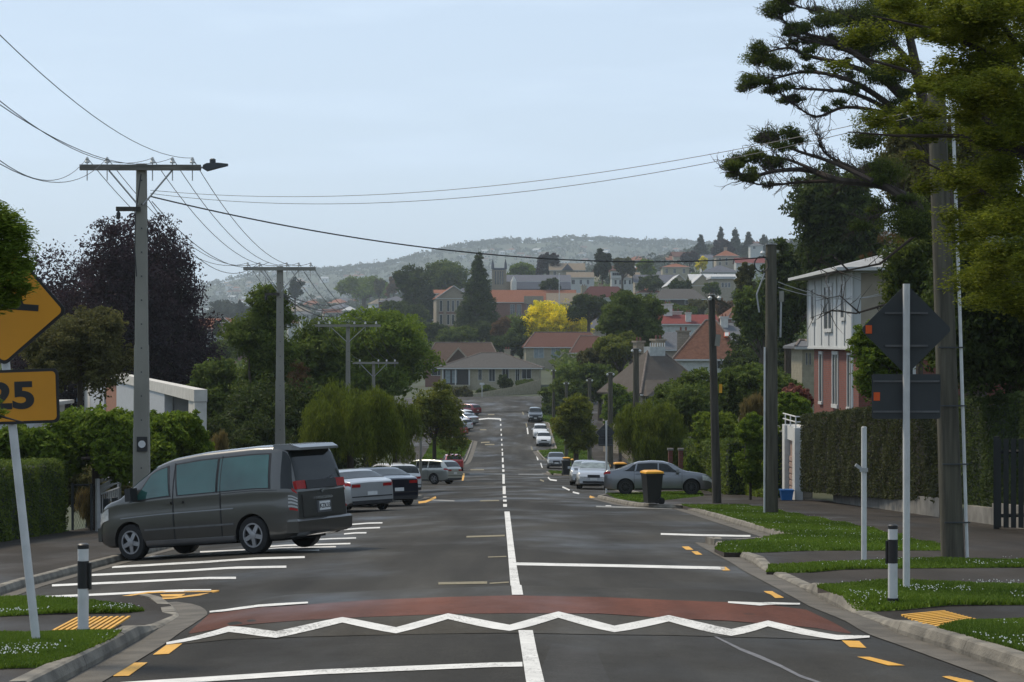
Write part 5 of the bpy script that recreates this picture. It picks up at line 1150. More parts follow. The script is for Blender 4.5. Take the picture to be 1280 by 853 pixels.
# wind-shaped pine with bare limbs and foliage only at the tips
def wind_tree():
    rng = np.random.default_rng(70); d = 58.; k = d / F
    root = (1215, 470); t = thing('wind_shaped_tree', 'wind-shaped tree with long bare limbs and dark tufts, reaching left over the sky', 'tree', (float((1215 - 640) * k), d, gz((1215 - 640) * k, d)))
    mb = MB()
    mb.path([P(1222, 560, d), P(1215, 430, d), P(1195, 300, d), P(1165, 180, d), P(1140, 60, d), P(1120, -40, d)], [.4, .34, .28, .2, .13, .06], 9)
    L1 = [(.17, [(1200, 330), (1150, 262), (1104, 233), (1050, 226), (1010, 213), (970, 214), (935, 222), (915, 214)]),
          (.10, [(1130, 250), (1090, 222), (1052, 204), (1030, 190), (1020, 165)]), (.08, [(1090, 226), (1040, 203), (1000, 190), (975, 180), (955, 172)]),
          (.07, [(1050, 226), (1000, 228), (960, 232), (930, 226)]), (.06, [(1020, 214), (985, 200), (950, 196), (925, 205)]),
          (.14, [(1175, 210), (1130, 120), (1085, 78), (1040, 52), (1000, 40), (975, 22)]), (.12, [(1160, 170), (1110, 105), (1060, 82), (1010, 70), (985, 60), (950, 68)]),
          (.11, [(1160, 175), (1110, 130), (1060, 100), (1010, 90), (970, 98), (940, 108)]), (.09, [(1165, 190), (1120, 145), (1070, 118), (1020, 112), (985, 110), (950, 100)]),
          (.08, [(1170, 215), (1120, 150), (1060, 134), (1020, 146), (990, 128), (968, 112)]), (.09, [(1140, 80), (1100, 40), (1060, 20), (1020, 14), (990, 6)]), (.06, [(1085, 78), (1050, 60), (1015, 52), (990, 44)]),
          (.08, [(1190, 290), (1130, 262), (1095, 270), (1075, 285)]), (.1, [(1130, 30), (1080, -10), (1040, -30)])]
    tips = []
    for r, pts in L1:
        q = [P(x, y, d + rng.normal(0, .4) + (i * .0)) for i, (x, y) in enumerate(pts)]
        # smooth
        qq = []
        for i in range(len(q) - 1):
            p0 = q[max(i - 1, 0)]; p3 = q[min(i + 2, len(q) - 1)]
            for s in range(4): qq.append(Vector([cr(p0[a], q[i][a], q[i + 1][a], p3[a], s / 4) for a in range(3)]))
        qq.append(q[-1]); mb.path(qq, [r * (1 - .88 * i / (len(qq) - 1)) for i in range(len(qq))], 6)
        for i in range(3, len(qq)):
            for rep in range(5):
                a = qq[i]; dirn = (qq[i] - qq[i - 1]).normalized(); L_ = rng.uniform(.25, .85); v = (dirn * rng.uniform(.6, 1.2) + Vector(rng.normal(0, .45, 3)) + Vector((0, 0, .15))).normalized()
                tw = [a]
                for s_ in range(4): v = (v + Vector(rng.normal(0, .28, 3)) + Vector((0, 0, .1))).normalized(); tw.append(tw[-1] + v * L_ / 4)
                mb.path(tw, [.016, .012, .009, .007, .004], 4, cap=False)
                for q0 in (1, 2, 3):
                    v2 = (v + Vector(rng.normal(0, .7, 3))).normalized(); e = tw[q0] + v2 * L_ * .22; mb.path([tw[q0], e, e + (v2 + Vector(rng.normal(0, .5, 3))) * L_ * .14], [.007, .005, .003], 3, cap=False)
    mb.obj('trunk', M['twig'], t)
    Bp = [(966, 15, 17, 14), (975, 4, 15, 12), (955, 70, 22, 11), (948, 62, 12, 9), (938, 104, 14, 10), (978, 82, 18, 8), (998, 36, 20, 8), (962, 172, 17, 12), (985, 168, 14, 11), (997, 176, 11, 7), (944, 197, 14, 10), (922, 202, 14, 10), (918, 218, 11, 8), (965, 203, 16, 9), (972, 188, 14, 8), (1030, 30, 22, 10),
          (1065, 20, 26, 14), (1100, 100, 30, 14), (1080, 60, 22, 12), (1105, 215, 34, 20), (1090, 50, 40, 20), (1110, 20, 50, 26), (1140, 280, 40, 20), (1070, 285, 14, 8), (1085, 175, 24, 12), (1110, 150, 30, 16), (1045, 132, 10, 5)]
    Bp += [(px_ + rng.normal(0, 4), py_ + rng.normal(0, 4) - 3, rng.uniform(6, 13), rng.uniform(4, 8)) for r_, pts_ in L1 for px_, py_ in pts_ for q_ in range(2) if px_ < 1170 and (py_ < 160 or px_ < 985 or px_ > 1060) and rng.random() < .6]
    B = [((x - 640) * k, d + rng.normal(0, .5), CAMZ - (y - 426.5) * k, rx * k, rx * k, ry * k) for x, y, rx, ry in Bp]
    V, T = crown_mesh(B, 110000, .038, rng, .42, 'rand', .3, .4); npmesh('crown', V, np.arange(len(V)).reshape(-1, 4), LM['pine'], t, T)
wind_tree()
def over_blobs():
    r = random.Random(5); o = []
    while len(o) < 150:
        x = 1050 + 260 * r.random() ** .62; y = r.uniform(-30, 400)
        lim = np.interp(x, [1050, 1100, 1160, 1200, 1240, 1290], [190, 215, 250, 345, 370, 400])
        if y > lim or (1088 < x < 1190 and 140 < y < 215 and r.random() < .5) or (x < 1110 and 90 < y < 150 and r.random() < .4): continue
        s_ = r.uniform(.7, 1.5) * (1.15 if x > 1190 else .8); o.append((x, y, 22 * s_, 13 * s_, r.uniform(-1.6, 1.6)))
    return o
feather('feathery yellow-green branches of a roadside tree filling the upper right corner', 'overhanging_tree',
        over_blobs(), 21, 190000, 'wattle', .021, 71,
        [(.11, [(1420, 900, 0), (1400, 500, 0), (1360, 250, 0), (1300, 90, 0), (1210, -20, 0)]), (.06, [(1380, 330, 0), (1290, 200, 0), (1210, 130, 0), (1140, 90, 0), (1070, 70, 0)]), (.05, [(1390, 420, 0), (1300, 300, 0), (1230, 240, 0), (1150, 200, 0)]), (.05, [(1340, 180, 0), (1260, 80, 0), (1180, 40, 0), (1090, 20, 0)]), (.04, [(1400, 480, 0), (1290, 380, 0), (1240, 330, 0)]), (.035, [(1290, 200, 0), (1200, 170, 0), (1120, 170, 0), (1060, 165, 0)])],
        stick_r=.006, asp=.3, mode='flat', clump=.62, loc=(6.6, 21, gz(6.6, 21)), inner=.25)
feather('bare brown twigs reaching from behind the sign backs towards the brick house', 'twiggy_branch', [(1110, 300, 14, 10, 0), (1085, 320, 10, 8, 0)], 60, 700, 'rust', .04, 72,
        [(.05, [(1150, 290, 0), (1100, 330, 0), (1060, 338, 0), (1035, 342, 0), (1010, 328, 0)]), (.04, [(1110, 380, 0), (1070, 392, 0), (1040, 388, 0), (1012, 398, 0)]), (.03, [(1060, 338, 0), (1040, 318, 0), (1020, 326, 0)]), (.03, [(1075, 392, 0), (1050, 370, 0), (1020, 376, 0)]), (.03, [(1040, 388, 0), (1020, 400, 0)])], stick_r=.018, cat='tree branch')

# hedges: a core with leaves all over it
def hedge(label, pts, w_, h0, h1, n, size, leafm, seed, core='hedgecore', cat='hedge', lift=.12, name='clipped_hedge'):
    rng = np.random.default_rng(seed); t = thing(name, label, cat, (pts[0][0], pts[0][1], gz(*pts[0]) + lift))
    mb = MB(); pts = [Vector(p) for p in pts]; L_ = [0]
    for i in range(1, len(pts)): L_.append(L_[-1] + (pts[i] - pts[i - 1]).length)
    tot = L_[-1]; ns = max(2, int(tot / .6))
    def at(s):
        i = max(0, min(len(L_) - 2, int(np.searchsorted(L_, s)) - 1)); u = (s - L_[i]) / (L_[i + 1] - L_[i]); p = pts[i].lerp(pts[i + 1], u); dd = (pts[i + 1] - pts[i]).normalized(); return p, Vector((-dd.y, dd.x))
    V = []
    for k in range(ns + 1):
        p, nn = at(tot * k / ns); hh = h0 + (h1 - h0) * k / ns; g = gz(p.x, p.y) + lift
        for u, v in ((-.46, 0), (-.49, .5), (-.44, .93), (0, .96), (.44, .93), (.49, .5), (.46, 0)): V.append((p.x + nn.x * u * w_ * .93, p.y + nn.y * u * w_ * .93, g + v * hh))
    Fc = [(k * 7 + j, k * 7 + j + 1, k * 7 + 8 + j, k * 7 + 7 + j) for k in range(ns) for j in range(6)] + [tuple(range(7)), tuple(ns * 7 + j for j in range(6, -1, -1))]
    mb.add(V, Fc); mb.obj('core', M[core], t)
    s = rng.random(n) * tot; face = rng.choice(3, n, p=[.42, .42, .16]); C = np.zeros((n, 3)); wv = .04 * np.sin(s * 2.3) + .03 * np.sin(s * 5.1)
    for i in range(n):
        p, nn = at(s[i]); hh = h0 + (h1 - h0) * s[i] / tot; g = gz(p.x, p.y) + lift if i % 1 == 0 else g
        if face[i] < 2: sd = -1 if face[i] == 0 else 1; v = rng.random(); u = sd * (.5 * w_ + wv[i] + rng.normal(0, .025)); z = v * hh
        else: u = rng.uniform(-.5, .5) * w_; z = hh + wv[i] * .6 + rng.normal(0, .025)
        C[i] = (p.x + nn.x * u, p.y + nn.y * u, g + z)
    # closed ends
    m_ = n // 14; e = np.zeros((m_, 3))
    for i in range(m_):
        q = 0. if rng.random() < .5 else tot; p, nn = at(q); dd = (pts[1] - pts[0]).normalized() * (-1 if q == 0 else 1); u = rng.uniform(-.5, .5) * w_; hh = h0 if q == 0 else h1
        e[i] = (p.x + nn.x * u + dd.x * .03, p.y + nn.y * u + dd.y * .03, gz(p.x, p.y) + lift + rng.random() * hh)
    C = np.concatenate([C, e]); T = (rng.random(len(C)) * .6 + .4 * (.5 + .5 * np.sin(C[:, 1] * 3 + C[:, 2] * 4))).clip(0, 1)
    V = quads(C, size * rng.uniform(.6, 1.4, len(C)), .5, rng); npmesh('foliage', V, np.arange(len(V)).reshape(-1, 4), LM[leafm], t, np.repeat(T, 4)); return t
M['hedgecore'] = mat('hedge_core', (.016, .026, .010), .4, 9, .95, .6); M['browncore'] = mat('brown_hedge_core', (.022, .020, .012), .4, 9, .95, .6)
hedge('clipped green hedge along the footpath at the left picture edge', [(-12.1, 42), (-12.0, 52)], .9, 1.75, 1.85, 30000, .035, 'mid', 81, lift=.1)
hedge('tall clipped brownish hedge behind the right footpath, next to the white garage', [(11.15, 73.2), (11.9, 52.6)], 1.1, 2.75, 2.75, 60000, .045, 'brownhedge', 82, 'browncore', lift=.45)
hedge('tall clipped dark hedge behind the sign backs, right of the gap', [(12.0, 51.4), (12.2, 42)], 1.1, 2.6, 2.7, 34000, .04, 'hedge', 83, lift=.45)
hedge('short dark hedge section right of the leaning pole', [(12.3, 41.6), (12.5, 37)], 1.1, 2.5, 2.6, 16000, .04, 'hedge', 84, lift=.3)
hedge('dark green hedge running behind the grey saloon', [(9.4, 118), (9.6, 84)], 1.1, 2.5, 2.3, 22000, .08, 'mid', 85, lift=.1)
hedge('bright green leafy hedge on top of the dark hedge by the slim pole', [(10.4, 86), (10.4, 78)], 1.2, 2.9, 2.7, 12000, .07, 'bright', 86, lift=.1)
# ------------------------------------------------------------ buildings
def bandmat(name, col, period, axis='Z', var=.14, dark=.55, rough=.85, col2=None, scale=3.):
    """tiles, weatherboards or corrugation: fine relief bands"""
    m = mat(name, col, var, scale, rough, col2=col2); t = m.node_tree; n = t.nodes; l = t.links
    c = n.new('ShaderNodeTexCoord'); w_ = n.new('ShaderNodeTexWave'); w_.wave_type = 'BANDS'; w_.bands_direction = axis; w_.wave_profile = 'SAW'
    w_.inputs['Scale'].default_value = .314 / period * 1.0; w_.inputs['Distortion'].default_value = .15; l.new(c.outputs['Object'], w_.inputs[0])
    n['Principled BSDF'].inputs['Specular IOR Level'].default_value = .15
    bp = n.new('ShaderNodeBump'); bp.inputs['Strength'].default_value = .8; bp.inputs['Distance'].default_value = .05; l.new(w_.outputs[0], bp.inputs['Height']); l.new(bp.outputs[0], n['Principled BSDF'].inputs['Normal'])
    return m
def brickmat(name, c1, c2, mortar, sc_=1.):
    m = bpy.data.materials.new(name); m.use_nodes = True; n = m.node_tree.nodes; l = m.node_tree.links
    c = n.new('ShaderNodeTexCoord'); mp_ = n.new('ShaderNodeMapping'); mp_.inputs['Rotation'].default_value = (R(90), 0, 0)
    g = n.new('ShaderNodeNewGeometry'); sx_ = n.new('ShaderNodeSeparateXYZ'); l.new(c.outputs['Object'], sx_.inputs[0])
    ad = n.new('ShaderNodeMath'); ad.operation = 'ADD'; l.new(sx_.outputs[0], ad.inputs[0]); l.new(sx_.outputs[1], ad.inputs[1])
    cb = n.new('ShaderNodeCombineXYZ'); l.new(ad.outputs[0], cb.inputs[0]); l.new(sx_.outputs[2], cb.inputs[1])
    b = n.new('ShaderNodeTexBrick'); b.inputs['Color1'].default_value = (*c1, 1); b.inputs['Color2'].default_value = (*c2, 1); b.inputs['Mortar'].default_value = (*mortar, 1)
    b.inputs['Scale'].default_value = 1; b.inputs['Brick Width'].default_value = .24 * sc_; b.inputs['Row Height'].default_value = .085 * sc_; b.inputs['Mortar Size'].default_value = .012 * sc_
    l.new(cb.outputs[0], b.inputs['Vector']); p = n['Principled BSDF']; p.inputs['Roughness'].default_value = .9; l.new(b.outputs['Color'], p.inputs['Base Color'])
    bp = n.new('ShaderNodeBump'); bp.inputs['Strength'].default_value = .5; bp.inputs['Distance'].default_value = .01; bp.invert = True; l.new(b.outputs['Fac'], bp.inputs['Height']); l.new(bp.outputs[0], p.inputs['Normal'])
    return m
M['brick'] = brickmat('red_brick', (.15, .036, .024), (.19, .05, .034), (.11, .075, .06)); M['brickfar'] = brickmat('old_red_brick', (.16, .06, .045), (.20, .085, .06), (.16, .13, .11), 2)
M['cream'] = bandmat('cream_weatherboard', (.38, .34, .25), .18); M['stone'] = brickmat('cream_stone', (.25, .21, .155), (.31, .265, .20), (.19, .16, .12), 2.4)
M['whitewall'] = bandmat('white_weatherboard', (.50, .51, .49), .18); M['whitepanel'] = bandmat('white_sheet_panel', (.46, .47, .48), .30, 'X', .05); M['tanwall'] = mat('tan_plaster', (.30, .26, .20), .12, 2, .9)
M['r_brown'] = bandmat('brown_tiles', (.085, .055, .042), .33, 'Y'); M['r_grey'] = bandmat('grey_tiles', (.085, .080, .075), .33, 'Y'); M['r_red'] = bandmat('redbrown_tiles', (.115, .052, .038), .33, 'Y'); M['r_orange'] = bandmat('orange_tiles', (.21, .085, .05), .4, 'Y', .2)
M['r_maroon'] = bandmat('maroon_iron', (.075, .026, .026), .3, 'X'); M['r_slate'] = bandmat('blue_slate', (.10, .105, .125), .4, 'Y', .12); M['r_iron'] = bandmat('grey_iron', (.11, .115, .125), .3, 'X'); M['r_white'] = bandmat('white_iron', (.42, .43, .43), .3, 'X'); M['r_scarlet'] = bandmat('scarlet_iron', (.15, .035, .032), .3, 'X')
M['r_old'] = bandmat('weathered_slate', (.16, .14, .12), .3, 'Y', .4, col2=(.08, .065, .055), scale=1.2); M['r_tan'] = bandmat('tan_tiles', (.19, .155, .115), .4, 'Y'); M['r_tile'] = bandmat('clay_tiles', (.14, .065, .042), .33, 'Y', .25)
M['pane'] = mat('window_pane', (.025, .03, .035), .4, 1.5, .12, spec=.8); M['curtain'] = mat('curtained_pane', (.20, .24, .25), .25, 2, .25); M['frame2'] = mat('window_frame', (.50, .50, .48), .05, 5, .6); M['bluepanel'] = mat('blue_panel', (.03, .17, .45), .06, 4, .5)
M['cedar'] = brickmat('orange_brick', (.26, .09, .045), (.30, .12, .06), (.2, .13, .1)); M['dkwall'] = mat('dark_wall', (.04, .038, .036), .2, 3, .8); M['whiteplaster'] = mat('white_plaster', (.50, .48, .44), .12, 2.5, .9, .2)
def window(parent, x0, x1, z0, z1, y, frm='frame2', pane='pane', bars=1, t_=.07, axis='x', out_=-1):
    """framed window on a wall plane; axis x: wall along X at depth y, axis y: wall along Y at x = y"""
    a = min(t_, (x1 - x0) * .12)
    def bx_(mb, u0, u1, w0, w1, p0, p1):
        if axis == 'x': mb.bx(u0, u1, min(y + out_ * p0, y + out_ * p1), max(y + out_ * p0, y + out_ * p1), w0, w1)
        else: mb.bx(min(y + out_ * p0, y + out_ * p1), max(y + out_ * p0, y + out_ * p1), u0, u1, w0, w1)
    mb = MB(); bx_(mb, x0, x1, z0 - a, z0, -.05, .09); bx_(mb, x0, x1, z1, z1 + a, -.05, .06); bx_(mb, x0, x0 + a, z0, z1, -.05, .055); bx_(mb, x1 - a, x1, z0, z1, -.05, .055)
    for k in range(bars): c = x0 + (x1 - x0) * (k + 1) / (bars + 1); bx_(mb, c - a * .35, c + a * .35, z0, z1, -.05, .045)
    f = mb.obj('window', M[frm], parent, world=False); mb = MB(); bx_(mb, x0 + a, x1 - a, z0, z1, -.04, .015); mb.obj('pane', M[pane], f, world=False); return f
def roofmesh(kind, w_, dp, z, h, ov=.5, th=.16, ridge=None):
    a, b = w_ / 2 + ov, dp / 2 + ov; mb = MB()
    if kind == 'hip':
        r = ridge if ridge is not None else max(.2, a - b)
        V = [(-a, -b, z), (a, -b, z), (a, b, z), (-a, b, z), (-r, 0, z + h), (r, 0, z + h), (-a, -b, z - th), (a, -b, z - th), (a, b, z - th), (-a, b, z - th)]
        mb.add(V, [(0, 1, 5, 4), (1, 2, 5), (2, 3, 4, 5), (3, 0, 4), (0, 6, 7, 1), (1, 7, 8, 2), (2, 8, 9, 3), (3, 9, 6, 0), (9, 8, 7, 6)])
    elif kind == 'gable':
        V = [(-a, -b, z), (a, -b, z), (a, 0, z + h), (-a, 0, z + h), (a, b, z), (-a, b, z)]; V += [(p[0], p[1], p[2] - th) for p in V]
        mb.add(V, [(0, 1, 2, 3), (3, 2, 4, 5), (7, 6, 9, 8), (8, 9, 11, 10), (0, 6, 7, 1), (5, 4, 10, 11), (1, 7, 8, 2), (2, 8, 10, 4), (0, 3, 9, 6), (3, 5, 11, 9)])
    elif kind == 'gablefront':
        V = [(-a, -b, z), (0, -b, z + h), (a, -b, z), (-a, b, z), (0, b, z + h), (a, b, z)]; V += [(p[0], p[1], p[2] - th) for p in V]
        mb.add(V, [(0, 1, 4, 3), (1, 2, 5, 4), (9, 10, 7, 6), (10, 11, 8, 7), (0, 6, 7, 1), (1, 7, 8, 2), (3, 4, 10, 9), (4, 5, 11, 10), (0, 3, 9, 6), (2, 8, 11, 5)])
    else: mb.bx(-a, a, -b, b, z - th * .4, z + max(.15, h))
    return mb
def house(label, px, d, ridge, eave, base, wpx, dp, yaw, roof, wallm, roofm, wins=(), chim=(), cat='house', name='house', group=None, gable=None, ov=.5, ridge_w=None, frm='frame2', pane='pane', side=True):
    k = d / F; x = (px - 640) * k; z0 = CAMZ - (base - 426.5) * k; ze = CAMZ - (eave - 426.5) * k - z0; h = (eave - ridge) * k; w_ = wpx * k - 2 * ov; y = d + dp / 2
    zg = min(z0, gz(x, y) - .5); low = z0 - zg
    t = thing(name, label, cat, (x, y, z0), R(yaw), group)
    a, b = w_ / 2, dp / 2; mb = MB().bx(-a, a, -b, b, -low - .5, ze - .02)
    if roof == 'gable':
        for s in (-1, 1): mb.add([(s * a, -b, ze - .02), (s * a, b, ze - .02), (s * a, 0, ze + h - .1), (s * (a - .2), -b, ze - .02), (s * (a - .2), b, ze - .02), (s * (a - .2), 0, ze + h - .1)], [(0, 1, 2), (5, 4, 3), (0, 2, 5, 3), (1, 4, 5, 2)])
    if roof == 'gablefront':
        for s in (-1, 1): mb.add([(-a, s * b, ze - .02), (a, s * b, ze - .02), (0, s * b, ze + h - .12), (-a, s * (b - .2), ze - .02), (a, s * (b - .2), ze - .02), (0, s * (b - .2), ze + h - .12)], [(0, 1, 2), (5, 4, 3), (0, 2, 5, 3), (1, 4, 5, 2)])
    mb.obj('wall', M[wallm], t, world=False)
    r = roofmesh(roof, w_, dp, ze, h, ov, ridge=ridge_w).obj('roof', M[roofm], t, world=False)
    if roof == 'hip' and d < 500:
        ra = ridge_w if ridge_w is not None else max(.2, a + ov - b - ov)
        for s in (-1, 1): MB().path([(s * ra, 0, ze + h + .03), (s * (a + ov), -b - ov, ze + .03)], .10, 5).obj('hip_cap', M['ridge'], r, world=False)
        MB().path([(-ra, 0, ze + h + .03), (ra, 0, ze + h + .03)], .11, 5).obj('ridge_cap', M['ridge'], r, world=False)
    MB().bx(-a - ov - .05, a + ov + .05, -b - ov - .09, -b - ov - .01, ze - .2, ze - .03).obj('gutter', M['frame2'], r, world=False)
    if roof == 'gablefront':
        for s in (-1, 1): MB().add([(s * (a + ov), -b - ov - .06, ze - .22), (s * (a + ov), -b - ov - .06, ze + .04), (0, -b - ov - .06, ze + h + .04), (0, -b - ov - .06, ze + h - .22), (s * (a + ov), -b - ov - .012, ze - .22), (s * (a + ov), -b - ov - .012, ze + .04), (0, -b - ov - .012, ze + h + .04), (0, -b - ov - .012, ze + h - .22)], [(0, 1, 2, 3), (7, 6, 5, 4), (0, 4, 5, 1), (1, 5, 6, 2), (2, 6, 7, 3), (3, 7, 4, 0)]).obj('bargeboard', M['frame2'], r, world=False)
    for wv in wins:
        u0, u1, v0, v1 = wv[:4]; window(t, -a + 2 * a * u0, -a + 2 * a * u1, ze * v0, ze * v1, -b, frm, wv[4] if len(wv) > 4 else pane, bars=wv[5] if len(wv) > 5 else 1)
    for (u, v, top, cw, cm) in chim:
        q = MB().bx(u * a * 2 - cw / 2, u * a * 2 + cw / 2, v * dp - cw / 2, v * dp + cw / 2, ze - .3, ze + top).obj('chimney', M[cm], r, world=False)
        MB().bx(u * a * 2 - cw * .62, u * a * 2 + cw * .62, v * dp - cw * .62, v * dp + cw * .62, ze + top, ze + top + .18).obj('chimney_cap', M[cm], q, world=False) if False else None
        mb = MB().bx(u * a * 2 - cw * .62, u * a * 2 + cw * .62, v * dp - cw * .62, v * dp + cw * .62, ze + top + .003, ze + top + .2)
        mb.obj('chimney_cap', M[cm], t, world=False)
        for o_ in (-.22, .22): MB().lathe([(.12, 0), (.1, .4)], (u * a * 2 + o_ * cw, v * dp, ze + top + .2), 8).obj('chimney_pot', M['brick'], t, world=False)
    return t, w_, ze, h, z0
W5 = [(.05, .15, .3, .85), (.28, .36, .3, .85), (.5, .6, .3, .85), (.72, .8, .3, .85), (.88, .95, .3, .85)]
M['ridge'] = mat('ridge_tiles', (.15, .12, .10), .3, 3, .9)
# across the cross street
t, w_, ze, h, z0 = house('cream bungalow with a wide grey tiled hip roof and dark carport, facing down the street', 614, 338, 441.5, 460, 483, 133, 12, -3, 'hip', 'cream', 'r_grey',
    [(.385, .425, .35, .9), (.495, .56, .28, .92), (.63, .70, .42, .95), (.765, .81, .2, .92), (.83, .93, .42, .92)], [(.16, .1, 2.9, 1.0, 'cream')], ridge_w=1.8, ov=.7)
MB().bx(-w_ / 2 + .5, -w_ / 2 + w_ * .30, -6.04, -5.9, .25, ze - .3).obj('carport_shade_panel', M['dkwall'], t, world=False); MB().bx(-w_ / 2 + .3, -w_ / 2 + w_ * .31, -7.2, -6.05, -.05, .2).obj('balcony_floor', M['cream'], t, world=False)  # dark panel on the wall paints the shade inside the carport
for u in (0.02, .15, .29): MB().bx(-w_ / 2 + u * w_, -w_ / 2 + u * w_ + .2, -6.5, -6.3, .2, ze - .2).obj('carport_post', M['frame2'], t, world=False)
for u in (.05, .12): MB().bx(-w_ / 2 + u * w_, -w_ / 2 + (u + .05) * w_, -6.09, -6.05, .5, ze - .4).obj('carport_window', M['curtain'], t, world=False)
t, w_, ze, h, z0 = house('house with a big brown tiled roof and front gable behind the cream bungalow', 578, 365, 428.5, 456, 475, 100, 12, 0, 'hip', 'brickfar', 'r_brown', [(.08, .25, .3, .8)], ridge_w=5.2)
q = MB(); q.add([(-3.0, -8, ze + .1), (1.6, -8, ze + .1), (-.7, -8, ze + 2.9), (-3.0, -1.5, ze + .1), (1.6, -1.5, ze + .1), (-.7, -1.5, ze + 2.9)], [(0, 1, 2), (5, 4, 3), (0, 2, 5, 3), (2, 1, 4, 5)]); q.obj('front_gable', M['r_brown'], t, world=False)
for s in (-1, 1): MB().add([(-.7 + s * 2.7, -8.12, ze - .1), (-.7 + s * 2.7, -8.12, ze + .2), (-.7, -8.12, ze + 3.2), (-.7, -8.12, ze + 2.8), (-.7 + s * 2.7, -8.01, ze - .1), (-.7 + s * 2.7, -8.01, ze + .2), (-.7, -8.01, ze + 3.2), (-.7, -8.01, ze + 2.8)], [(0, 1, 2, 3), (7, 6, 5, 4), (0, 4, 5, 1), (1, 5, 6, 2), (2, 6, 7, 3), (3, 7, 4, 0)]).obj('bargeboard', M['tanwall'], t, world=False)
house('cream house with a long low red-brown tiled roof below the yellow tree', 704, 420, 415.5, 434, 450, 104, 11, 4, 'hip', 'cream', 'r_red', [(.1, .23, .15, .95, 'curtain'), (.32, .44, .15, .95, 'curtain'), (.55, .62, .2, .9), (.75, .95, .3, .9)], [], ridge_w=6)
house('plain wing with a red-brown roof at the right end of the long red-brown roofed house', 738, 408, 420, 441, 452, 52, 9, 0, 'hip', 'tanwall', 'r_red', [(.5, .9, .3, .9)], ridge_w=2)
# stone school
t, w_, ze, h, z0 = house('old stone school front with gable, brick bands and tall narrow windows', 564, 640, 357, 373, 416, 46, 16, 6, 'gablefront', 'stone', 'r_orange', [], [], cat='school building', name='school_building', ov=.4)
for rz0, rz1 in ((.62, .93), (.24, .52)):
    for u in (.09, .30, .44, .58, .82): window(t, -w_ / 2 + w_ * u, -w_ / 2 + w_ * (u + .075), ze * rz0, ze * rz1, -8, bars=0)
for v0, v1 in ((.545, .605), (.13, .20)):
    for u0, u1 in ((.06, .2), (.28, .68), (.78, .93)): MB().bx(-w_ / 2 + w_ * u0, -w_ / 2 + w_ * u1, -8.06, -7.9, ze * v0, ze * v1).obj('brick_band', M['brickfar'], t, world=False)
for u in (.0, .235, .725, .97): MB().bx(-w_ / 2 + w_ * u - .1, -w_ / 2 + w_ * u + .45, -8.3, -7.95, -2, ze).obj('pilaster', M['stone'], t, world=False)
t, w_, ze, h, z0 = house('long brick school wing with an orange tiled roof behind the conifer', 662, 690, 362, 378, 398, 118, 14, 0, 'gable', 'brickfar', 'r_orange', [(.29, .34, .2, .85), (.36, .41, .2, .85), (.47, .51, .2, .9), (.53, .57, .2, .9), (.59, .63, .2, .9), (.75, .80, .2, .85), (.85, .9, .2, .85)], [], cat='school building', name='school_building', ov=.4)
MB().bx(w_ * -.06, w_ * .15, -7.6, -6.5, ze - .5, ze + 2.1).obj('parapet', M['stone'], t, world=False)
house('flat grey and tan roofed hall right of the orange roofed school wing', 718, 660, 366, 379, 392, 70, 12, 0, 'gable', 'tanwall', 'r_tan', [(.2, .3, .3, .8), (.6, .7, .3, .8)])
house('small stone outbuilding roof to the left of the school gable', 548, 700, 362, 367, 376, 26, 8, 0, 'gable', 'whitewall', 'r_orange')
house('red brick school block with small spired roof behind the stone gable', 582, 720, 360, 368, 380, 40, 8, 0, 'hip', 'brickfar', 'r_slate', ridge_w=1)
# church with long slate roof, tower
t, w_, ze, h, z0 = house('church with a very long two-tier blue slate roof', 672, 820, 343, 352, 362, 84, 16, 0, 'gable', 'stone', 'r_slate', [], cat='church', name='church', ov=.2)
MB().add([(-w_ / 2 + 3, -8.3, ze - .2), (w_ / 2, -8.3, ze - .2), (w_ / 2, -11, ze - 3.1), (-w_ / 2 + 3, -11, ze - 3.1), (-w_ / 2 + 3, -8.3, ze - .6), (w_ / 2, -8.3, ze - .6), (w_ / 2, -11, ze - 3.5), (-w_ / 2 + 3, -11, ze - 3.5)], [(3, 2, 1, 0), (4, 5, 6, 7), (2, 3, 7, 6), (0, 1, 5, 4), (1, 2, 6, 5), (3, 0, 4, 7)]).obj('aisle_roof', M['r_slate'], t, world=False)
k = 815 / F; tx = (624 - 640) * k; tz = CAMZ - (375 - 426.5) * k; t = thing('church_tower', 'pale stone church tower with two dark corner pinnacles beside the conifer', 'church tower', (tx, 815, tz))
hh = (375 - 337) * k; wv_ = 16 * k / 2
MB().bx(-wv_, wv_, -wv_, wv_, -8, hh).obj('wall', M['stone'], t, world=False)
for u in (-.55, -.18, .18, .55): MB().bx(u * wv_ - .25, u * wv_ + .25, -wv_ - .06, -wv_ + .1, hh * .5, hh * .93).obj('louvre', M['pane'], t, world=False)
for u in (-1, 1):
    MB().bx(u * wv_ - .35, u * wv_ + .35, -wv_ - .35, -wv_ + .35, -2, hh).obj('buttress', M['stone'], t, world=False)
    MB().lathe([(.6, 0), (.5, 2.2), (.05, 4.2)], (u * wv_, -wv_, hh), 6).obj('pinnacle', M['r_slate'], t, world=False)
MB().bx(-wv_ - .1, wv_ + .1, -wv_ - .12, wv_ + .1, hh * .97, hh + .5).obj('parapet', M['r_slate'], t, world=False)
b = P(642, 372, 800); t = thing('white_turret', 'slim white pointed turret in front of the church roof', 'turret', tuple(b)); MB().lathe([(1.2, -3), (1.2, 6.2), (.9, 7), (.05, 8.6)], n=10).obj('shaft', M['whiteplaster'], t, True, world=False)
b = P(699, 372, 640); t = thing('flagpole', 'thin white flagpole in front of the church roof', 'flagpole', tuple(b)); MB().path([(0, 0, -4), (0, 0, 7.5)], .14, 6).obj('pole', M['wpaint'], t, world=False); MB().lathe([(.2, 0), (.05, .3)], (0, 0, 7.5), 6).obj('finial', M['wpaint'], t, world=False)
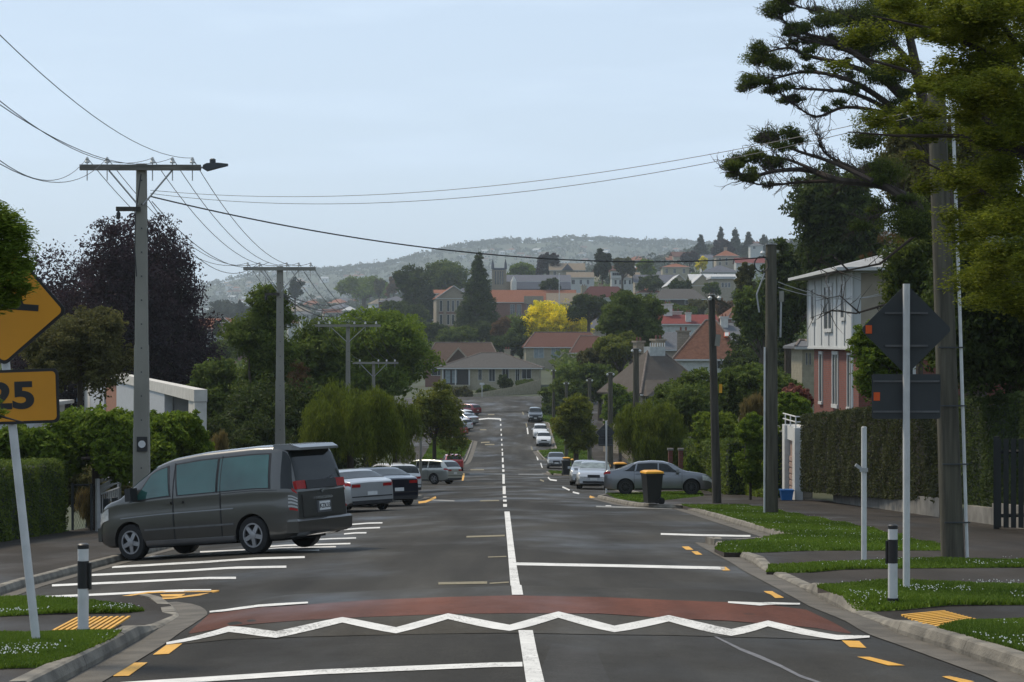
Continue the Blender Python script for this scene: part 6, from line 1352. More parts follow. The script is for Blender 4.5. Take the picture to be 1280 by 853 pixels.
t, w_, ze, h, z0 = house('large tan building with a shingled roof and dark central dormer gable on the ridge', 709, 930, 328.5, 338, 346, 46, 14, 0, 'gable', 'tanwall', 'r_tan', [(.1, .18, .2, .8), (.75, .82, .2, .8)])
MB().add([(-2.6, -8.5, ze), (2.8, -8.5, ze), (.1, -8.5, ze + 3.0), (-2.6, -1, ze), (2.8, -1, ze), (.1, -1, ze + 3.0)], [(0, 1, 2), (5, 4, 3), (0, 2, 5, 3), (2, 1, 4, 5)]).obj('dormer', M['r_slate'], t, world=False)
house('cream building with a shingle roof in front of the dormered tan building', 726, 860, 340, 347, 359, 36, 10, 0, 'gable', 'whitewall', 'r_tan', [(.15, .28, .3, .75), (.45, .55, .3, .75), (.72, .82, .3, .75)], [(-.45, 0, 1.5, 1.2, 'whiteplaster')])
t, w_, ze, h, z0 = house('white two-storey house with shingle roof and band of attic windows', 782, 790, 340, 347.5, 359, 38, 11, 0, 'gable', 'whitewall', 'r_tan', [(.1 + .17 * i, .18 + .17 * i, .3, .75, 'pane', 0) for i in range(5)], [(.45, 0, 1.6, 1.2, 'whiteplaster')])
MB().bx(-w_ / 2 - .3, -w_ / 2 + 5, -6, 0, ze, ze + 2.6).obj('attic_wall', M['whitewall'], t, world=False); window(t, -w_ / 2 + .2, -w_ / 2 + 4.5, ze + .9, ze + 2, -6, bars=4)
MB().bx(-w_ / 2 - .6, -w_ / 2 + 5.3, -6.4, .2, ze + 2.6, ze + 2.9).obj('attic_roof', M['r_tan'], t, world=False)
house('white house with a dark maroon iron roof and yellow chimneys above the dark tree', 756, 560, 357.5, 372, 384, 66, 11, 8, 'hip', 'whitewall', 'r_maroon', [(.2, .3, .2, .8, 'pane'), (.6, .7, .2, .8)], [(-.42, 0, 3.2, 1.4, 'cream'), (-.05, .1, 3.6, 1.2, 'cream')], ridge_w=4)
house('house with a small bright orange roof right of the maroon roof', 812, 640, 359, 366, 376, 34, 9, 0, 'hip', 'whitewall', 'r_orange', [(.3, .5, .2, .8)])
house('house with a low dark brown hip roof in front of the white gables', 850, 520, 360.5, 374, 382, 66, 12, 0, 'hip', 'dkwall', 'r_grey', [(.2, .3, .2, .8), (.6, .75, .2, .8)], ridge_w=4)
for i, (px, lab) in enumerate(((849, 'cream gabled hall with white iron roof, left one of two side by side'), (878, 'cream gabled hall with white iron roof, right one of two side by side'))):
    house(lab, px, 610 - i * 3, 343, 357, 372, 31, 22, 0, 'gablefront', 'cream', 'r_white', [(.45, .55, .5, .8, 'pane', 0)], cat='hall', name='gabled_hall')
house('long white iron roof running behind the twin gabled halls', 892, 640, 342, 350, 360, 60, 14, 0, 'gable', 'cream', 'r_white', cat='hall', name='long_hall')
t, w_, ze, h, z0 = house('flat-roofed olive building with a row of dark windows right of the twin gables', 904, 590, 346, 348, 366, 31, 14, 0, 'flat', 'tanwall', 'r_white', [(.42, .54, .38, .68, 'pane', 0), (.57, .69, .38, .68, 'pane', 0), (.72, .84, .38, .68, 'pane', 0)], cat='building', name='flat_roofed_building')
house('grey slate roofed house behind the white two-storey house', 822, 760, 343, 353, 360, 60, 12, 0, 'gable', 'tanwall', 'r_slate', [(.2, .3, .2, .7)])
house('yellow house with an orange roof low on the wooded hill', 845, 900, 329, 334, 345, 36, 11, 0, 'hip', 'cream', 'r_orange', [(.1, .2, .3, .8), (.4, .5, .3, .8), (.75, .85, .3, .8)], [(-.1, 0, 2.5, 1.2, 'cream')])
house('grey roofed house below the big orange-roofed house', 901, 800, 331.5, 340, 346, 46, 12, 0, 'hip', 'whitewall', 'r_slate', [(.3, .4, .2, .7)])
house('large stuccoed house with a bright orange hip roof high on the hill', 909, 920, 312.5, 320, 333, 30, 12, 0, 'hip', 'tanwall', 'r_orange', [(.12, .22, .5, .8), (.42, .52, .5, .8), (.12, .22, .1, .4), (.42, .52, .1, .4), (.75, .85, .3, .7)], [(.0, .1, 4, 1.3, 'tanwall')])
house('house with a scarlet roof right of the big orange-roofed house', 938, 900, 322, 329, 338, 38, 10, 0, 'gable', 'whitewall', 'r_scarlet', [(.2, .35, .2, .8)])
house('pale grey house on the skyline below the tall pines', 946, 1150, 303, 307, 313, 18, 10, 0, 'hip', 'whitewall', 'r_iron', [(.2, .4, .3, .8)])
house('white house with grey roof among trees left of the orange-roofed hill house', 884, 960, 318, 323, 332, 16, 10, 0, 'gable', 'whitewall', 'r_slate', [(.3, .6, .3, .8)])
# middle right cluster
house('white walled house with a long scarlet-brown iron roof and pale chimneys', 858, 330, 393, 405, 420, 82, 9, 0, 'gable', 'whitewall', 'r_scarlet', [], [(-.28, .0, 3.2, 1.5, 'whiteplaster'), (.04, -.4, 1.7, .9, 'whiteplaster'), (-.12, .3, 2.0, 1.9, 'whiteplaster')])
house('long grey iron roofed house behind the clay tiled roof', 935, 300, 403, 427, 440, 120, 12, 0, 'hip', 'tanwall', 'r_iron', [(.1, .2, .2, .7)], [(-.23, -.1, 3.6, 1.1, 'whiteplaster'), (.12, 0, 3.4, 1.2, 'stone')], ridge_w=4)
house('small grey house roof with a blue-grey slope between the villa and the white walled house', 832, 290, 415, 437, 455, 66, 10, 20, 'gable', 'tanwall', 'r_iron', [(.1, .2, .3, .8)], [(-.3, -.2, 3.6, 1.0, 'stone')])
t, w_, ze, h, z0 = house('house with a tall clay tiled hip roof and two skylights', 893, 236, 400, 449, 462, 92, 9, -8, 'hip', 'whitewall', 'r_tile', [(.62, .75, .1, .8)], [(-.42, -.1, 3.2, 1.4, 'stone')], ridge_w=.6)
for u in (.05, .26):
    fr = (430 - 400) / 49.; zz_ = ze + h * (1 - .42); yy_ = -(4.5 + .5) * .42
    MB().box((u * w_, yy_ - .15, zz_ + .15), (.62, .75, .14), Matrix.Rotation(math.atan2(h, 5.0), 3, 'X')).obj('skylight', M['orange'], t, world=False); MB().box((u * w_, yy_ - .2, zz_ + .2), (.46, .6, .16), Matrix.Rotation(math.atan2(h, 5.0), 3, 'X')).obj('skylight_glass', M['frame2'], t, world=False)
t, w_, ze, h, z0 = house('old stone villa with a weathered slate roof and white railing on top', 822, 205, 438, 492, 520, 104, 9, 24, 'hip', 'stone', 'r_old', [(.04, .11, .15, .85), (.16, .22, .15, .85), (.34, .40, .15, .85)], [(.12, .1, 5.4, 1.1, 'stone'), (-.06, .3, 5.2, .9, 'stone')], ridge_w=.8)
MB().bx(-.9, .9, -.7, .7, ze + h - .9, ze + h + .35).obj('roof_deck', M['whitewall'], t, world=False)
for u in np.linspace(-.85, .85, 7): MB().bx(u - .04, u + .04, -.72, -.64, ze + h + .353, ze + h + .75).obj('baluster', M['wpaint'], t, world=False)
MB().add([(-w_ / 2 - .3, -3.8, ze - .2), (-w_ / 2 + 2.6, -6.0, ze - .2), (-w_ / 2 + 2.9, -4.6, ze + 1.4), (-w_ / 2 + .9, -3.5, ze + 1.4), (-w_ / 2 - .3, -6, ze - .2)], [(0, 4, 1, 2, 3), (0, 3, 2), (0, 2, 1, 4)]).obj('bay_roof', M['r_old'], t, world=False)
house('tiny cream cottage wall with a grey roof beside the brick house', 1010, 130, 426, 433, 462, 34, 5, 0, 'hip', 'cream', 'r_iron', [(.3, .45, .2, .7), (.6, .75, .2, .7)])
house('house with a grey-blue roof and tan chimney left of the brown-green tree', 752, 480, 389, 411, 424, 60, 12, 35, 'hip', 'tanwall', 'r_slate', [(.2, .3, .2, .8)], [(-.25, -.1, 4.6, 1.4, 'tanwall')], ridge_w=2)
house('brick-red roof end showing behind the slim wooden pole', 925, 400, 380, 398, 410, 44, 8, 10, 'hip', 'brickfar', 'r_tile', [(.1, .2, .2, .8)])
# left distance
house('grand red brick building with a clay roof and stepped gable, far off left', 266, 640, 398, 411, 424, 46, 14, 0, 'gable', 'brickfar', 'r_orange', [(.1, .2, .2, .8), (.35, .45, .2, .8), (.6, .7, .2, .8)], cat='building')
t, w_, ze, h, z0 = house('stone and red brick gable end right of the far left clay roof', 280, 628, 397, 403, 420, 15, 10, 0, 'gablefront', 'brickfar', 'r_orange', [(.35, .65, .3, .75)], cat='building')
house('flat-roofed white modern house low in the trees on the left', 254, 420, 419.5, 421, 434, 38, 12, 0, 'flat', 'whitewall', 'r_white', [(.15, .4, .3, .8), (.5, .62, .2, .8), (.7, .9, .3, .8)])
house('house with a pale roof and red brick end beside the second pole', 298, 560, 405, 412, 424, 24, 9, 20, 'gable', 'brickfar', 'r_red', [(.3, .5, .2, .8)])
house('grey hip-roofed brick building among trees left of the school', 494, 760, 370, 377, 387, 44, 14, 0, 'hip', 'brickfar', 'r_slate', [(.1 + .16 * i, .18 + .16 * i, .2, .7, 'pane', 0) for i in range(5)])
for (px, d, r0, e0, b0, w_, rm, lab) in ((436, 900, 383, 388, 396, 18, 'r_white', 'white domed-looking hall far off between the power poles'), (415, 700, 386, 391, 400, 22, 'r_red', 'house with a rust roof seen between the second and third poles'), (400, 640, 396, 401, 408, 18, 'r_slate', 'grey roofed white house low between the second and third poles'),
                                       (380, 800, 389, 393, 400, 16, 'r_iron', 'small grey roofed house just right of the second pole'), (364, 700, 400, 404, 412, 16, 'r_red', 'tiny red roofed white house just right of the second pole')):
    house(lab, px, d, r0, e0, b0, w_, 9, 10, 'hip', 'whitewall', rm, [(.2, .35, .3, .8), (.6, .75, .3, .8)])

# brick and white house behind the right hedge
def brick_house():
    X0, X1, Y0, Y1 = 14.06, 25., 82.3, 95.; zg = gz(15, 88) - .5; zm = 1.40; ze = 4.5
    t = thing('brick_house', 'two-storey house with white panelled upper floor over red brick, behind the hedge', 'house', (X0, Y0, zg))
    MB().bx(X0 + .25, X1, Y0 + .25, Y1 - .25, zg - .5, zm - .08).obj('brick_wall', M['brick'], t)
    MB().bx(X0, X1, Y0, Y1, zm - .078, ze).obj('upper_wall', M['whitewall2'], t)
    MB().bx(X0 + .3, X1, Y0 - .012, Y0 - .002, zm + .12, ze - .1).obj('shade_toned_panel', M['tanwall'], t)  # tan sheet paints shade onto this face of the white upper wall
    MB().bx(X0 - .03, X1, Y0 - .03, Y1 + .03, zm - .16, zm - .08).obj('floor_band', M['frame2'], t)
    cx, cy = (X0 + X1) / 2, (Y0 + Y1) / 2; mb = roofmesh('hip', X1 - X0, Y1 - Y0, 0, 1.5, .75, .12, ridge=.5); mb.v = [(a + cx, b + cy, c + ze + .12) for a, b, c in mb.v]; r = mb.obj('roof', M['r_whitegrey'], t)
    mb = MB().bx(X0 - .84, X0 - .76, Y0 - .8, Y1 + .8, ze - .02, ze + .11); mb.bx(X0 - .8, X1 + .8, Y0 - .84, Y0 - .76, ze - .02, ze + .11); mb.obj('gutter', M['frame2'], r)
    MB().path([(X0 - .08, Y0 - .1, ze), (X0 - .08, Y0 - .1, zg)], .05, 8).obj('downpipe', M['frame2'], t)
    off = Vector(t.location)
    def win(y0, y1, z0, z1, x, bars=1): 
        f = window(t, y0 - off.y, y1 - off.y, z0 - off.z, z1 - off.z, x - off.x, axis='y', bars=bars, t_=.16)
    win(87.6, 90.0, 2.15, 4.0, X0); win(84.2, 85.4, 2.6, 4.0, X0, 0); win(92.6, 93.8, 2.6, 4.0, X0, 0)
    for y0, y1 in ((92.0, 93.0), (87.6, 89.2), (84.4, 85.2)): win(y0, y1, -1.2, 1.0, X0 + .25, 0 if y1 - y0 < 1.3 else 1)
    for k in range(7): MB().bx(X0 - .05, X0 - .002, Y0 + .02 + k * 2.1, Y0 + .1 + k * 2.1, zm, ze - .1).obj('cover_strip', M['frame2'], t)
    for k in range(8): MB().bx(X0 + 1.2 + k * 1.3, X0 + 1.28 + k * 1.3, Y0 - .05, Y0 - .014, zm + .1, ze - .1).obj('cover_strip', M['tanwall'], t)  # tan copies of the white strips, coloured for the shaded face
    window(t, 1.6, 2.6, -1.0 - zg, 1.0 - zg, .25, bars=0, t_=.14)
M['whitewall2'] = mat('white_panel', (.50, .51, .50), .16, .9, .7, bump=.2, stretch=(1, 1, .25)); M['r_whitegrey'] = bandmat('pale_corrugated', (.30, .31, .32), .15, 'X', .1)
brick_house()
# white garages and fence
def garage():
    X = 10.5; y0, y1 = 74., 82.4; zg = gz(X, 78) - .2; zt = -1.62; t = thing('garage', 'row of white street garages with roof railing beside the tall wooden pole', 'garage', (X, y0, zg)); h = zt - zg; D = y1 - y0
    MB().bx(.25, .62, .1, D, -.5, h).obj('wall', M['whiteplaster'], t, world=False)
    for k in range(4): MB().bx(-.05, .248, k * D / 3 - .1, k * D / 3 + .55, -.5, h + .004).obj('pillar', M['wpaint'], t, world=False)
    for k in range(3):
        a, b = k * D / 3 + .56, (k + 1) * D / 3 - .11; q = MB().bx(.15, .24, a, b, -.3, h - .55).obj('roller_door', M['brickpale'], t, world=False)
        for j in range(9): MB().bx(.11, .148, a, b, .02 + j * .23, .19 + j * .23).obj('slat', M['brickpale'], q, world=False)
        MB().bx(.05, .24, a, b, h - .54, h + .002).obj('lintel', M['wpaint'], t, world=False)
    mb = MB();
    for z in (.22, .42): mb.path([(0, 0, h + z), (0, D, h + z)], .025, 5); mb.path([(0, 0, h + z), (.62, 0, h + z)], .025, 5)
    for k in range(7): mb.path([(0, k * D / 6, h), (0, k * D / 6, h + .42)], .025, 5)
    mb.obj('railing', M['wpaint'], t, world=False)
    MB().bx(.25, .62, -.02, .098, -.5, h).obj('end_wall', M['stone'], t, world=False)
M['brickpale'] = mat('faded_pink_slats', (.30, .21, .17), .15, 6, .85)
garage()
def picket(label, p0, p1, h, m='wpaint', pitch_=.16, bw=.11, name='fence', rails=2, post=2.4):
    p0, p1 = Vector(p0), Vector(p1); L_ = (p1 - p0).length; dr = (p1 - p0) / L_; zb = gz(p0.x, p0.y) + .1; t = thing(name, label, 'fence', (p0.x, p0.y, zb), math.atan2(dr.y, dr.x))
    def zat(s): q = p0 + dr * s; return gz(q.x, q.y) + .1 - zb
    me = None
    n = int(L_ / pitch_)
    for k in range(n):
        if me is None: o = MB().bx(-bw / 2, bw / 2, -.02, .02, .05, h).obj('board', M[m], t, world=False); me = o.data
        else: o = bpy.data.objects.new('board', me); COL.objects.link(o); o.parent = t
        o.location = (k * pitch_ + bw / 2, 0, zat(k * pitch_))
    for z in ((.3, h - .3) if rails == 2 else (h - .1,)): MB().path([(0, .05, z + zat(0)), (L_, .05, z + zat(L_))], .04, 4).obj('rail', M[m], t, world=False)
    for k in range(int(L_ / post) + 1): s = min(L_, k * post); MB().bx(s - .06, s + .06, .03, .15, zat(s) - .3, zat(s) + h + .05).obj('post', M[m], t, world=False)
    return t
picket('white slatted fence end left of the creeper bush', (10.55, 84.6), (10.55, 92), 2.6, pitch_=.3, bw=.2)
picket('dark timber board gate at the right picture edge', (10.65, 44), (13.4, 43), 2.0, 'black2', name='board_fence'); 
M_l = None
t = thing('low_wall', 'low grey concrete wall under the tall clipped hedges on the right', 'wall', (11.3, 44, gz(11.3, 44)))
for k in range(11):
    a = 38.2 + k * 2.9
    if abs(a - 51) < 1.2: continue
    V = [];
    for y in (a, a + 2.88):
        z = gz(11.3, y) + .1; hh_ = .52 - (.12 if k in (3, 7) else 0); V += [(11.25, y, z - .4), (11.45, y, z - .4), (11.45, y, z + hh_), (11.25, y, z + hh_)]
    MB().add(V, [(3, 2, 1, 0), (4, 5, 6, 7), (0, 1, 5, 4), (1, 2, 6, 5), (2, 3, 7, 6), (3, 0, 4, 7)]).obj('wall_panel', M['concrete'], t)
t = thing('recycling_crate', 'blue recycling crate beside the white garages', 'crate', (10.1, 73.6, gz(10.1, 73.6) + .12)); MB().add([(-.18, -.2, 0), (.18, -.2, 0), (.18, .2, 0), (-.18, .2, 0), (-.23, -.26, .34), (.23, -.26, .34), (.23, .26, .34), (-.23, .26, .34)], [(3, 2, 1, 0), (4, 5, 6, 7), (0, 1, 5, 4), (1, 2, 6, 5), (2, 3, 7, 6), (3, 0, 4, 7)]).obj('body', M['bluepanel'], t, world=False); MB().bx(-.25, .25, -.28, .28, .342, .39).obj('rim', M['bluepanel'], t, world=False)
for i, px in enumerate((838, 851)):
    x = (px - 640) / F * 97; t = thing('brick_pillar', ('left' if i == 0 else 'right') + ' one of two narrow red brick gate pillars behind the grey saloon', 'pillar', (x, 97, gz(x, 97) + .1), 0, 'brick gate pillars'); MB().bx(-.1, .1, -.15, .15, -.2, 1.9).obj('shaft', M['brick'], t, world=False); MB().bx(-.14, .14, -.19, .19, 1.903, 2.0).obj('cap', M['concrete'], t, world=False)
# modern school block on the left
def modern():
    A = Vector((-10.75, 70)); B = Vector((-27.5, 131)); L_ = (B - A).length; dr = (B - A) / L_; yaw = math.atan2(dr.y, dr.x); z0 = -5.4; t = thing('school_building', 'low modern white-panelled building with brick infill and a blue panel, behind the leafy shrubs', 'building', (A.x, A.y, z0), yaw)
    def s_at(px): k = (px - 640) / F; return (A.x - k * A.y) / (k * dr.y - dr.x)
    H = -.1 - z0; nrm = 1
    MB().bx(0, L_, -.07, -.01, -1, H - .43).obj('inner_wall', M['dkwall'], t, world=False)
    MB().bx(-.05, L_, -.08, .38, H - .42, H).obj('fascia', M['whiteplaster'], t, world=False)
    for a, b, m_, o_ in ((255, 247, 'whiteplaster', 0), (247, 217, 'cedar', .6), (216, 192, 'whitepanel', 0), (191, 187, 'dkwall', .7), (187, 153, 'whitepanel', .05), (153, 137, 'cedar', .3), (137, 119, 'whitepanel', .05), (119, 108, 'whiteplaster', -.1), (108, 97.5, 'bluepanel', .1), (97, 84, 'whitepanel', .05), (84, 70, 'cedar', .2)):
        s0, s1 = max(0, s_at(a)), s_at(b)
        MB().bx(s0 + .02, s1 - .02, 0, .33 - max(0, o_) * .4, -1, H - (.43 if o_ < .5 else 1.3)).obj({'cedar': 'brick_panel', 'bluepanel': 'blue_panel', 'dkwall': 'recess_shade_panel'}.get(m_, 'wall_panel'), M[m_], t, world=False)  # the recess panel is coloured dark for the shade in the opening
    MB().bx(-.03, .42, -.06, .36, -1, H - .43).obj('corner_post', M['whiteplaster'], t, world=False)
modern()
house('white sloping roof end seen at the left picture edge behind the speed sign', 14, 120, 505, 508, 560, 80, 8, 0, 'flat', 'whitepanel', 'r_white', [(.6, .8, .4, .8)])
# left gate and wire fence
t = thing('metal_gate', 'grey metal panel gate standing open beside the clipped hedge', 'gate', ((122 - 640) / F * 52, 52, gz(-10.8, 52) + .1)); b = Vector(t.location); e = Vector(((149 - 640) / F * 57, 57, b.z)) - b; e.z = gz(-11.2, 57) + .1 - b.z; hG = 1.38
for q, s in ((0, 0), (1, 1)): MB().path([e * s + Vector((0, 0, -.2)), e * s + Vector((0, 0, hG + .2 * s))], .06, 4).obj('post', M['steel'], t, world=False)
for z in (.12, .95, 1.1, 1.3): MB().path([e * .02 + Vector((0, 0, z)), e * .98 + Vector((0, 0, z + .12))], .03 if z < 1.2 else .05, 4).obj('rail', M['steel'], t, world=False)
for k in range(1, 10):
    p = e * (k / 10); MB().path([p + Vector((0, 0, .15)), p + Vector((0, 0, .95 + .12 * k / 10))], .022, 4).obj('bar', M['steel'], t, world=False)
for k in (2.5, 6.5): p = e * (k / 10); MB().box(p + Vector((0, -.02, .58)), (.28, .3, .5), Matrix.Rotation(math.atan2(e.y, e.x), 3, 'Z')).obj('cutout_panel', M['signback'], t, world=False)
MB().box(e * .5 + Vector((0, -.01, 1.2)), (e.length * .92, .03, .2), Matrix.Rotation(math.atan2(e.y, e.x), 3, 'Z')).obj('top_panel', M['steel'], t, world=False)
def wire_fence(label, pts, h, step=.16, lift=.1):
    t = thing('wire_fence', label, 'fence', (pts[0][0], pts[0][1], gz(*pts[0]) + lift)); P_ = [Vector((x, y, gz(x, y) + lift)) for x, y in pts]
    for p in P_: MB().path([p - Vector((0, 0, .2)), p + Vector((0, 0, h + .05))], .035, 6).obj('post', M['signback'], t)
    mb = MB()
    for a, b in zip(P_, P_[1:]):
        MB().path([a + Vector((0, 0, h)), b + Vector((0, 0, h))], .028, 5).obj('rail', M['signback'], t)
        L_ = (b - a).length; n = int(L_ / step); m_ = int(h / step)
        for k in range(-m_, n):
            for sg in (0, 1):
                k0 = max(0, k); z0 = (k0 - k) * step; k1 = min(n, k + m_); z1 = (k1 - k) * step
                if sg: z0, z1 = h - z0, h - z1
                mb.path([a.lerp(b, k0 / n) + Vector((0, 0, z0)), a.lerp(b, k1 / n) + Vector((0, 0, z1))], .004, 3, cap=False)
    o = mb.obj('mesh', M['steel2'], t); o['kind'] = 'stuff'
wire_fence('short black-posted wire mesh fence between the left hedge and the metal gate', [(-11.6, 52.8), (-11.25, 54.4), (-11.0, 52.3)], 1.2)
wire_fence('long wire mesh fence behind the van, against the dark trees', [(-11.2, 66), (-11.0, 74), (-10.6, 81), (-10.0, 90), (-9.9, 100)], 1.9, .3)
# bottom of the rise: retaining wall, bushes, give way sign, posts
def poly_wall(label, pts, h, th, m, name='retaining_wall', cap=None):
    t = thing(name, label, 'wall', (pts[0].x, pts[0].y, pts[0].z)); n = len(pts) - 1
    for i in range(n):
        a, b = pts[i], pts[i + 1]; ta, tb = h[i], h[i + 1]; V = []
        for p, hh_ in ((a, ta), (b, tb)): V += [(p.x, p.y, p.z - 1.5), (p.x, p.y + th, p.z - 1.5), (p.x, p.y + th, p.z + hh_), (p.x, p.y, p.z + hh_)]
        MB().add(V, [(3, 2, 1, 0), (4, 5, 6, 7), (0, 1, 5, 4), (1, 2, 6, 5), (2, 3, 7, 6), (3, 0, 4, 7)]).obj('wall_panel', M[m], t)
poly_wall('cream block retaining wall below the cream bungalow, rising to the right', [P(589, 505, 312), P(612, 501, 312), P(640, 495, 316), P(676, 484, 322)], [1.5, 1.5, 1.4, 1.3], .4, 'cream')
poly_wall('low grey block wall with a pale gate at the left foot of the cream bungalow', [P(540, 506, 306), P(566, 506, 308), P(588.5, 505.5, 311)], [1.0, 1.1, 1.2], .3, 'concrete')
shrub('ball-clipped dark round bush on the retaining wall', 629.5, 318, 469, 23, 490, 'dark', 5000, .16, 90, kind='round', nb=8)
shrub('low clipped shrubs left of the ball-shaped bush', 608, 318, 482, 26, 493, 'mid', 2500, .2, 91)
shrub('low clipped shrubs right of the ball-shaped bush', 657, 324, 474, 26, 483, 'mid', 2500, .2, 92)
shrub('pale flowering shrub beneath the carport', 575, 305, 482, 30, 503, 'olive', 4000, .18, 93)
b = G(563, 516, .1); b = P(563, 514, 285); t = thing('give_way_sign', 'small red and white give way triangle at the far corner', 'traffic sign', tuple(b)); MB().path([(0, 0, -.5), (0, 0, 1.4)], .05, 6).obj('post', M['wpaint'], t, world=False)
MB().prism([(-.42, 0, 1.4), (0, 0, .68), (.42, 0, 1.4)], (0, -.12, 0), (0, -.1, 0)).obj('plate_border', M['giveway'], t, world=False); MB().prism([(-.25, 0, 1.3), (0, 0, .88), (.25, 0, 1.3)], (0, -.13, 0), (0, -.121, 0)).obj('plate_face', M['wpaint'], t, world=False)
b = P(602.5, 505, 300); t = thing('street_post', 'slim white street sign post in front of the cream retaining wall', 'post', tuple(b)); MB().path([(0, 0, -.5), (0, 0, 3.1)], .07, 6).obj('post', M['wpaint'], t, world=False); MB().box((0, -.02, 3.0), (.7, .04, .3)).obj('name_blade', M['wpaint'], t, world=False)
b = P(528, 592, 112); t = thing('thin_post', 'thin pale post at the willow edge left of the bronze tree', 'post', (b.x - .1, 112, gz(b.x, 112))); MB().path([(0, 0, -.2), (0, 0, 3.4)], .08, 8).obj('post', M['pole'], t, world=False); MB().lathe([(.09, 0), (.03, .06)], (0, 0, 3.4), 8).obj('cap', M['pole'], t, world=False)
# small bird over the left trees
b = P(230, 355, 150); t = thing('bird', 'tiny dark bird gliding in the sky above the left hills', 'bird', tuple(b), .4)
mb = MB(); mb.path([(-.16, 0, 0), (-.05, 0, .015), (.06, 0, .015), (.14, 0, .03), (.2, 0, .03)], [.01, .035, .04, .025, .006], 7)
mb.obj('body', M['black'], t, True, world=False)
for s in (-1, 1): MB().add([(.06, s * .02, .02), (.02, s * .2, .09), (-.08, s * .34, .05), (-.04, s * .18, .06), (-.05, s * .02, .01), (.06, s * .02, .0), (.02, s * .2, .08), (-.08, s * .34, .045), (-.04, s * .18, .05), (-.05, s * .02, 0)], [(0, 1, 2, 3, 4), (9, 8, 7, 6, 5), (0, 5, 6, 1), (1, 6, 7, 2), (2, 7, 8, 3), (3, 8, 9, 4)]).obj('wing', M['black'], t, world=False)

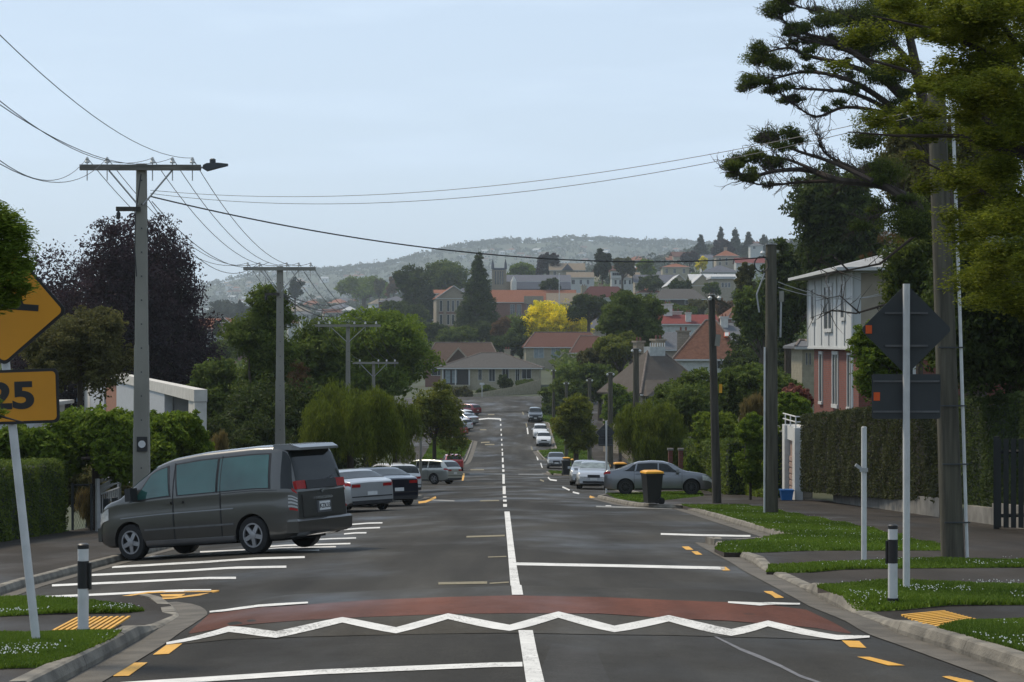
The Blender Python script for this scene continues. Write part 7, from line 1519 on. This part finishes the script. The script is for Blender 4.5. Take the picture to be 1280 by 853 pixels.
# ------------------------------------------------------------ far trees
FT = [('dark_conifer', 'tall dark conifer towering in front of the orange school roof', 598, 560, 318, 64, 420, 'cone', 'dark', 40000, .28, 1.0, 36),
 ('yellow_tree', 'brilliant yellow dome-shaped tree above the red-brown roof', 694, 462, 373, 84, 420, 'dome', 'yellow', 20000, .30, 1, 22),
 ('distant_tree', 'large dark green tree mass left of the stone school', 520, 730, 330, 60, 390, 'round', 'dark', 10000, .6, 1, 14), ('distant_tree', 'big mid-green sunlit tree behind the stone school gable', 556, 790, 326, 62, 378, 'round', 'mid', 12000, .6, 1, 14),
 ('distant_tree', 'dark column-shaped tree beside the left corner of the stone school', 535, 690, 356, 24, 410, 'round', 'blue', 5000, .5, 1, 9),
 ('distant_tree', 'green tree peeping above the left end of the church roof', 652, 900, 329, 36, 347, 'dome', 'fresh', 5000, .6, 1, 9), ('copper_beech_tree', 'dark copper-leaved tree rising behind the church roof', 686, 940, 316, 34, 346, 'dome', 'purple', 7000, .6, 1, 11),
 ('distant_tree', 'dark wispy poplar group in front of the white two-storey house', 753, 720, 312, 26, 352, 'round', 'blue', 8000, .5, 1, 11), ('distant_tree', 'olive tree crown right of the wispy poplars', 778, 760, 322, 34, 345, 'dome', 'olive', 6000, .5, 1, 9),
 ('distant_tree', 'dark bushy tree growing to the right of the yellow tree', 736, 450, 366, 54, 402, 'dome', 'dark', 12000, .32, 1, 12), ('distant_tree', 'small green tree standing on the church aisle roof line', 687, 700, 347, 26, 362, 'dome', 'dark', 3500, .45, 1, 7),
 ('distant_tree', 'rounded green shrub tree above the brown roof', 573, 470, 408, 56, 430, 'dome', 'mid', 10000, .3, 1, 11), ('distant_tree', 'dark green tree clump below the conifer', 606, 500, 402, 44, 432, 'dome', 'dark', 7000, .35, 1, 9),
 ('distant_tree', 'pinkish-brown tree between the conifer and the yellow tree', 628, 490, 397, 34, 425, 'dome', 'rust', 5000, .32, 1, 9), ('distant_tree', 'grey-green round tree directly left of the yellow tree', 652, 460, 388, 40, 436, 'round', 'mid', 10000, .3, 1, 12),
 ('distant_tree', 'dark trees filling the gap above the cream bungalow', 640, 430, 414, 60, 445, 'dome', 'dark', 9000, .3, 1, 10), ('distant_tree', 'dark bush in front of the twin white gables', 851, 575, 349, 32, 366, 'dome', 'dark', 5000, .35, 1, 8),
 ('distant_tree', 'round mid-green bush below the right white gable', 888, 560, 352, 26, 368, 'dome', 'mid', 4000, .35, 1, 8), ('distant_tree', 'olive bush below the dark brown hip roof', 872, 480, 373, 32, 390, 'dome', 'olive', 5000, .3, 1, 8),
 ('distant_tree', 'low mixed trees above the scarlet iron roof', 840, 430, 378, 60, 396, 'dome', 'mid', 7000, .3, 1, 9), ('distant_tree', 'rust brown tree beside the slim wooden pole top', 905, 420, 374, 40, 400, 'dome', 'rust', 5000, .3, 1, 8),
 ('distant_tree', 'dark tree just right of the olive flat-roofed building', 934, 450, 345, 34, 400, 'round', 'dark', 8000, .3, 1, 10),
 ('distant_tree', 'bright green tree behind the grey slate roof', 806, 830, 322, 28, 350, 'round', 'fresh', 5000, .5, 1, 9), ('distant_tree', 'dark tree in front of the grey slate roof', 812, 640, 343, 34, 362, 'dome', 'dark', 4000, .4, 1, 8),
 ('small_yellow_tree', 'small golden tree left of the big orange-roofed house', 878, 880, 320, 16, 338, 'dome', 'yellow', 2600, .45, 1, 6), ('distant_tree', 'purple-leaved tree in the wood above the yellow hill house', 862, 1150, 314, 26, 332, 'dome', 'purple', 3000, .7, 1, 7), ('distant_tree', 'purple-leaved tree under the tall pines', 905, 1180, 298, 30, 318, 'dome', 'purple', 4000, .7, 1, 8),
 ('distant_tree', 'sunlit green tree ridge between the second pole and the school', 455, 1250, 344, 70, 372, 'dome', 'fresh', 9000, .8, 1, 14), ('distant_tree', 'brownish tree at the right end of the sunlit ridge', 492, 1200, 346, 18, 370, 'dome', 'rust', 2500, .8, 1, 6),
 ('distant_tree', 'brown tree second from the right end of the sunlit ridge', 474, 1220, 348, 18, 370, 'dome', 'olive', 2500, .8, 1, 6), ('distant_tree', 'dark round tree just right of the second pole top', 369, 1150, 348, 24, 372, 'round', 'blue', 3500, .8, 1, 8), ('distant_tree', 'dark tree at the left of the second pole on the distant slope', 337, 1100, 358, 22, 378, 'round', 'blue', 3000, .8, 1, 7),
 ('distant_tree', 'pale grey-green tree in the far left valley', 237, 1600, 371, 20, 392, 'round', 'blue', 2500, 1., 1, 7), ('distant_tree', 'dark wooded clump behind the far left brick building', 285, 1300, 374, 56, 400, 'dome', 'blue', 7000, .9, 1, 12), ('distant_tree', 'cone-shaped dark tree right of the far left wood', 300, 1150, 376, 18, 404, 'cone', 'blue', 2500, .8, 1, 8),
 ('distant_tree', 'dark conifer in front of the far left brick gable', 270, 560, 404, 14, 424, 'column', 'dark', 2500, .35, 1, 5), ('distant_tree', 'small green tree before the far left clay roof', 253, 560, 408, 14, 424, 'dome', 'mid', 2000, .35, 1, 6),
 ('distant_tree', 'golden brown bush below the white modern house', 246, 300, 430, 24, 446, 'dome', 'bronze', 3000, .2, 1, 6), ('distant_tree', 'mid-green garden trees below the far left houses', 285, 300, 424, 56, 455, 'dome', 'mid', 9000, .22, 1, 11),
 ('distant_tree', 'wood filling the slope left of the school', 500, 640, 376, 70, 402, 'dome', 'dark', 10000, .45, 1, 12), ('distant_tree', 'tall trees between the third pole and the school', 510, 560, 392, 56, 425, 'dome', 'mid', 9000, .4, 1, 11), ('distant_tree', 'lowest trees in front of the stone school base', 545, 520, 402, 40, 430, 'dome', 'dark', 6000, .35, 1, 9)]
for i, (nm, lab, px, d, top, wd, bot, kind, lf, n, size, dep, nb) in enumerate(FT):
    tree(nm, lab, px, d, top, wd, bot, kind, lf, n, size * .8, 200 + i, nb=nb, clump=.24, inner=.35, cat='tree')
for i, (px, top, wd, d) in enumerate(((876, 294, 17, 1300), (901, 284, 15, 1320), (919, 285, 18, 1280), (936, 290, 17, 1300), (954, 294, 20, 1340))):
    tree('norfolk_pine', ['smallest leftmost', 'tallest narrow second', 'middle broad', 'fourth', 'rightmost spreading'][i] + ' dark pine of the five on the right skyline', px, d, top, wd * 1.4, 320, 'cone', 'blue', 3500, .7, 300 + i, nb=12, group='dark pines on the right skyline')
# woods that read as one mass: many small crowns in one object each
def wood(name, label, regs, leafm, seed, per, size, cr_=(2.5, 5.5), lift=.45):
    rng = np.random.default_rng(seed); CC = []; RR = []; TT = []
    for (px0, px1, d0, d1, n) in regs:
        px = rng.uniform(px0, px1, n); d = np.sqrt(rng.uniform(d0 * d0, d1 * d1, n)); x = (px - 640) / F * d; r = rng.uniform(*cr_, n) * (1 + .25 * (d > 1500) + .5 * (d > 2700))
        z = (np.where(d > 2750, hillz(x, d), landz(x, d)) if name != 'x' else 0) + r * lift
        CC.append(np.stack([x, d, z], 1)); RR.append(r)
        TT.append(rng.random(n))
    C = np.concatenate(CC); r = np.concatenate(RR); T = np.concatenate(TT); n = len(C)
    u = rng.normal(0, 1, (n, per, 3)); u /= np.linalg.norm(u, axis=2)[..., None]; u[..., 2] = np.abs(u[..., 2]) * 1.1 - .25
    # a few lobes per crown
    lob = rng.normal(0, .45, (n, 3, 3)); li = rng.integers(0, 3, (n, per)); u = u * .62 + np.take_along_axis(lob, li[..., None].repeat(3, 2), 1) * np.array([1, 1, .5])
    p = C[:, None] + u * r[:, None, None]; S = np.repeat(r, per) * size * rng.uniform(.6, 1.3, n * per)
    V = quads(p.reshape(-1, 3), S, .6, rng); tt = (np.repeat(T, per) * .55 + rng.random(n * per) * .45)
    o = npmesh(name, V, np.arange(len(V)).reshape(-1, 4), LM[leafm], None, np.repeat(tt, 4)); o['kind'] = 'stuff'; tag(o, label, 'wood'); return o
wood('town_trees', 'dense green garden trees filling the town between the houses', [(-60, 520, 420, 1100, 800), (520, 760, 470, 1100, 520), (760, 1100, 420, 1100, 800), (-60, 230, 200, 420, 220), (1000, 1400, 160, 420, 250), (700, 980, 300, 420, 90)], 'mid', 401, 60, .17, (2.2, 4.6), .3)
wood('hillside_wood', 'dark mixed woods covering the middle-distance hillsides', [(-60, 520, 1100, 2700, 1100), (520, 1300, 1050, 2700, 1500)], 'blue', 402, 36, .24, (4, 8))
wood('far_hill_trees', 'trees scattered over the far hazy hills', [(-500, 1800, 2800, 4500, 6500)], 'hilltree', 403, 16, .34, (3.2, 6))
wood('ridge_trees', 'line of tall trees along the crest of the far hills', [(395, 990, 4560, 4740, 620), (210, 395, 4600, 4740, 50)], 'hilltree', 404, 44, .26, (3.2, 6.2), .5)
# small houses of the far suburbs
protos = []
for i, (wc, rc) in enumerate((('whitewall', 'r_white'), ('whitewall', 'r_slate'), ('cream', 'r_red'), ('whitewall', 'r_orange'), ('tanwall', 'r_iron'), ('whitewall', 'r_tan'))):
    mb = MB(); mb.cur = 0; mb.bx(-6, 6, -4, 4, -3, 4.6); mb.cur = 1; q = roofmesh('hip' if i % 2 else 'gable', 12, 8, 4.6, 2.6, .4); mb.add(q.v, q.f); mb.m[-len(q.f):] = [1] * len(q.f)
    mb.cur = 2; mb.bx(-4, -2, -4.05, -3.9, 1, 2.8); mb.bx(1, 3.5, -4.05, -3.9, 1, 2.8)
    o = mb.obj('distant_house', [M[wc], M[rc], M['pane']]); protos.append(o.data); bpy.data.objects.remove(o)
def suburbs(n, px0, px1, d0, d1, label, group, seed, zf, s0=1., w_=None):
    rng = np.random.default_rng(seed); k = 0
    while k < n:
        px = rng.uniform(px0, px1) if w_ is None else rng.normal(w_[0], w_[1]); d = math.sqrt(rng.uniform(d0 * d0, d1 * d1))
        if not px0 < px < px1: continue
        x = (px - 640) / F * d; o = bpy.data.objects.new('distant_house', protos[rng.integers(0, 6)]); COL.objects.link(o); o.location = (x, d, float(zf(np.array([x]), np.array([d]))[0]) + 2); o.rotation_euler.z = rng.uniform(-.8, .8); o.scale = [s0 * rng.uniform(.7, 1.3)] * 3
        tag(o, label, 'house', group); k += 1
suburbs(170, 560, 990, 3100, 4400, 'tiny pale house among trees on the far central hillside', 'houses on the far central hillside', 501, hillz, 1.05)
suburbs(120, 225, 560, 3000, 4300, 'tiny pale house on the hazy hillside at the left', 'houses on the far left hillside', 502, hillz, 1.1, (330, 100))
suburbs(40, 240, 520, 1300, 2500, 'small pale house in the valley between the power poles', 'houses in the left valley', 503, landz, 1.1)
suburbs(34, 760, 985, 1050, 2300, 'small pale house half hidden in the woods on the right hill', 'houses in the right hill woods', 504, landz, 1.1)
# ------------------------------------------------------------ haze
hm = bpy.data.materials.new('haze'); hm.use_nodes = True; n = hm.node_tree.nodes; n.clear(); o_ = n.new('ShaderNodeOutputMaterial'); pv = n.new('ShaderNodeVolumePrincipled')
pv.inputs['Density'].default_value = 1.35e-4; pv.inputs['Color'].default_value = (.80, .92, 1, 1); pv.inputs['Anisotropy'].default_value = .25; hm.node_tree.links.new(pv.outputs[0], o_.inputs['Volume'])
hz = MB().bx(-10500, 10500, -300, 6700, -150, 262).obj('haze', hm); hz['kind'] = 'stuff'
